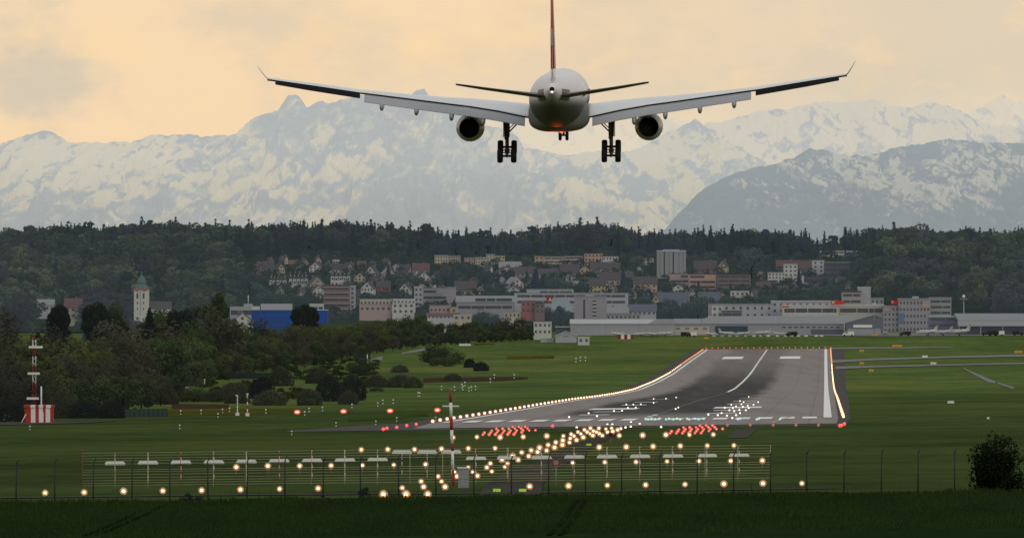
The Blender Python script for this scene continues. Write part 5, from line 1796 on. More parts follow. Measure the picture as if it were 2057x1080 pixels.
H('side', 1262, 1318, 634, 625, 612, 'lgrey', 'blue', (6, 1), 'pale house under a blue grey roof above the first hangar', Yfix=5880)
H('flat', 1072, 1108, 673, 650, 647, 'white', 'lgrey', (4, 2), 'white two storey house at the edge of the airfield', Yfix=5420)
t = H('gable', 1116, 1158, 685, 675, 666, 'lgrey', 'lgrey', None, 'small pale gabled hut on the grass before the first hangar', 'hut', 'hut', Yfix=5320, chim=False, depth=9)
win(t, 0, 2.6, 3.0, .35)
t = H('flat', 1161, 1184, 690, 679, 677.5, 'white', 'white', (2, 1), 'tiny white cabin with an overhanging roof on the grass', 'cabin', 'cabin', Yfix=5240, depth=4)
t = thing('striped_shed', 'low red and white striped shed before the first hangar', 'shed', P(1257, 679.5, 5430))
mb = MB()
kk = 5430 / F
for q in range(5):
    mb.box((-16 + 6.4 * q) * kk, (-16 + 6.4 * (q + 1)) * kk, 0, 3, -.3, 8 * kk, mi=q % 2)
mb.build('wall', [DREDP, WHP], t)
MB().box(-16.6 * kk, 16.6 * kk, -.2, 3.2, 8 * kk, 8.9 * kk).build('roof', R_['white'], t)
H('flat', 1086, 1112, 687, 681, 680, 'lgrey', 'lgrey', None, 'pale low container by the tree belt and the hut', 'container', 'container', Yfix=5330, depth=3)

# high rise
t = H('flat', 1320, 1378, 560, 505, 505, 'grey', 'lgrey', None, 'grey concrete high rise with two dark vertical slots', 'high rise', 'high_rise', depth=18)
kk = ground_at(1349, 560, 4600).y / F
for px in (1334.5, 1352.5):
    win(t, (px - 1349) * kk, 28 * kk, 3.0 * kk, 52 * kk)
for q in range(11):
    for px in (1326, 1343.5, 1364, 1372):
        win(t, (px - 1349) * kk, (5 + q * 4.6) * kk, 3.4 * kk, 1.1 * kk)
boxpart('roof_house', W_['lgrey'], t, (1332 - 1349) * kk, (1365 - 1349) * kk, 3, 12, 55.5 * kk, 59 * kk)
# blue building with its pale roof houses
t = H('flat', 505, 585, 662, 626, 624, 'blue', 'blue' if False else 'blue', None, 'strong blue clad commercial building behind the tree belt', 'commercial building', 'commercial_building', Yfix=5650, depth=25)
kk = 5650 / F
for q, z in enumerate((10, 20, 29)):
    win(t, -4 * kk, z * kk, 66 * kk, 1.6 * kk)
boxpart('roof_house', W_['lgrey'], t, -22 * kk, 41 * kk, 6, 18, 38.6 * kk, 52 * kk)
boxpart('roof_house', W_['white'], t, -40 * kk, -24 * kk, 5, 16, 38.6 * kk, 47 * kk)
H('flat', 637, 658, 634, 625, 623, 'blue', 'white', None, 'small blue end of the blue building right of a dark conifer', 'commercial building', 'commercial_building', Yfix=5640, depth=18)
H('flat', 622, 650, 630, 614, 611, 'white', 'white', ('b', 1), 'white low building left of the brown banded block', 'commercial building', 'commercial_building', Yfix=5760)
t = H('flat', 462, 512, 640, 619, 617, 'lgrey', 'lgrey', ('b', 1), 'pale building with a roof mast left of the blue building', 'commercial building', 'commercial_building', Yfix=5720)
kk = 5720 / F
boxpart('roof_house', W_['grey'], t, 2 * kk, 20 * kk, 4, 10, 23.5 * kk, 30 * kk)
MB().tube((11 * kk, 7, 30 * kk), (11 * kk, 7, 47 * kk), .18, n=6).build('mast', PALE, t)
H('gable', 466, 508, 668, 646, 628, 'white', 'brown', (3, 2), 'beige chalet with a steep pale gable left of the blue building', Yfix=5550)
H('flat', 0 - 20, 42, 618, 600, 598, 'slate', 'blue', ('b', 1), 'blue grey hall at the far left edge', 'hall', 'hall', Yfix=5800, depth=25)
H('side', 74, 108, 626, 612, 602, 'lgrey', 'grey', (4, 1), 'pale grey house left of the dark conifers', Yfix=5800)
H('side', 130, 164, 640, 617, 600, 'beige', 'red', (3, 2), 'house with a bright red roof between dark conifers', Yfix=5700)
H('flat', 384, 402, 630, 618, 617, 'white', 'white', (2, 1), 'small white flat house right of the church', Yfix=5750)

# church: tower with clock faces, belfry openings and a green onion roof
kk = 5650 / F
t = thing('church', 'white church tower with red clock faces and a green copper onion roof', 'church', P(284, 632, 5650))
tw = 15 * kk
yv = 14.0
tower = MB().box(-tw, tw * .98, 0, 2 * tw, -4, 50 * kk).build('tower', W_['white'], t)
for x_ in (-tw * .47, tw * .52):
    pass
for sx in (-8, 4.5):
    win(t, sx * kk if sx > 0 else sx * kk, 38 * kk, 3.6 * kk, 11 * kk)
    win(t, sx * kk, 24 * kk, 2.0 * kk, 5 * kk)
    win(t, sx * kk, 12 * kk, 2.0 * kk, 4 * kk)
MB().box(-2.5 * kk, -1.2 * kk, -.12, 0, 0, 49 * kk).build('corner_band', W_['grey'], t)
MB().box(-tw - .3, tw + .2, -.3, 2 * tw + .3, 50 * kk, 51.5 * kk).build('cornice', W_['red'], t)
for sx in (-8.5, 6):
    cf = MB().lathe((sx * kk, -.05, 52 * kk), (0, -1, 0), [(0, 4.6 * kk), (.35, 4.6 * kk), (.36, .01)], 20, smooth=False).build('clock_face', W_['red'], t)
    MB().box(sx * kk - .08, sx * kk + .08, -.55, -.42, 51.6 * kk, 55 * kk).build('clock_hand', CREAMW, cf)
mb = MB()
cy_ = tw
prof = [(51.5, 15.6), (54, 15.2), (58, 12.6), (61, 9.4), (62.5, 9.0), (63.5, 10.2), (66, 10.0), (70, 8.4), (74, 5.6), (78, 3.0), (80, 1.6), (81, .3)]
mb.loft([[(r * kk * math.cos(a), cy_ + r * kk * math.sin(a), z * kk) for a in [2 * math.pi * (q + .5) / 8 for q in range(8)]] for z, r in prof], 0, False)
rf_ = mb.build('roof', R_['green'], t)
MB().tube((0, cy_, 80 * kk), (0, cy_, 87 * kk), .14, .06, 6).build('spire_cross', CREAMW, rf_)
MB().box(16 * kk, 58 * kk, 3, 16, -4, 12 * kk).build('nave_wall', W_['white'], t)
mb = MB()
mb.loft([[(x, 2.4, 11.5 * kk), (x, 9.5, 27 * kk), (x, 16.6, 11.5 * kk)] for x in (15.5 * kk, 60 * kk)], 0, False)
mb.build('nave_roof', R_['brown'], t)

# --- airport buildings
Yh = 5560.0
kk = Yh / F
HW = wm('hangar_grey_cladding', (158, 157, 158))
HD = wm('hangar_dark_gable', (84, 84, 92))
t = thing('hangar', 'long pale grey hangar with a bright curved roof edge, left of the line', 'hangar', P(1251, 672, Yh))
MB().box(-105 * kk, 104 * kk, 0, 40, -2, 22 * kk).build('wall', HW, t)
mb = MB()
mb.loft([[(-106 * kk, -1, 22 * kk), (-106 * kk, 6, 26 * kk), (-106 * kk, 20, 31 * kk), (-106 * kk, 42, 22 * kk)], [(104 * kk, -1, 22 * kk), (104 * kk, 6, 26 * kk), (104 * kk, 20, 31 * kk), (104 * kk, 42, 22 * kk)]], 0, False)
mb.build('roof', R_['lgrey'], t)
for px in (-34, 32):
    boxpart('wall_rib', W_['grey'], t, px * kk, (px + .8) * kk, -.2, 0, 0, 22 * kk)
mb = MB()
mb.face([(50 * kk, -1.2, 22.4 * kk), (104.5 * kk, -1.2, 22.4 * kk), (104.5 * kk, -1.2, 31 * kk), (66 * kk, -1.2, 31 * kk)][:4])
mb.build('gable_panel', HW, t)
boxpart('canopy', R_['lgrey'], t, -136 * kk, -104 * kk, 2, 14, 15 * kk, 16.5 * kk)
boxpart('open_bay', W_['dark'], t, -134 * kk, -105.4 * kk, 8, 14, 0, 14.6 * kk)
t = thing('hangar', 'very long grey hangar row with a sloped sheet roof in the middle', 'hangar', P(1530, 671, Yh + 4))
MB().box(-176 * kk, 165 * kk, 0, 36, -2, 21 * kk).build('wall', W_['grey'], t)
mb = MB()
mb.loft([[(x0 * kk, -1, 21 * kk), (x0 * kk, 18, (31 if x0 < -60 else 37) * kk), (x0 * kk, 37, 21 * kk)] for x0 in (-176, -120)], 0, False)
mb.loft([[(x0 * kk, -1, 21.2 * kk), (x0 * kk, 18, z * kk), (x0 * kk, 37, 21.2 * kk)] for x0, z in ((-119.5, 31), (-90, 36), (236, 38))], 0, False)
mb.build('roof', R_['grey'], t)
boxpart('cream_front', W_['cream'], t, -175 * kk, -104 * kk, -1.2, -.05, -.5, 15 * kk)
for px in (-168, -150, -132, -114):
    win(t, px * kk, 11.5 * kk, 9 * kk, 2.5 * kk, -1.2)
boxpart('hangar_door', TEAL, t, -93 * kk, -28 * kk, -.6, -.05, -.5, 16.5 * kk)
for k in range(10):
    win(t, (45 + k * 12) * kk, 14 * kk, 7 * kk, 2.6 * kk)
boxpart('open_bay', W_['dark'], t, 100 * kk, 164 * kk, -.8, -.05, -.5, 10 * kk)
t = thing('hangar', 'dark gabled hangar with a white sign band at the right end of the row', 'hangar', P(1737, 671, Yh - 10))
mb = MB()
A = [(-36 * kk, 0, -2), (36 * kk, 0, -2), (36 * kk, 0, 33 * kk), (20 * kk, 0, 38 * kk), (-36 * kk, 0, 22 * kk)]
mb.loft([A, [(x, 30, z) for x, y, z in A]], 0, False)
mb.build('wall', HD, t)
mb = MB()
for a, b_ in ((A[4], A[3]), (A[3], A[2])):
    mb.loft([[(a[0], -.5, a[2] + .1), (b_[0], -.5, b_[2] + .1), (b_[0], 31, b_[2] + .1), (a[0], 31, a[2] + .1)], [(a[0], -.5, a[2] + .7), (b_[0], -.5, b_[2] + .7), (b_[0], 31, b_[2] + .7), (a[0], 31, a[2] + .7)]], 0, False)
mb.build('roof', R_['grey'], t)
boxpart('sign_band', WHP, t, -23 * kk, 15 * kk, -.4, -.05, 13.5 * kk, 19 * kk)
boxpart('hangar_door', W_['grey'], t, -34 * kk, 32 * kk, -.3, -.05, -.5, 11 * kk)
t = thing('hangar', 'wide grey hangar with a dark open front at the right edge', 'hangar', P(2005, 671, Yh - 20))
MB().box(-80 * kk, 100 * kk, 12, 45, -2, 30 * kk).build('wall', W_['dark'], t)
mb = MB()
mb.loft([[(x, -2, 28 * kk), (x, 20, 36 * kk), (x, 46, 41 * kk), (x, 46, 29 * kk), (x, -2, 16 * kk)] for x in (-80 * kk, 100 * kk)], 0, False)
mb.build('roof', R_['grey'], t)
boxpart('fascia', W_['lgrey'], t, -80 * kk, 100 * kk, -2.6, -2.05, 16.5 * kk, 26.5 * kk)
for px in (-79, -36, 8, 52):
    boxpart('column', W_['grey'], t, px * kk, (px + 2) * kk, -1, 0, -1, 16 * kk)
H('flat', 1866, 1925, 671, 638, 636, 'slate', 'white', ('b', 3), 'low glass fronted building between offices and the right hangar', 'office block', 'office_block', Yfix=Yh + 15)
# offices and white terminal behind the hangars
Yo = 5680.0
t = H('flat', 1806, 1868, 668, 605, 602, 'mauve', 'grey', (9, 5), 'mauve grey office block with a pink corner and five window rows', 'office block', 'office_block', Yfix=Yo, depth=20)
kk2 = Yo / F
boxpart('pink_panel', W_['pink'], t, 16 * kk2, 31 * kk2, -.35, -.12, 50 * kk2, 65 * kk2)
boxpart('blue_panel', wm('blue_billboard', (80, 110, 150)), t, -30 * kk2, -21 * kk2, -.35, -.12, 20 * kk2, 40 * kk2)
boxpart('roof_house', W_['lgrey'], t, -3 * kk2, 9 * kk2, 4, 10, 66.5 * kk2, 73 * kk2)
t = H('flat', 1775, 1806, 668, 618, 616, 'mauve', 'grey', (4, 5), 'lower pinkish wing left of the mauve grey office block', 'office block', 'office_block', Yfix=Yo + 4, depth=18)
boxpart('pink_panel', W_['pink'], t, -15 * kk2, -3 * kk2, -.35, -.12, 44 * kk2, 51 * kk2)
boxpart('pink_panel', W_['pink'], t, 16 * kk2, 30 * kk2, -.35, -.12, 44 * kk2, 51 * kk2)
H('flat', 1868, 1911, 668, 603, 600, 'grey', 'grey', ('b', 6), 'grey balcony block right of the mauve grey offices', 'apartment block', 'apartment_block', Yfix=Yo + 8, depth=16)
t = H('flat', 1572, 1684, 655, 617, 614, 'white', 'white', ('b', 2), 'white two storey terminal with window bands, left half', 'terminal', 'terminal_building', Yfix=Yo + 20, depth=18)
t = H('flat', 1684, 1776, 655, 617, 614, 'cream', 'white', ('b', 2), 'white two storey terminal with window bands, right half', 'terminal', 'terminal_building', Yfix=Yo + 22, depth=18)
H('flat', 1550, 1680, 655, 608, 606, 'lgrey', 'lgrey', (10, 4), 'pale upper terminal storey behind the white terminal', 'terminal', 'terminal_building', Yfix=Yo + 60, depth=18)
H('flat', 1424, 1552, 655, 614, 612, 'lgrey', 'grey', (9, 3), 'long pale grey annex left of the white terminal', 'terminal', 'terminal_building', Yfix=Yo + 40, depth=18)
H('flat', 1450, 1490, 655, 630, 625, 'slate', 'dark', ('b', 2), 'violet grey low wing before the long annex', 'office block', 'office_block', Yfix=Yo + 20, depth=10)
H('flat', 1430, 1452, 650, 617, 615, 'white', 'lgrey', (2, 3), 'white cube at the left end of the long annex', 'office block', 'office_block', Yfix=Yo + 25, depth=10)
H('flat', 1692, 1730, 650, 590, 587, 'beige', 'dark', ('b', 5), 'beige control block with a dark top behind the terminal', 'control building', 'control_building', Yfix=Yo + 80, depth=14)
H('flat', 1724, 1749, 650, 582, 579, 'lgrey', 'lgrey', None, 'blank pale lift tower behind the terminal', 'lift tower', 'lift_tower', Yfix=Yo + 84, depth=10)
H('flat', 1749, 1775, 650, 602, 600, 'grey', 'grey', (3, 4), 'grey block right of the pale lift tower', 'office block', 'office_block', Yfix=Yo + 84, depth=10)
for x0, x1, y0, y1, lab in [(1669, 1695, 604, 611, 'red rooftop sign left of the beige control block'), (1790, 1807, 603, 610.5, 'red rooftop sign left of the mauve grey offices'), (1567, 1585, 614, 617, 'small red rooftop sign at the left end of the terminal')]:
    p = P((x0 + x1) / 2, y1 + 3, Yo + 14)
    k = p.y / F
    t = thing('rooftop_sign', lab, 'sign', p)
    MB().box(-(x1 - x0) / 2 * k, (x1 - x0) / 2 * k, 0, .4, 3 * k, (3 + y1 - y0) * k).build('panel', mat('red_sign_face', (0.5, 0.04, 0.025), 0.6, 0.1, 1, emit=(0.9, 0.06, 0.03), es=0.10), t)
    MB().box(-(x1 - x0) * .4 * k, -(x1 - x0) * .25 * k, -.1, 0, (3.5 + (y1 - y0) * .25) * k, (3 + (y1 - y0) * .75) * k).build('white_mark', WHP, t)
    for s in (-.3, .3):
        MB().box((s * (x1 - x0) - .4) * k, (s * (x1 - x0) + .4) * k, .1, .3, -4, 3 * k).build('leg', METAL, t)
p = P(1936, 671, Yh + 40)
t = thing('floodlight_mast', 'tall floodlight mast above the right hangar', 'floodlight mast', p)
k = p.y / F
MB().tube((0, 0, -1), (0, 0, 76 * k), .45, .28, 8).build('mast', METAL, t)
MB().box(-8 * k, 8 * k, -.8, .8, 70 * k, 71.6 * k).build('lamp_ring', METAL, t)
MB().ball((0, 0, 76 * k), .9, 8).build('lamp', PALE, t)
for px, lab in ((1425.8, 'thin lamp pole before the cream hangar front'), (1756, 'thin lamp pole with a bright lamp before the terminal')):
    p = P(px, 671, Yh - 30)
    t = thing('lamp_pole', lab, 'lamp pole', p)
    MB().tube((0, 0, -.5), (0, 0, (60 if px > 1700 else 34) * k), .16, .12, 6).build('pole', METAL, t)
    MB().box(-1, 1, -.3, .3, (60 if px > 1700 else 34) * k, (61.5 if px > 1700 else 35.2) * k).build('lamp', PALE, t)

# parked aircraft: one prototype, then copies of it and of each part
def make_jet():
    t = thing('parked_jet', 'x', 'small aircraft', (0, 0, 0), 0, 'small white aircraft parked before the hangars')
    mb = MB()
    st = [(-7, 2.3, .12), (-5.5, 2.15, .45), (-3, 1.95, .8), (0, 1.85, .95), (4, 1.85, .95), (5.8, 1.7, .75), (7, 1.5, .35), (7.4, 1.4, .05)]
    mb.loft([[(x, r * math.cos(a), z + r * math.sin(a)) for a in [2 * math.pi * q / 14 for q in range(14)]] for x, z, r in st])
    WHP = mat('aircraft_hazy_white', (0.50, 0.50, 0.50), 0.6, 0.1, 1)
    fu = mb.build('fuselage', WHP, t)
    MB().box(4.6, 5.6, -.62, .62, 2.0, 2.45).build('windscreen', GLASS, fu)
    for s in (-1, 1):
        mb = MB()
        mb.loft([[(1.8, s * .7, 1.2), (-1.2, s * .7, 1.2), (-1.2, s * .7, 1.4), (1.8, s * .7, 1.4)], [(-1.0, s * 7, 1.65), (-2.0, s * 7, 1.65), (-2.0, s * 7, 1.72), (-1.0, s * 7, 1.72)]], 0, False)
        mb.build('wing', WHP, t)
        MB().lathe((-4.6, s * 1.35, 2.35), (1, 0, 0), [(0, .25), (.3, .42), (2.2, .46), (2.6, .36)], 12, cap=True).build('engine', PALE, t)
        MB().tube((-.6, s * 1.4, .3), (-.6, s * 1.4, 1.3), .12, n=6).build('leg', METAL, t)
        MB().tube((-.6, s * 1.3, .32), (-.6, s * 1.5, .32), .34, n=12).build('wheel', ABLK, t)
    mb = MB()
    mb.loft([[(-4.2, -.1, 2.6), (-6.6, -.1, 2.4), (-6.6, .1, 2.4), (-4.2, .1, 2.6)], [(-6.2, -.06, 4.9), (-7.6, -.06, 4.9), (-7.6, .06, 4.9), (-6.2, .06, 4.9)]], 0, False)
    mb.build('tail_fin', WHP, t)
    mb = MB()
    mb.loft([[(-6.3, -2.4, 4.85), (-7.4, -2.4, 4.85), (-7.4, -2.4, 4.95), (-6.3, -2.4, 4.95)], [(-6.3, 2.4, 4.85), (-7.4, 2.4, 4.85), (-7.4, 2.4, 4.95), (-6.3, 2.4, 4.95)]], 0, False)
    mb.build('tailplane', WHP, t)
    MB().tube((5.2, 0, .2), (5.2, 0, 1.2), .1, n=6).build('leg', METAL, t)
    return t


def copy_thing(o, parent=None):
    c = o.copy()
    COL.objects.link(c)
    if parent is not None:
        c.parent = parent
        c.matrix_parent_inverse = o.matrix_parent_inverse.copy()
    for ch in list(o.children):
        copy_thing(ch, c)
    return c


jet = make_jet()
JP = [(1242, 668, 4, 1.0, 'left of the striped shed'), (1286, 668, 176, .95, 'first of three before the pale hangar end'), (1312, 668.5, 6, .95, 'second of three before the pale hangar end'), (1335, 668.5, 182, 1.1, 'third of three before the pale hangar end'),
      (1428, 669, 3, .9, 'before the cream hangar front'), (1461, 668, 12, 1.1, 'in front of the dark hangar doors'), (1492, 669, 178, 1.0, 'at the right end of the dark hangar doors'), (1531, 669, 170, 1.2, 'alone before the middle of the long hangar'),
      (1566, 669, 4, .9, 'right of the middle of the long hangar'), (1862, 668, 200, 1.4, 'with a tall tail before the offices'), (1893, 668, 160, 1.3, 'second from left before the glass building'), (1925, 668, 185, 1.5, 'largest, left of the right hangar'),
      (1778, 669, 90, 1.0, 'nose on, below the white sign band')]
src = list(JP)
for i, (px, py, rz, s, lab) in enumerate(JP):
    o = jet if i == 0 else copy_thing(jet)
    Yj = 5500.0
    p = P(px, py + 4, Yj)
    o.location = (p.x, Yj, gz(p.x, Yj) + .22)
    o.rotation_euler = (0, 0, R(rz))
    o.scale = (s * .62, s * .62, s * .8)
    o['label'] = f'small white parked jet {lab}'
# parked vans and cars
def make_van(bodym):
    t = thing('parked_van', 'x', 'van', (0, 0, 0), 0, 'vehicles parked before the hangars')
    mb = MB()
    A = [(-2.5, .45), (2.5, .45), (2.5, 1.1), (1.9, 1.3), (1.3, 2.0), (-2.4, 2.05), (-2.5, 1.8)]
    mb.loft([[(x, -.9, z) for x, z in A], [(x, .9, z) for x, z in A]], 0, False)
    mb.build('body', bodym, t)
    MB().box(.2, 1.5, -.93, .93, 1.3, 1.8).build('window', GLASS, t)
    for x in (-1.5, 1.6):
        for s in (-1, 1):
            MB().tube((x, s * .92, .36), (x, s * .7, .36), .36, n=12).build('wheel', ABLK, t)
    return t


vw, vd = make_van(WHP), make_van(DARKM)
for i, (px, d_, lab) in enumerate([(1388, 0, 'white van before the cream hangar front'), (1379, 1, 'dark van before the cream hangar front'), (1704, 0, 'white van below the dark gabled hangar'), (1983, 1, 'dark van in the mouth of the right hangar'), (1995, 1, 'second dark van in the mouth of the right hangar'), (2006, 0, 'white van before the right hangar'), (2045, 1, 'dark van at the right edge of the hangar'), (1818, 1, 'dark van at the foot of the offices'), (1590, 1, 'dark van by the long hangar')]):
    base = vd if d_ else vw
    o = base if (i in (0, 1)) else copy_thing(base)
    Yj = 5490.0
    p = P(px, 672, Yj)
    o.location = (p.x, Yj, gz(p.x, Yj) + .22)
    o.rotation_euler = (0, 0, R(random.choice((0, 180, 8, 172))))
    o.scale = (1.25,) * 3
    o['label'] = lab
# ================================================================== trees
def soften(nt, b, col):
    # thin leaves let part of the light through
    tr = nt.nodes.new('ShaderNodeBsdfTranslucent')
    nt.links.new(col, tr.inputs['Color'])
    mx = nt.nodes.new('ShaderNodeMixShader')
    mx.inputs[0].default_value = 0.45
    nt.links.new(b.outputs[0], mx.inputs[1])
    nt.links.new(tr.outputs[0], mx.inputs[2])
    nt.links.new(mx.outputs[0], nt.nodes['Material Output'].inputs[0])


def leaf_mat(name, c0, c1, rnd=0.35):
    m = bpy.data.materials.new(name)
    m.use_nodes = True
    nt = m.node_tree
    b = nt.nodes['Principled BSDF']
    b.inputs['Roughness'].default_value = 0.9
    b.inputs['Specular IOR Level'].default_value = 0.1
    at = nt.nodes.new('ShaderNodeAttribute')
    at.attribute_name = 'tint'
    oi = nt.nodes.new('ShaderNodeObjectInfo')
    tc = nt.nodes.new('ShaderNodeTexCoord')
    n = nt.nodes.new('ShaderNodeTexNoise')
    n.inputs['Scale'].default_value = 5.0
    nt.links.new(tc.outputs['Object'], n.inputs['Vector'])
    c = mixc(nt, at.outputs['Fac'], c0, c1)
    v = nt.nodes.new('ShaderNodeMath')
    v.operation = 'MULTIPLY_ADD'
    v.inputs[1].default_value = rnd * 2
    v.inputs[2].default_value = 1 - rnd
    nt.links.new(oi.outputs['Random'], v.inputs[0])
    hs = nt.nodes.new('ShaderNodeHueSaturation')
    h = nt.nodes.new('ShaderNodeMath')
    h.operation = 'MULTIPLY_ADD'
    h.inputs[1].default_value = 0.05
    h.inputs[2].default_value = 0.475
    nt.links.new(n.outputs['Fac'], h.inputs[0])
    nt.links.new(h.outputs[0], hs.inputs['Hue'])
    nt.links.new(v.outputs[0], hs.inputs['Value'])
    nt.links.new(c, hs.inputs['Color'])
    nt.links.new(hs.outputs[0], b.inputs['Base Color'])
    soften(nt, b, hs.outputs[0])
    return m


# nearer trees keep their own green; those a mile further off are seen through blue air
LF = {
    'olive': leaf_mat('olive_spring_leaves', (0.034, 0.047, 0.014), (0.108, 0.122, 0.032)),
    'green': leaf_mat('mid_green_leaves', (0.026, 0.044, 0.016), (0.078, 0.118, 0.034)),
    'bare': leaf_mat('brownish_budding_twigs', (0.036, 0.035, 0.022), (0.092, 0.084, 0.054)),
    'dark': leaf_mat('dark_conifer_needles', (0.008, 0.012, 0.010), (0.020, 0.028, 0.020)),
    'shrub': leaf_mat('grey_brown_shrub_twigs', (0.034, 0.037, 0.021), (0.088, 0.092, 0.048)),
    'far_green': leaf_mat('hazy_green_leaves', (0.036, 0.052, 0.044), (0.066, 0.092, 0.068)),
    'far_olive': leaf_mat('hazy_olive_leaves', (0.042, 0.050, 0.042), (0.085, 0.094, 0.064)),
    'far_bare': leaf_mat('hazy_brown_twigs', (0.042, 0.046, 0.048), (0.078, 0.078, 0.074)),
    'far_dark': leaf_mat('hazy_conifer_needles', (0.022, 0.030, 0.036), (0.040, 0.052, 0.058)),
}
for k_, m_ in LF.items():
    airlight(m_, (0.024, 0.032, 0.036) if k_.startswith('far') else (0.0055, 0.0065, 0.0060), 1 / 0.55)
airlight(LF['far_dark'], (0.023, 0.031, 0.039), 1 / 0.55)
BARK = mat('tree_bark', (0.050, 0.042, 0.034), 0.95, 0.3, 6)


def quads(cen, nor, size, rng, aspect=1.3):
    n = len(cen)
    a = rng.normal(size=(n, 3))
    nor = nor / np.maximum(np.linalg.norm(nor, axis=1, keepdims=True), 1e-6)
    u = np.cross(nor, a)
    u /= np.maximum(np.linalg.norm(u, axis=1, keepdims=True), 1e-6)
    v = np.cross(nor, u)
    s = size * rng.uniform(0.6, 1.35, (n, 1))
    k1, k2 = rng.uniform(0.5, 1.0, (n, 1)), rng.uniform(0.5, 1.0, (n, 1))
    return np.stack([cen - u * s * aspect, cen - v * s * k1, cen + u * s * aspect * k2, cen + v * s], 1)


def crown_broad(rng, n, leaf, wide=.34, tall=.40, zc=.58, clumps=16):
    c = rng.normal(size=(clumps, 3))
    c /= np.linalg.norm(c, axis=1, keepdims=True)
    c *= rng.uniform(0.45, 0.82, (clumps, 1))
    c[:, :2] *= wide
    c[:, 2] = zc + c[:, 2] * tall
    r = rng.uniform(0.10, 0.19, clumps) * (wide / .34)
    k = rng.integers(0, clumps, n)
    d = rng.normal(size=(n, 3))
    d /= np.linalg.norm(d, axis=1, keepdims=True)
    rad = r[k] * rng.uniform(0.55, 1.08, n) ** 0.6
    p = c[k] + d * rad[:, None]
    nor = d * 1.0 + rng.normal(size=(n, 3)) * 0.45 + np.array([0, 0, 0.25])
    tint = np.clip(0.25 + 0.5 * rng.random(clumps)[k] + 0.35 * d[:, 2] + rng.normal(size=n) * .12, 0, 1)
    keep = p[:, 2] > .02
    return quads(p[keep], nor[keep], leaf, rng), tint[keep]


def crown_dome(rng, n, leaf, lobes=11):
    """a dense rounded bush that reaches the ground."""
    c = rng.normal(size=(lobes, 3))
    c /= np.linalg.norm(c, axis=1, keepdims=True)
    c[:, 2] = np.abs(c[:, 2]) * .8
    d = rng.normal(size=(n, 3))
    d /= np.linalg.norm(d, axis=1, keepdims=True)
    d[:, 2] = np.abs(d[:, 2])
    near = (d @ c.T).max(1)
    k = (d @ c.T).argmax(1)
    amp = rng.uniform(.10, .42, lobes)[k]
    rad = (0.70 + amp * np.clip((near - .45) / .55, 0, 1) ** 1.3) * rng.uniform(.62, 1.06, n) ** .55
    twig = rng.random(n) < .04
    rad[twig] *= rng.uniform(1.05, 1.22, twig.sum())
    low = np.clip(1 - d[:, 2] * 2.2, 0, 1)
    p = d * rad[:, None] * np.array([.55, .55, .98]) * (1 - .10 * low)[:, None]
    tint = np.clip(.25 + .5 * near - .25 + .35 * d[:, 2] + rng.normal(size=n) * .12, 0, 1)
    return quads(p, d + rng.normal(size=(n, 3)) * .55, leaf, rng), tint


def crown_spruce(rng, n, leaf, wide=.17, bottom=.06):
    z = bottom + (1 - bottom) * (1 - np.sqrt(rng.random(n) * 0.985 + 0.004))
    lev = 15
    zl = np.floor(z * lev + rng.uniform(-.12, .12, n)) / lev
    ang = rng.random(n) * 2 * math.pi
    lob = 0.72 + 0.28 * np.cos(ang * rng.integers(4, 7) + zl * 40)
    R0 = wide * (1 - z) ** 0.85 + 0.010
    sub = z * lev - np.floor(z * lev)
    rr = R0 * lob * (0.55 + 0.55 * (1 - sub)) * rng.uniform(0.35, 1.0, n) ** 0.5
    p = np.stack([rr * np.cos(ang), rr * np.sin(ang), z - rr * 0.25], 1)
    nor = np.stack([np.cos(ang) * .5, np.sin(ang) * .5, np.full(n, .7)], 1) + rng.normal(size=(n, 3)) * .4
    tint = np.clip(.3 + .5 * rng.random(n) + .3 * (rr / R0 - .6), 0, 1)
    return quads(p, nor, leaf * (1 - z * .55)[:, None], rng, 1.6), tint


def crown_pine(rng, n, leaf):
    clumps = 9
    cz = rng.uniform(.52, .95, clumps)
    a = rng.random(clumps) * 6.28
    rr = rng.uniform(.03, .17, clumps) * (1.25 - cz)
    c = np.stack([rr * np.cos(a) * 1.6, rr * np.sin(a) * 1.6, cz], 1)
    k = rng.integers(0, clumps, n)
    d = rng.normal(size=(n, 3))
    d /= np.linalg.norm(d, axis=1, keepdims=True)
    p = c[k] + d * np.array([.10, .10, .045]) * rng.uniform(.4, 1.1, (n, 1))
    tint = np.clip(.4 + .35 * d[:, 2] + rng.normal(size=n) * .15, 0, 1)
    return quads(p, d + rng.normal(size=(n, 3)) * .5, leaf, rng), tint


def quad_mesh(name, Q, tint, m):
    me = bpy.data.meshes.new(name)
    n = len(Q)
    me.vertices.add(n * 4)
    me.vertices.foreach_set('co', Q.reshape(-1).astype(np.float32))
    me.loops.add(n * 4)
    me.loops.foreach_set('vertex_index', np.arange(n * 4, dtype=np.int32))
    me.polygons.add(n)
    me.polygons.foreach_set('loop_start', np.arange(0, n * 4, 4, dtype=np.int32))
    me.polygons.foreach_set('loop_total', np.full(n, 4, dtype=np.int32))
    me.update()
    at = me.attributes.new('tint', 'FLOAT', 'FACE')
    at.data.foreach_set('value', tint.astype(np.float32))
    for q in (m if isinstance(m, list) else [m]):
        me.materials.append(q)
    return me


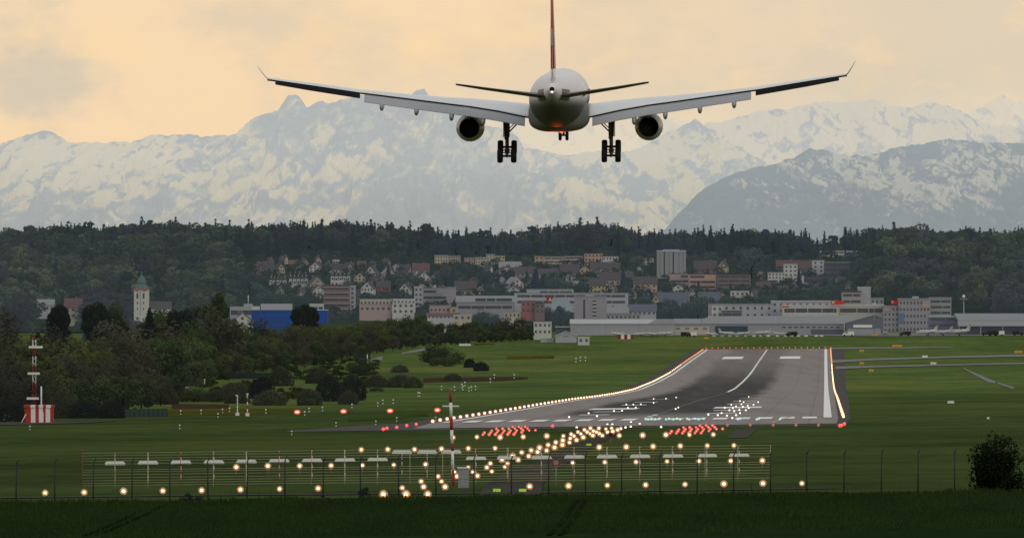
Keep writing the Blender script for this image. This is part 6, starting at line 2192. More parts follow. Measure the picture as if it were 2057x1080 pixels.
def trunk_mesh(name, kind, rng):
    mb = MB()
    top = {'broad': .62, 'spruce': .96, 'pine': .92, 'poplar': .85}[kind]
    r = {'broad': .022, 'spruce': .014, 'pine': .014, 'poplar': .014}[kind]
    pts = [(rng.normal() * .008 * i, rng.normal() * .008 * i, -.06 + (top + .06) * i / 5) for i in range(6)]
    for i in range(5):
        mb.tube(pts[i], pts[i + 1], r * (1 - .16 * i), r * (1 - .16 * (i + 1)), 7, cap=False)
    for k in range(7 if kind != 'spruce' else 0):
        i = int(rng.integers(2, 5))
        a = rng.random() * 6.28
        L_ = rng.uniform(.14, .26) * (1.0 if kind == 'broad' else .5)
        b = Vector(pts[i])
        mid = b + Vector((math.cos(a) * L_ * .5, math.sin(a) * L_ * .5, L_ * .45))
        mb.tube(b, mid, r * .45, r * .3, 5, cap=False)
        mb.tube(mid, mid + Vector((math.cos(a) * L_ * .4, math.sin(a) * L_ * .4, L_ * .55)), r * .3, r * .1, 5, cap=False)
    return mb.mesh(name, BARK)


PROTO = {}


def proto(key, kind, matk, n, leaf, **kw):
    L_ = []
    for v in range(4):
        rng = np.random.default_rng(abs(hash((kind, n, v))) % 1000 + 7 * v if False else (len(kind) * 131 + n + 17 * v))
        Q, tn = (crown_dome(rng, n, leaf) if kind == 'dome' else crown_broad(rng, n, leaf, **kw) if kind in ('broad', 'poplar') else crown_spruce(rng, n, leaf, **kw) if kind == 'spruce' else crown_pine(rng, n, leaf))
        L_.append((quad_mesh('crown', Q, tn, LF[matk]), trunk_mesh('trunk', 'broad' if kind == 'dome' else kind, rng)))
    PROTO[key] = L_


proto('olive', 'broad', 'olive', 2600, .024, tall=.50, zc=.51, wide=.36, clumps=20)
proto('green', 'broad', 'green', 2601, .024, tall=.50, zc=.51, wide=.36, clumps=20)
proto('bare', 'broad', 'bare', 2500, .019, tall=.50, zc=.51, wide=.36, clumps=24)
proto('dark', 'spruce', 'dark', 2200, .034, wide=.21)
proto('dark_round', 'broad', 'dark', 2402, .024, wide=.24, tall=.46, zc=.53)
proto('poplar', 'poplar', 'green', 1800, .018, wide=.15, tall=.46, zc=.53, clumps=18)
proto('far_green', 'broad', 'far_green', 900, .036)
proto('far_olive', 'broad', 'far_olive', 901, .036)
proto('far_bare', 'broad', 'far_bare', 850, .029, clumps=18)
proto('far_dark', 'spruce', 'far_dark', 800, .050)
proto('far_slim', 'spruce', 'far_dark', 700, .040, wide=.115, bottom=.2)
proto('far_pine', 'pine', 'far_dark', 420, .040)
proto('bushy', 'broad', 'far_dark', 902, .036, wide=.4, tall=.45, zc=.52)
NAME = {'olive': 'broadleaf_tree', 'green': 'broadleaf_tree', 'bare': 'budding_tree', 'dark': 'spruce_tree', 'poplar': 'poplar_tree', 'dark_round': 'conifer_tree', 'far_green': 'broadleaf_tree', 'far_olive': 'broadleaf_tree', 'far_bare': 'budding_tree', 'far_dark': 'spruce_tree', 'far_slim': 'spruce_tree',
        'far_pine': 'pine_tree', 'bushy': 'broadleaf_tree'}
LOOK = {'dark_round': 'blackish conifer', 'olive': 'olive green broadleaf tree', 'green': 'mid green broadleaf tree', 'bare': 'brownish budding tree', 'dark': 'blackish conifer', 'poplar': 'tall narrow poplar', 'far_green': 'green broadleaf tree', 'far_olive': 'yellowish green tree', 'far_bare': 'brownish bare tree',
        'far_dark': 'dark spruce', 'far_slim': 'slim dark spruce', 'far_pine': 'scraggy pine', 'bushy': 'dark bushy tree'}
ntree = 0


def tree(key, p, h, label, group=None, wide=1.0):
    global ntree
    ntree += 1
    cr, tr = random.choice(PROTO[key])
    t = thing(NAME[key], label, 'tree', p, random.random() * 6.28, group)
    t.scale = (h * wide, h * wide, h)
    link('crown', cr, t)
    link('trunk', tr, t)
    return t


def interp(tab, x):
    return float(np.interp(x, [a for a, b in tab], [b for a, b in tab]))


# --- the tree belt at left, four rows deep
FRONT = [(-60, 840), (0, 840), (120, 838), (240, 834), (330, 815), (350, 790), (420, 768), (500, 752), (600, 742), (690, 727), (715, 722), (760, 712), (860, 697), (960, 691), (1075, 685)]
CAN = [(-60, 610), (0, 612), (60, 628), (100, 645), (200, 644), (300, 640), (360, 636), (430, 640), (500, 646), (560, 645), (640, 640), (700, 634), (790, 628), (860, 634), (890, 652), (930, 650), (960, 638), (1040, 638), (1078, 655)]
ROWN = ['front row', 'second row', 'third row', 'rear row']
for r_ in range(4):
    px = -45 + r_ * 9
    i = 0
    while px < 1070:
        b_, c_ = interp(FRONT, px), interp(CAN, px)
        g = ground_at(px, b_ - 2, 1200)
        Y = g.y + r_ * (70 + 25 * random.random()) + random.uniform(0, 25)
        top = c_ + (b_ - c_) * (.56, .36, .18, 0.0)[r_] + random.uniform(-7, 9)
        x = (px - CX) / F * Y
        z = gz(x, Y)
        h = (CY - top) / F * Y - z
        h = max(5, min(30, h))
        hp = h * F / Y
        k = random.random()
        key = 'olive' if k < .40 else 'green' if k < .66 else 'bare' if k < .97 else 'dark'
        if px < 70 and key != 'dark':
            key = 'bare' if random.random() < .7 else 'olive'
        if 800 < px < 1075 and key == 'olive':
            key = 'green'
        i += 1
        tree(key, (x, Y, z - .3), h, f'{LOOK[key]} in the {ROWN[r_]} of the left tree belt, {ordn(i)} from left', f'trees in the {ROWN[r_]} of the left belt', wide=random.uniform(1.0, 1.3))
        px += hp * random.uniform(.38, .50) + 2
# distinct trees above the belt
for key, px, pt_, pb_, Y, lab, wd in [('dark', 76, 656, 840, 2250, 'blackish conifer right behind the lattice mast', 1.1), ('dark_round', 112, 596, 700, 4300, 'tall blackish conifer left of the red roof', .62), ('dark_round', 127, 602, 700, 4350, 'second blackish conifer touching the red roof', .6), ('dark_round', 182, 604, 700, 4500, 'blackish conifer left of the dark pair before the church', .65),
                                    ('dark_round', 197, 598, 700, 4450, 'tallest blackish conifer of the dark pair before the church', .72), ('dark_round', 208, 606, 700, 4520, 'right blackish conifer of the dark pair before the church', .65), ('green', 236, 602, 680, 5000, 'slender green tree just left of the church tower', .7), ('poplar', 437, 562, 720, 4300, 'tall poplar pair right of the church, right one', 1.0),
                                    ('poplar', 412, 580, 720, 4320, 'tall poplar pair right of the church, left one', 1.1), ('dark', 300, 612, 660, 5000, 'small dark conifer at the foot of the church tower', 1.2), ('dark_round', 352, 612, 690, 4900, 'dark tree beside the church nave', .9), ('dark_round', 375, 610, 690, 4950, 'dark tree right of the church nave', .85),
                                    ('dark_round', 598, 606, 690, 5100, 'dark conifer against the blue building, left one', .75), ('dark_round', 614, 604, 690, 5120, 'dark conifer against the blue building, middle one', .75), ('dark_round', 630, 610, 690, 5140, 'dark conifer against the blue building, right one', .7), ('green', 322, 622, 690, 5050, 'round green tree covering the church nave wall', 1.1), ('olive', 340, 628, 692, 5000, 'olive tree right of the round green one by the nave', 1.1), ('green', 298, 630, 692, 5020, 'green tree at the left corner of the church nave', 1.0), ('bare', 440, 620, 760, 3900, 'brownish bare tree before the pale roofed building', 1.2)]:
    x = (px - CX) / F * Y
    z = gz(x, Y)
    tree(key, (x, Y, z), (CY - pt_) / F * Y - z, lab, None, wd)

# --- skyline of the ridge
SKY = [(-60, 478), (0, 470), (60, 462), (100, 458), (130, 457), (160, 456), (200, 463), (230, 457), (280, 449), (330, 452), (380, 451), (430, 456), (480, 456), (560, 453), (640, 451), (720, 451), (790, 456), (850, 463), (900, 468), (940, 470), (1000, 470), (1040, 472), (1070, 462), (1120, 457),
       (1200, 452), (1230, 459), (1290, 466), (1350, 469), (1420, 466), (1500, 466), (1560, 468), (1620, 468), (1690, 470), (1720, 463), (1800, 461), (1860, 464), (1920, 468), (2057, 467), (2110, 468)]
SECT = [(-80, 'over the far left wood'), (110, 'left of the church tower'), (250, 'above the church tower'), (400, 'between church tower and terraces'), (530, 'above the left terraces'), (700, 'above the brown banded block'), (860, 'above the left cream apartments'), (1000, 'above the pale slanted roof'),
        (1070, 'above the apricot apartments'), (1250, 'left of the high rise'), (1320, 'above the high rise'), (1400, 'above the brown balcony block'), (1530, 'above the red roofs'), (1640, 'above the white villas'), (1760, 'above the offices at right'), (1900, 'over the far right wood')]
SPECIAL = [(300, 441, 'far_pine'), (312, 444, 'far_slim'), (357, 447, 'far_pine'), (154, 453, 'far_slim'), (505, 442, 'far_slim'), (590, 446, 'far_dark'), (735, 446, 'far_dark'), (900, 458, 'far_slim'), (937, 451, 'far_slim'), (980, 459, 'far_pine'), (1009, 462, 'far_slim'), (1026, 457, 'far_slim'), (1071, 453, 'far_pine'), (1102, 449, 'far_dark'),
           (1125, 450, 'far_slim'), (1203, 443, 'far_slim'), (1226, 446, 'far_bare'), (1275, 458, 'far_slim'), (1323, 460, 'far_dark'), (1374, 460, 'far_slim'), (1428, 450, 'far_slim'), (1480, 459, 'far_slim'), (1538, 459, 'far_pine'), (1572, 460, 'far_slim'), (1656, 461, 'far_slim'), (1722, 457, 'far_slim'), (1780, 457, 'far_dark'),
           (1799, 459, 'far_slim'), (1855, 458, 'far_slim'), (1870, 460, 'far_slim'), (1915, 464, 'far_dark'), (2030, 463, 'bushy')]
pts = [(px, py, k) for px, py, k in SPECIAL]
px = -40
while px < 2095:
    if min(abs(px - s[0]) for s in SPECIAL) > 7:
        wood = px < 480 or px > 1880
        q = random.random()
        k = ('far_bare' if q < .28 else 'far_green' if q < .45 else 'far_dark' if q < .7 else 'far_slim' if q < .88 else 'far_pine') if wood else ('far_dark' if q < .36 else 'far_slim' if q < .52 else 'far_pine' if q < .78 else 'bushy')
        pts.append((px, interp(SKY, px) + random.choice((random.uniform(-5, 1), random.uniform(1, 9), random.uniform(6, 14))), k))
    px += random.uniform(15, 23)
pts.sort()
cnt = {}
for px, py, k in pts:
    sec = [s for s in SECT if s[0] <= px][-1][1]
    cnt[sec] = cnt.get(sec, 0) + 1
    g = ground_at(px, max(491, interp(SKY, px) + 47 + random.uniform(-4, 5)), 6600)
    h = (CY - py) / F * g.y - g.z
    tree(k, g, h, f'{LOOK[k]} on the skyline {sec}, {ordn(cnt[sec])} from left there', 'trees standing out on the ridge skyline', wide=random.uniform(.9, 1.25))

# --- trees between the houses
TOWN = [('far_olive', 812, 538, 592, 'large yellow green tree among the left houses', 1.25), ('far_green', 790, 545, 590, 'round green tree left of the yellow green one', 1.2), ('far_dark', 910, 530, 585, 'tall dark spruce right of the red roof', 1.1), ('far_bare', 893, 530, 585, 'tall brownish tree beside the dark spruce', .8), ('far_dark', 1075, 535, 600, 'large dark conifer before the apricot apartments', 1.5),
        ('far_dark', 1090, 548, 600, 'dark conifer right of the largest one', 1.4), ('far_green', 1113, 548, 598, 'green tree behind the long pale block, left', 1.3), ('far_green', 1140, 560, 600, 'green tree behind the long pale block, middle', 1.3), ('far_green', 1162, 558, 600, 'green tree behind the long pale block, right', 1.3), ('far_dark', 1252, 532, 580, 'narrow dark spruce left of the high rise', 1.0),
        ('far_dark', 1308, 528, 575, 'dark spruce touching the high rise', 1.2), ('far_olive', 1280, 510, 545, 'yellowish round tree above the apricot house', 1.2), ('far_bare', 1510, 496, 560, 'broad brownish tree in front of the dark wood', 1.3), ('far_olive', 1490, 492, 540, 'yellow green crown in front of the dark wood', 1.3), ('far_dark', 1577, 482, 540, 'tall pointed dark spruce right of the brownish tree', 1.2),
        ('far_green', 1402, 590, 648, 'large green tree between two blue grey roofs', 1.25), ('far_green', 1385, 600, 648, 'green tree at the left side of the large one', 1.2), ('far_olive', 1458, 588, 625, 'yellow green tree left of the white cube house', 1.1), ('far_green', 1530, 586, 620, 'green tree right of the white cube house', 1.3), ('far_green', 1552, 590, 622, 'broad green tree below the white stepped block', 1.4),
        ('far_green', 1640, 572, 612, 'broad green tree under the dark offices, left', 1.4), ('far_green', 1670, 570, 612, 'broad green tree under the dark offices, right', 1.4), ('far_dark', 1605, 538, 575, 'dark tree between white block and white tower', 1.3), ('far_dark', 1552, 520, 560, 'dark tree at the left of the red roofs', 1.1), ('far_green', 560, 580, 625, 'green tree below the leftmost terrace', 1.3),
        ('far_green', 585, 588, 628, 'green tree below the middle terrace', 1.3), ('far_green', 610, 592, 628, 'second green tree below the middle terrace', 1.3), ('far_green', 536, 578, 625, 'green tree at the left end of the terraces', 1.4), ('far_green', 520, 560, 605, 'green tree left of the terraces, upper', 1.3), ('far_bare', 500, 545, 590, 'brownish tree left of the terraces', 1.3),
        ('far_green', 735, 585, 612, 'low green tree under the white gabled house', 1.3), ('far_green', 765, 588, 612, 'low green tree behind the white parapet', 1.2), ('far_bare', 700, 560, 600, 'brownish tree behind the grey stair tower', .9), ('far_green', 655, 525, 555, 'small green tree right of the large white gable', 1.2), ('far_green', 640, 552, 580, 'small green tree between the terraces', .9),
        ('far_dark', 758, 520, 560, 'dark tree right of the tall white gable', 1.2), ('far_dark', 780, 525, 565, 'second dark tree behind the beige chalet', 1.1), ('far_green', 878, 545, 580, 'green tree right of the white chalet', 1.2), ('far_green', 930, 525, 560, 'green tree under the cream apartments', 1.3), ('far_dark', 955, 532, 570, 'dark tree under the pinkish apartment block', 1.2),
        ('far_green', 975, 540, 588, 'tall green tree under the cream apartments', 1.2), ('far_green', 985, 565, 600, 'green tree left of the white gabled house', 1.2), ('far_dark', 1000, 538, 580, 'dark tree behind the small pale gable', 1.0), ('far_green', 1060, 510, 545, 'green tree left of the apricot apartments', 1.2), ('far_green', 1050, 578, 600, 'small tree between white gables and dark conifer', 1.0),
        ('far_green', 1195, 556, 580, 'green tree left of the yellow house', 1.0), ('far_bare', 1260, 574, 605, 'bare tree between the cream gables', 1.1), ('far_bare', 1295, 590, 640, 'grey green tree before the blue grey roof house', 1.2), ('far_dark', 1308, 582, 612, 'dark narrow tree left of the cream gable end', .8), ('far_dark', 1335, 566, 596, 'dark tree before the pinkish apartments, left', 1.1),
        ('far_dark', 1403, 562, 590, 'dark tree before the pinkish apartments, right', 1.1), ('far_olive', 1520, 616, 642, 'pointed pale tree before the long annex, left', 1.1), ('far_olive', 1562, 616, 642, 'pointed pale tree before the long annex, right', 1.1), ('far_green', 1340, 610, 640, 'green tree under the broad blue grey roof', 1.3), ('far_green', 1365, 612, 645, 'second green tree under the broad blue grey roof', 1.3),
        ('far_bare', 1100, 615, 655, 'brownish tree left of the mauve tower block', 1.1), ('far_green', 1125, 612, 660, 'green tree beside the mauve tower block', 1.0), ('far_bare', 1138, 620, 660, 'bare tree touching the mauve tower block', 1.0), ('far_dark', 1226, 600, 640, 'dark tree right of the mauve tower block', 1.0), ('far_dark', 1033, 606, 640, 'dark shrub tree before the long grey hall', 1.3),
        ('far_green', 965, 622, 660, 'green tree in front of the grey hall, left', 1.4), ('far_green', 990, 626, 662, 'green tree in front of the grey hall, right', 1.4), ('far_green', 1430, 504, 540, 'green tree between high rise and pale gable', 1.3), ('far_bare', 1400, 510, 545, 'brownish tree right of the high rise', 1.3), ('far_dark', 1390, 530, 560, 'dark tree at the right foot of the high rise', 1.0),
        ('far_green', 1710, 505, 540, 'green tree below the white villas', 1.3), ('far_bare', 1725, 520, 570, 'brownish tree right of the dark offices', 1.3), ('far_green', 1850, 575, 605, 'pale green tree behind the office blocks', 1.3), ('far_bare', 1775, 575, 608, 'brownish tree behind the pale lift tower', 1.3)]
for key, px, pt_, pb_, lab, wd in TOWN:
    g = ground_at(px, pb_, 4600)
    if g.y < 5000:
        g = P(px, pb_, 5500)
    tree(key, g, (pb_ - pt_) / F * g.y, lab, None, wd)
print('individual trees', ntree)

# --- bushes
proto('bush_shrub', 'dome', 'shrub', 3400, .026)
proto('bush_dark', 'dome', 'dark', 3401, .028)
proto('bush_green', 'broad', 'green', 3002, .026, wide=.62, tall=.55, zc=.42, clumps=14)
for key, px, pt_, pb_, wpx, lab in [('bush_shrub', 292, 760, 812, 78, 'large rounded grey brown bush at the left end of the bush group'), ('bush_shrub', 338, 780, 812, 50, 'grey brown bush right of the large left one'), ('bush_shrub', 430, 778, 806, 60, 'low brownish bush before the green mesh fence'), ('bush_dark', 524, 752, 800, 55, 'dark bush behind the grey shrubs'),
                                    ('bush_shrub', 478, 790, 810, 60, 'low grey bush between the instrument posts'), ('bush_shrub', 540, 782, 814, 70, 'wide grey brown bush left of the dark one'), ('bush_shrub', 618, 778, 814, 62, 'rounded grey bush touching the big dark bush'), ('bush_dark', 660, 750, 806, 70, 'big blackish bush, its left crown'), ('bush_dark', 706, 756, 804, 62, 'big blackish bush, its right crown'),
                                    ('bush_shrub', 699, 782, 812, 44, 'small round bush in front of the blackish one'), ('bush_shrub', 757, 750, 778, 52, 'grey bush right of the blackish one'), ('bush_shrub', 800, 750, 778, 60, 'wide grey bush at the right end of the group'), ('bush_shrub', 828, 754, 779, 46, 'rightmost bush of the big group'), ('bush_green', 756, 776, 786, 28, 'low flat bush below the grey ones'),
                                    ('bush_shrub', 805, 731, 748, 42, 'small dark bush up the slope'), ('bush_shrub', 908, 748, 764, 42, 'lone low bush on the grass left of the runway'), ('bush_green', 872, 692, 728, 60, 'green thicket by the wood edge, left part'), ('bush_green', 900, 700, 732, 56, 'green thicket by the wood edge, right part'), ('bush_green', 888, 716, 736, 50, 'green thicket by the wood edge, lower part'),
                                    ('bush_dark', 943, 718, 738, 26, 'small dark bush right of the green thicket'), ('bush_dark', 966, 726, 745, 36, 'second small dark bush right of the green thicket'), ('bush_shrub', 560, 735, 775, 60, 'tall brownish shrub at the foot of the wood'), ('bush_shrub', 640, 735, 770, 60, 'brown shrub at the foot of the wood'), ('bush_green', 725, 720, 752, 50, 'green shrub beside the pale path'),
                                    ('bush_dark', 170, 800, 840, 70, 'dark hedge bush right of the striped shelter'), ('bush_dark', 225, 804, 840, 60, 'second dark hedge bush before the wood'), ('bush_dark', 20, 800, 848, 70, 'dark bush left of the striped shelter'), ('bush_shrub', 128, 775, 840, 60, 'grey shrub behind the striped shelter'), ('bush_green', 390, 775, 800, 50, 'green bush below the pale ramp'), ('bush_shrub', 470, 762, 795, 60, 'brown bush at the end of the green fence')]:
    g = ground_at(px, pb_, 1200)
    h = (pb_ - pt_) / F * g.y * 1.12
    k = wpx / F * g.y * 1.1
    cr, tr = random.choice(PROTO[key])
    t = thing('bush', lab, 'bush', (g.x, g.y + k * .35, g.z - .1), random.random() * 6.28)
    t.scale = (k / 1.15, k / 1.15, h / .98)
    link('foliage', cr, t)
# low scrub between the bushes and the foot of the wood
rng = np.random.default_rng(19)
sq, st = [], []
for it in range(900):
    px = rng.uniform(335, 760)
    fb = interp(FRONT, px)
    py = rng.uniform(fb - 4, min(808, fb + 62))
    if vnoise(np.array([px / 45.0]), np.array([py / 14.0]), 4)[0] < .42:
        continue
    g = ground_at(px, py, 1200)
    Q, tn = crown_dome(rng, 130, .085, 5)
    h, wd = rng.uniform(.6, 2.0), rng.uniform(1.6, 4.0)
    sq.append(np.stack([Q[..., 0] * wd + g.x, Q[..., 1] * wd * 1.6 + g.y, Q[..., 2] * h + g.z - .05], -1))
    st.append(np.clip(tn + rng.uniform(-.2, .2), 0, 1))
tag(link('scrub', quad_mesh('scrub', np.concatenate(sq), np.concatenate(st), leaf_mat('low_scrub_leaves', (0.030, 0.036, 0.016), (0.070, 0.076, 0.030), 0.0))), 'low scrub and rank weeds between the bushes and the wood', 'scrub', kind='stuff')
# the near bush at the right edge
rng = np.random.default_rng(5)
gb = P(2008, 1002, 512)
Q, tn = crown_broad(rng, 5200, .026, wide=.60, tall=.50, zc=.46, clumps=26)
n2_ = 500
a_ = rng.random(n2_) * 6.28
zz = rng.random(n2_)
stick = np.stack([np.cos(a_) * (.25 + .42 * rng.random(n2_)), np.sin(a_) * .4, .55 + .5 * zz * rng.random(n2_)], 1)
Q2 = quads(stick, rng.normal(size=(n2_, 3)), .016, rng, 2.2)
Q = np.concatenate([Q, Q2])
tn = np.concatenate([tn, np.full(n2_, .3)])
t = thing('bush', 'large dark bush growing against the perimeter fence at the right edge', 'bush', (gb.x, 512, gz(gb.x, 512) - .05))
t.scale = (2.5, 2.3, 2.75)
link('foliage', quad_mesh('foliage', Q, tn, leaf_mat('near_bush_leaves', (0.006, 0.010, 0.005), (0.020, 0.032, 0.012), 0.1)), t)
mb = MB()
for k in range(9):
    a = k * .7
    mb.tube((math.cos(a) * .05, math.sin(a) * .05, -.05), (math.cos(a) * .45, math.sin(a) * .4, .75), .012, .004, 5)
mb.build('stems', BARK, t)

# --- the hillside wood: one mass nobody could count
rng = np.random.default_rng(77)
protoQ = {}
for key, kind, n, leaf, kw in (('b', 'broad', 420, .046, dict(clumps=9)), ('s', 'spruce', 320, .062, {}), ('t', 'broad', 380, .038, dict(clumps=11))):
    protoQ[key] = []
    for v in range(5):
        r2 = np.random.default_rng(v * 13 + n)
        protoQ[key].append(crown_broad(r2, n, leaf, **kw) if kind == 'broad' else crown_spruce(r2, n, leaf))
TOWNTOP = [(-80, 690), (440, 690), (470, 600), (505, 545), (540, 520), (660, 520), (760, 522), (870, 512), (1050, 513), (1240, 513), (1330, 516), (1420, 520), (1520, 518), (1560, 516), (1640, 505), (1730, 508), (1750, 612), (2140, 660)]
bins = {'b': [], 's': [], 't': []}
tints = {'b': [], 's': [], 't': []}
made = 0
for it in range(5000):
    px = rng.uniform(-90, 2147)
    lim = interp(TOWNTOP, px)
    rmin = interp(SKY, px) + rng.uniform(34, 40)
    py = rng.uniform(490, 690) if px < 450 else rng.uniform(490, 660)
    if it % 5 == 0:
        py = rng.uniform(rmin, rmin + 8)
    if py < rmin:
        continue
    if py > lim or (462 < px < 1740 and py > 524):
        continue
    if (248 < px < 352 and py > 592) or (58 < px < 172 and py > 606):      # keep the church and the houses beside it clear
        if rng.random() < .93 or py > 650:
            continue
    g = ground_at(px, py, 4600)
    if g.y < (3300 if px < 470 else 5750):
        continue
    upper = max(0.0, min(1.0, (535 - py) / 30))
    q = rng.random()
    dk = vnoise(np.array([px / 70.0]), np.array([py / 30.0]), 3)[0]
    if q < .10 + .50 * upper * (1 if 480 < px < 1760 else .5) + (.22 if dk > .66 else 0):
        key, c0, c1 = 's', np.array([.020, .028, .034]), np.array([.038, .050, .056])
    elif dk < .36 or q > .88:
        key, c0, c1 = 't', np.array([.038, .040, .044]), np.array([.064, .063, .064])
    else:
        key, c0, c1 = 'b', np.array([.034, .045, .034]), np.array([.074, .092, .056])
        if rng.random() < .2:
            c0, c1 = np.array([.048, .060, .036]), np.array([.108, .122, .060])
    Q, tn = protoQ[key][rng.integers(0, 5)]
    h = rng.uniform(16, 26) * (1.1 if key == 's' else 1.0) * (.74 if py < rmin + 9 else 1)
    a = rng.random() * 6.28
    wd = rng.uniform(1.05, 1.6) * (.75 if key == 's' else 1)
    ca, sa = math.cos(a) * h * wd, math.sin(a) * h * wd
    V = np.stack([Q[..., 0] * ca - Q[..., 1] * sa + g.x, Q[..., 0] * sa + Q[..., 1] * ca + g.y, Q[..., 2] * h + g.z], -1)
    br = rng.choice((rng.uniform(.65, .9), rng.uniform(.9, 1.2), rng.uniform(1.1, 1.4)))
    bins[key].append(V)
    tints[key].append((c0 + (c1 - c0) * tn[:, None]) * br * np.array([rng.uniform(.92, 1.12), 1, rng.uniform(.88, 1.08)]))
    made += 1
print('wood trees', made)
Q = np.concatenate([v for k in bins for v in bins[k]])
cl = np.concatenate([v for k in tints for v in tints[k]])
wmat = bpy.data.materials.new('hillside_wood_foliage')
wmat.use_nodes = True
nt = wmat.node_tree
b = nt.nodes['Principled BSDF']
b.inputs['Roughness'].default_value = 1.0
b.inputs['Specular IOR Level'].default_value = 0.0
at = nt.nodes.new('ShaderNodeAttribute')
at.attribute_name = 'leafcolor'
tc3 = nt.nodes.new('ShaderNodeTexCoord')
nz = nt.nodes.new('ShaderNodeTexNoise')
nz.inputs['Scale'].default_value = 0.012
nz.inputs['Detail'].default_value = 3
nt.links.new(tc3.outputs['Object'], nz.inputs['Vector'])
hs = nt.nodes.new('ShaderNodeHueSaturation')
nt.links.new(mrange(nt, nz.outputs['Fac'], .35, .65, .6, 1.45), hs.inputs['Value'])
nt.links.new(at.outputs['Color'], hs.inputs['Color'])
nt.links.new(hs.outputs[0], b.inputs['Base Color'])
soften(nt, b, hs.outputs[0])
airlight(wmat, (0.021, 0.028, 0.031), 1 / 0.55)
me = quad_mesh('hillside_wood', Q, np.zeros(len(Q)), wmat)
ca_ = me.attributes.new('leafcolor', 'FLOAT_COLOR', 'FACE')
ca_.data.foreach_set('color', np.concatenate([cl, np.ones((len(cl), 1))], 1).astype(np.float32).ravel())
tag(link('hillside_wood', me), 'mixed wood covering the hill behind the town', 'woodland', kind='stuff')
# low garden greenery between the houses
bins2, cols2 = [], []
for it in range(3400):
    px = rng.uniform(470, 1740)
    lo = interp(TOWNTOP, px)
    py = rng.uniform(lo - 8, 648)
    g = ground_at(px, py, 4600)
    if g.y < 5720:
        continue
    q = rng.random()
    Q, tn = protoQ['b' if q < .72 else 't' if q < .92 else 's'][rng.integers(0, 5)]
    h = rng.uniform(2.5, 7.5) * (1.35 if q > .92 else 1)
    a = rng.random() * 6.28
    wd = rng.uniform(1.2, 2.0) * (1 if q < .92 else .7)
    ca, sa = math.cos(a) * h * wd, math.sin(a) * h * wd
    Q = Q[::2]
    tn = tn[::2]
    bins2.append(np.stack([Q[..., 0] * ca - Q[..., 1] * sa + g.x, Q[..., 0] * sa + Q[..., 1] * ca + g.y, Q[..., 2] * h + g.z - .3], -1))
    c0, c1 = (np.array([.030, .044, .036]), np.array([.060, .088, .062])) if q < .72 else (np.array([.038, .040, .040]), np.array([.066, .066, .060])) if q < .92 else (np.array([.020, .028, .032]), np.array([.036, .048, .052]))
    cols2.append((c0 + (c1 - c0) * tn[:, None]) * rng.uniform(.75, 1.25))
Q2_, cl2 = np.concatenate(bins2), np.concatenate(cols2)
me2 = quad_mesh('garden_greenery', Q2_, np.zeros(len(Q2_)), wmat)
ca_ = me2.attributes.new('leafcolor', 'FLOAT_COLOR', 'FACE')
ca_.data.foreach_set('color', np.concatenate([cl2, np.ones((len(cl2), 1))], 1).astype(np.float32).ravel())
tag(link('garden_greenery', me2), 'low garden shrubs and hedges filling the slope between the houses', 'shrubbery', kind='stuff')
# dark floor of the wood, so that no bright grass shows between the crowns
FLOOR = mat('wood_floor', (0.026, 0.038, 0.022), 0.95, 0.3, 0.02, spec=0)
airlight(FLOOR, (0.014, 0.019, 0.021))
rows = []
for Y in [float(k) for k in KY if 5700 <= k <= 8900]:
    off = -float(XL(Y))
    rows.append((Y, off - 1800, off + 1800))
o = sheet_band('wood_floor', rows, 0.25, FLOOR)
struct(o, 'dark ground under the hillside wood and town')

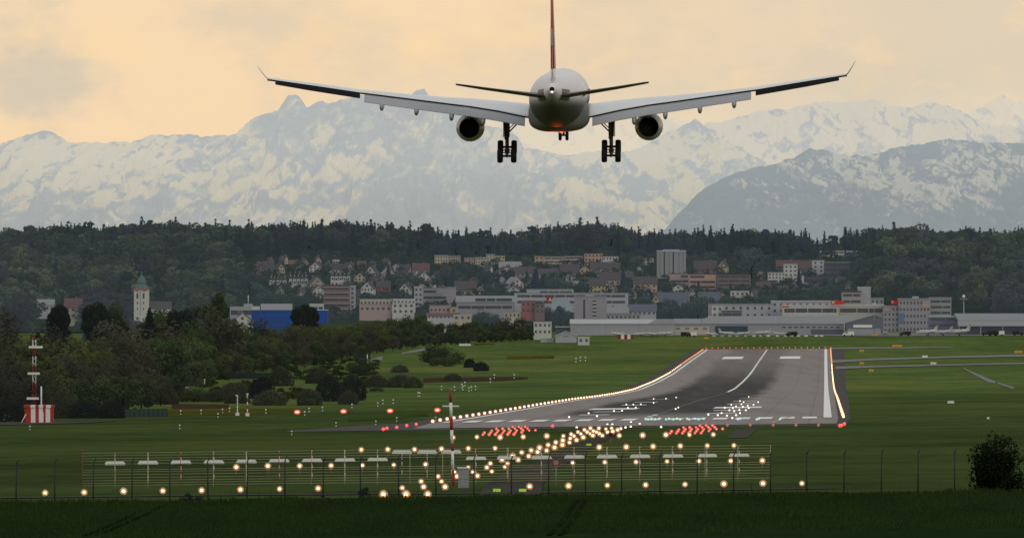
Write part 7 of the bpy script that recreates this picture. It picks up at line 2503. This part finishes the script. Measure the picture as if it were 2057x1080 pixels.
# --- grass blades of the near field and along the fence
rng = np.random.default_rng(3)
N = 42000
Yb = rng.uniform(395, 512, N)
Yb[:12000] = rng.uniform(488, 512, 12000)
Xb = rng.uniform(-1.08, 1.08, N) * (1028 / F) * Yb
Zb = np.interp(Yb, KY, KZ) + np.interp(Yb, [0, 2000], [.012, .012]) * np.clip(Xb - XL(Yb), -300, 300)
pxb, pyb = CX + Xb / Yb * F, CY - Zb / Yb * F
keep = np.ones(N, bool)
for a_, b__ in (((170, 1078), (392, 1006)), ((192, 1078), (410, 1006)), ((1100, 1078), (1160, 1006)), ((1122, 1078), (1176, 1006))):
    xl = a_[0] + (b__[0] - a_[0]) * (pyb - a_[1]) / (b__[1] - a_[1])
    keep &= ~((np.abs(pxb - xl) < 6.5) & (pyb > 1006))
Xb, Yb, Zb = Xb[keep], Yb[keep], Zb[keep]
N = len(Xb)
clump = vnoise(Xb * .35, Yb * .10, 8)
hb = rng.uniform(.10, .26, N) * (0.45 + 1.1 * clump)
sp_ = rng.random(N) < .006
hb[sp_] = rng.uniform(.45, .8, sp_.sum())
wd_ = rng.uniform(.018, .05, N)
wd_[sp_] = .014
an = rng.random(N) * math.pi
lx, ly = rng.normal(size=N) * .09, rng.normal(size=N) * .09
b0 = np.stack([Xb - np.cos(an) * wd_, Yb - np.sin(an) * wd_, Zb - .02], 1)
b1_ = np.stack([Xb + np.cos(an) * wd_, Yb + np.sin(an) * wd_, Zb - .02], 1)
t1 = np.stack([Xb + lx + np.cos(an) * wd_ * .4, Yb + ly, Zb + hb], 1)
t0_ = np.stack([Xb + lx - np.cos(an) * wd_ * .4, Yb + ly, Zb + hb], 1)
Q = np.stack([b0, b1_, t1, t0_], 1)
tn = np.clip(.2 + .5 * clump + rng.normal(size=N) * .15, 0, 1)
me = quad_mesh('tall_grass', Q, tn, leaf_mat('tall_grass_blades', (0.016, 0.032, 0.008), (0.042, 0.074, 0.017), 0.05))
tag(link('tall_grass', me), 'rough dark grass and crop growing in front of the perimeter fence', 'grass', kind='stuff')
# weeds standing at the fence
for k, (px, h_, w2, lab) in enumerate([(375, .55, .5, 'low weed clump at the fence, left of the middle'), (733, .85, .38, 'tall weed clump before the fence left of the striped pole'), (400, .4, .4, 'small weed clump beside the low one'), (650, .35, .5, 'flat weed clump at the fence foot')]):
    rngk = np.random.default_rng(k)
    Q, tn = crown_broad(rngk, 500, .05, wide=.5, tall=.5, zc=.45, clumps=9)
    x = (px - CX) / F * 514
    t = thing('weed_clump', lab, 'weeds', (x, 514, gz(x, 514) - .05))
    t.scale = (w2 * 1.6, w2, h_)
    link('foliage', quad_mesh('foliage', Q, tn, LF['dark']), t)
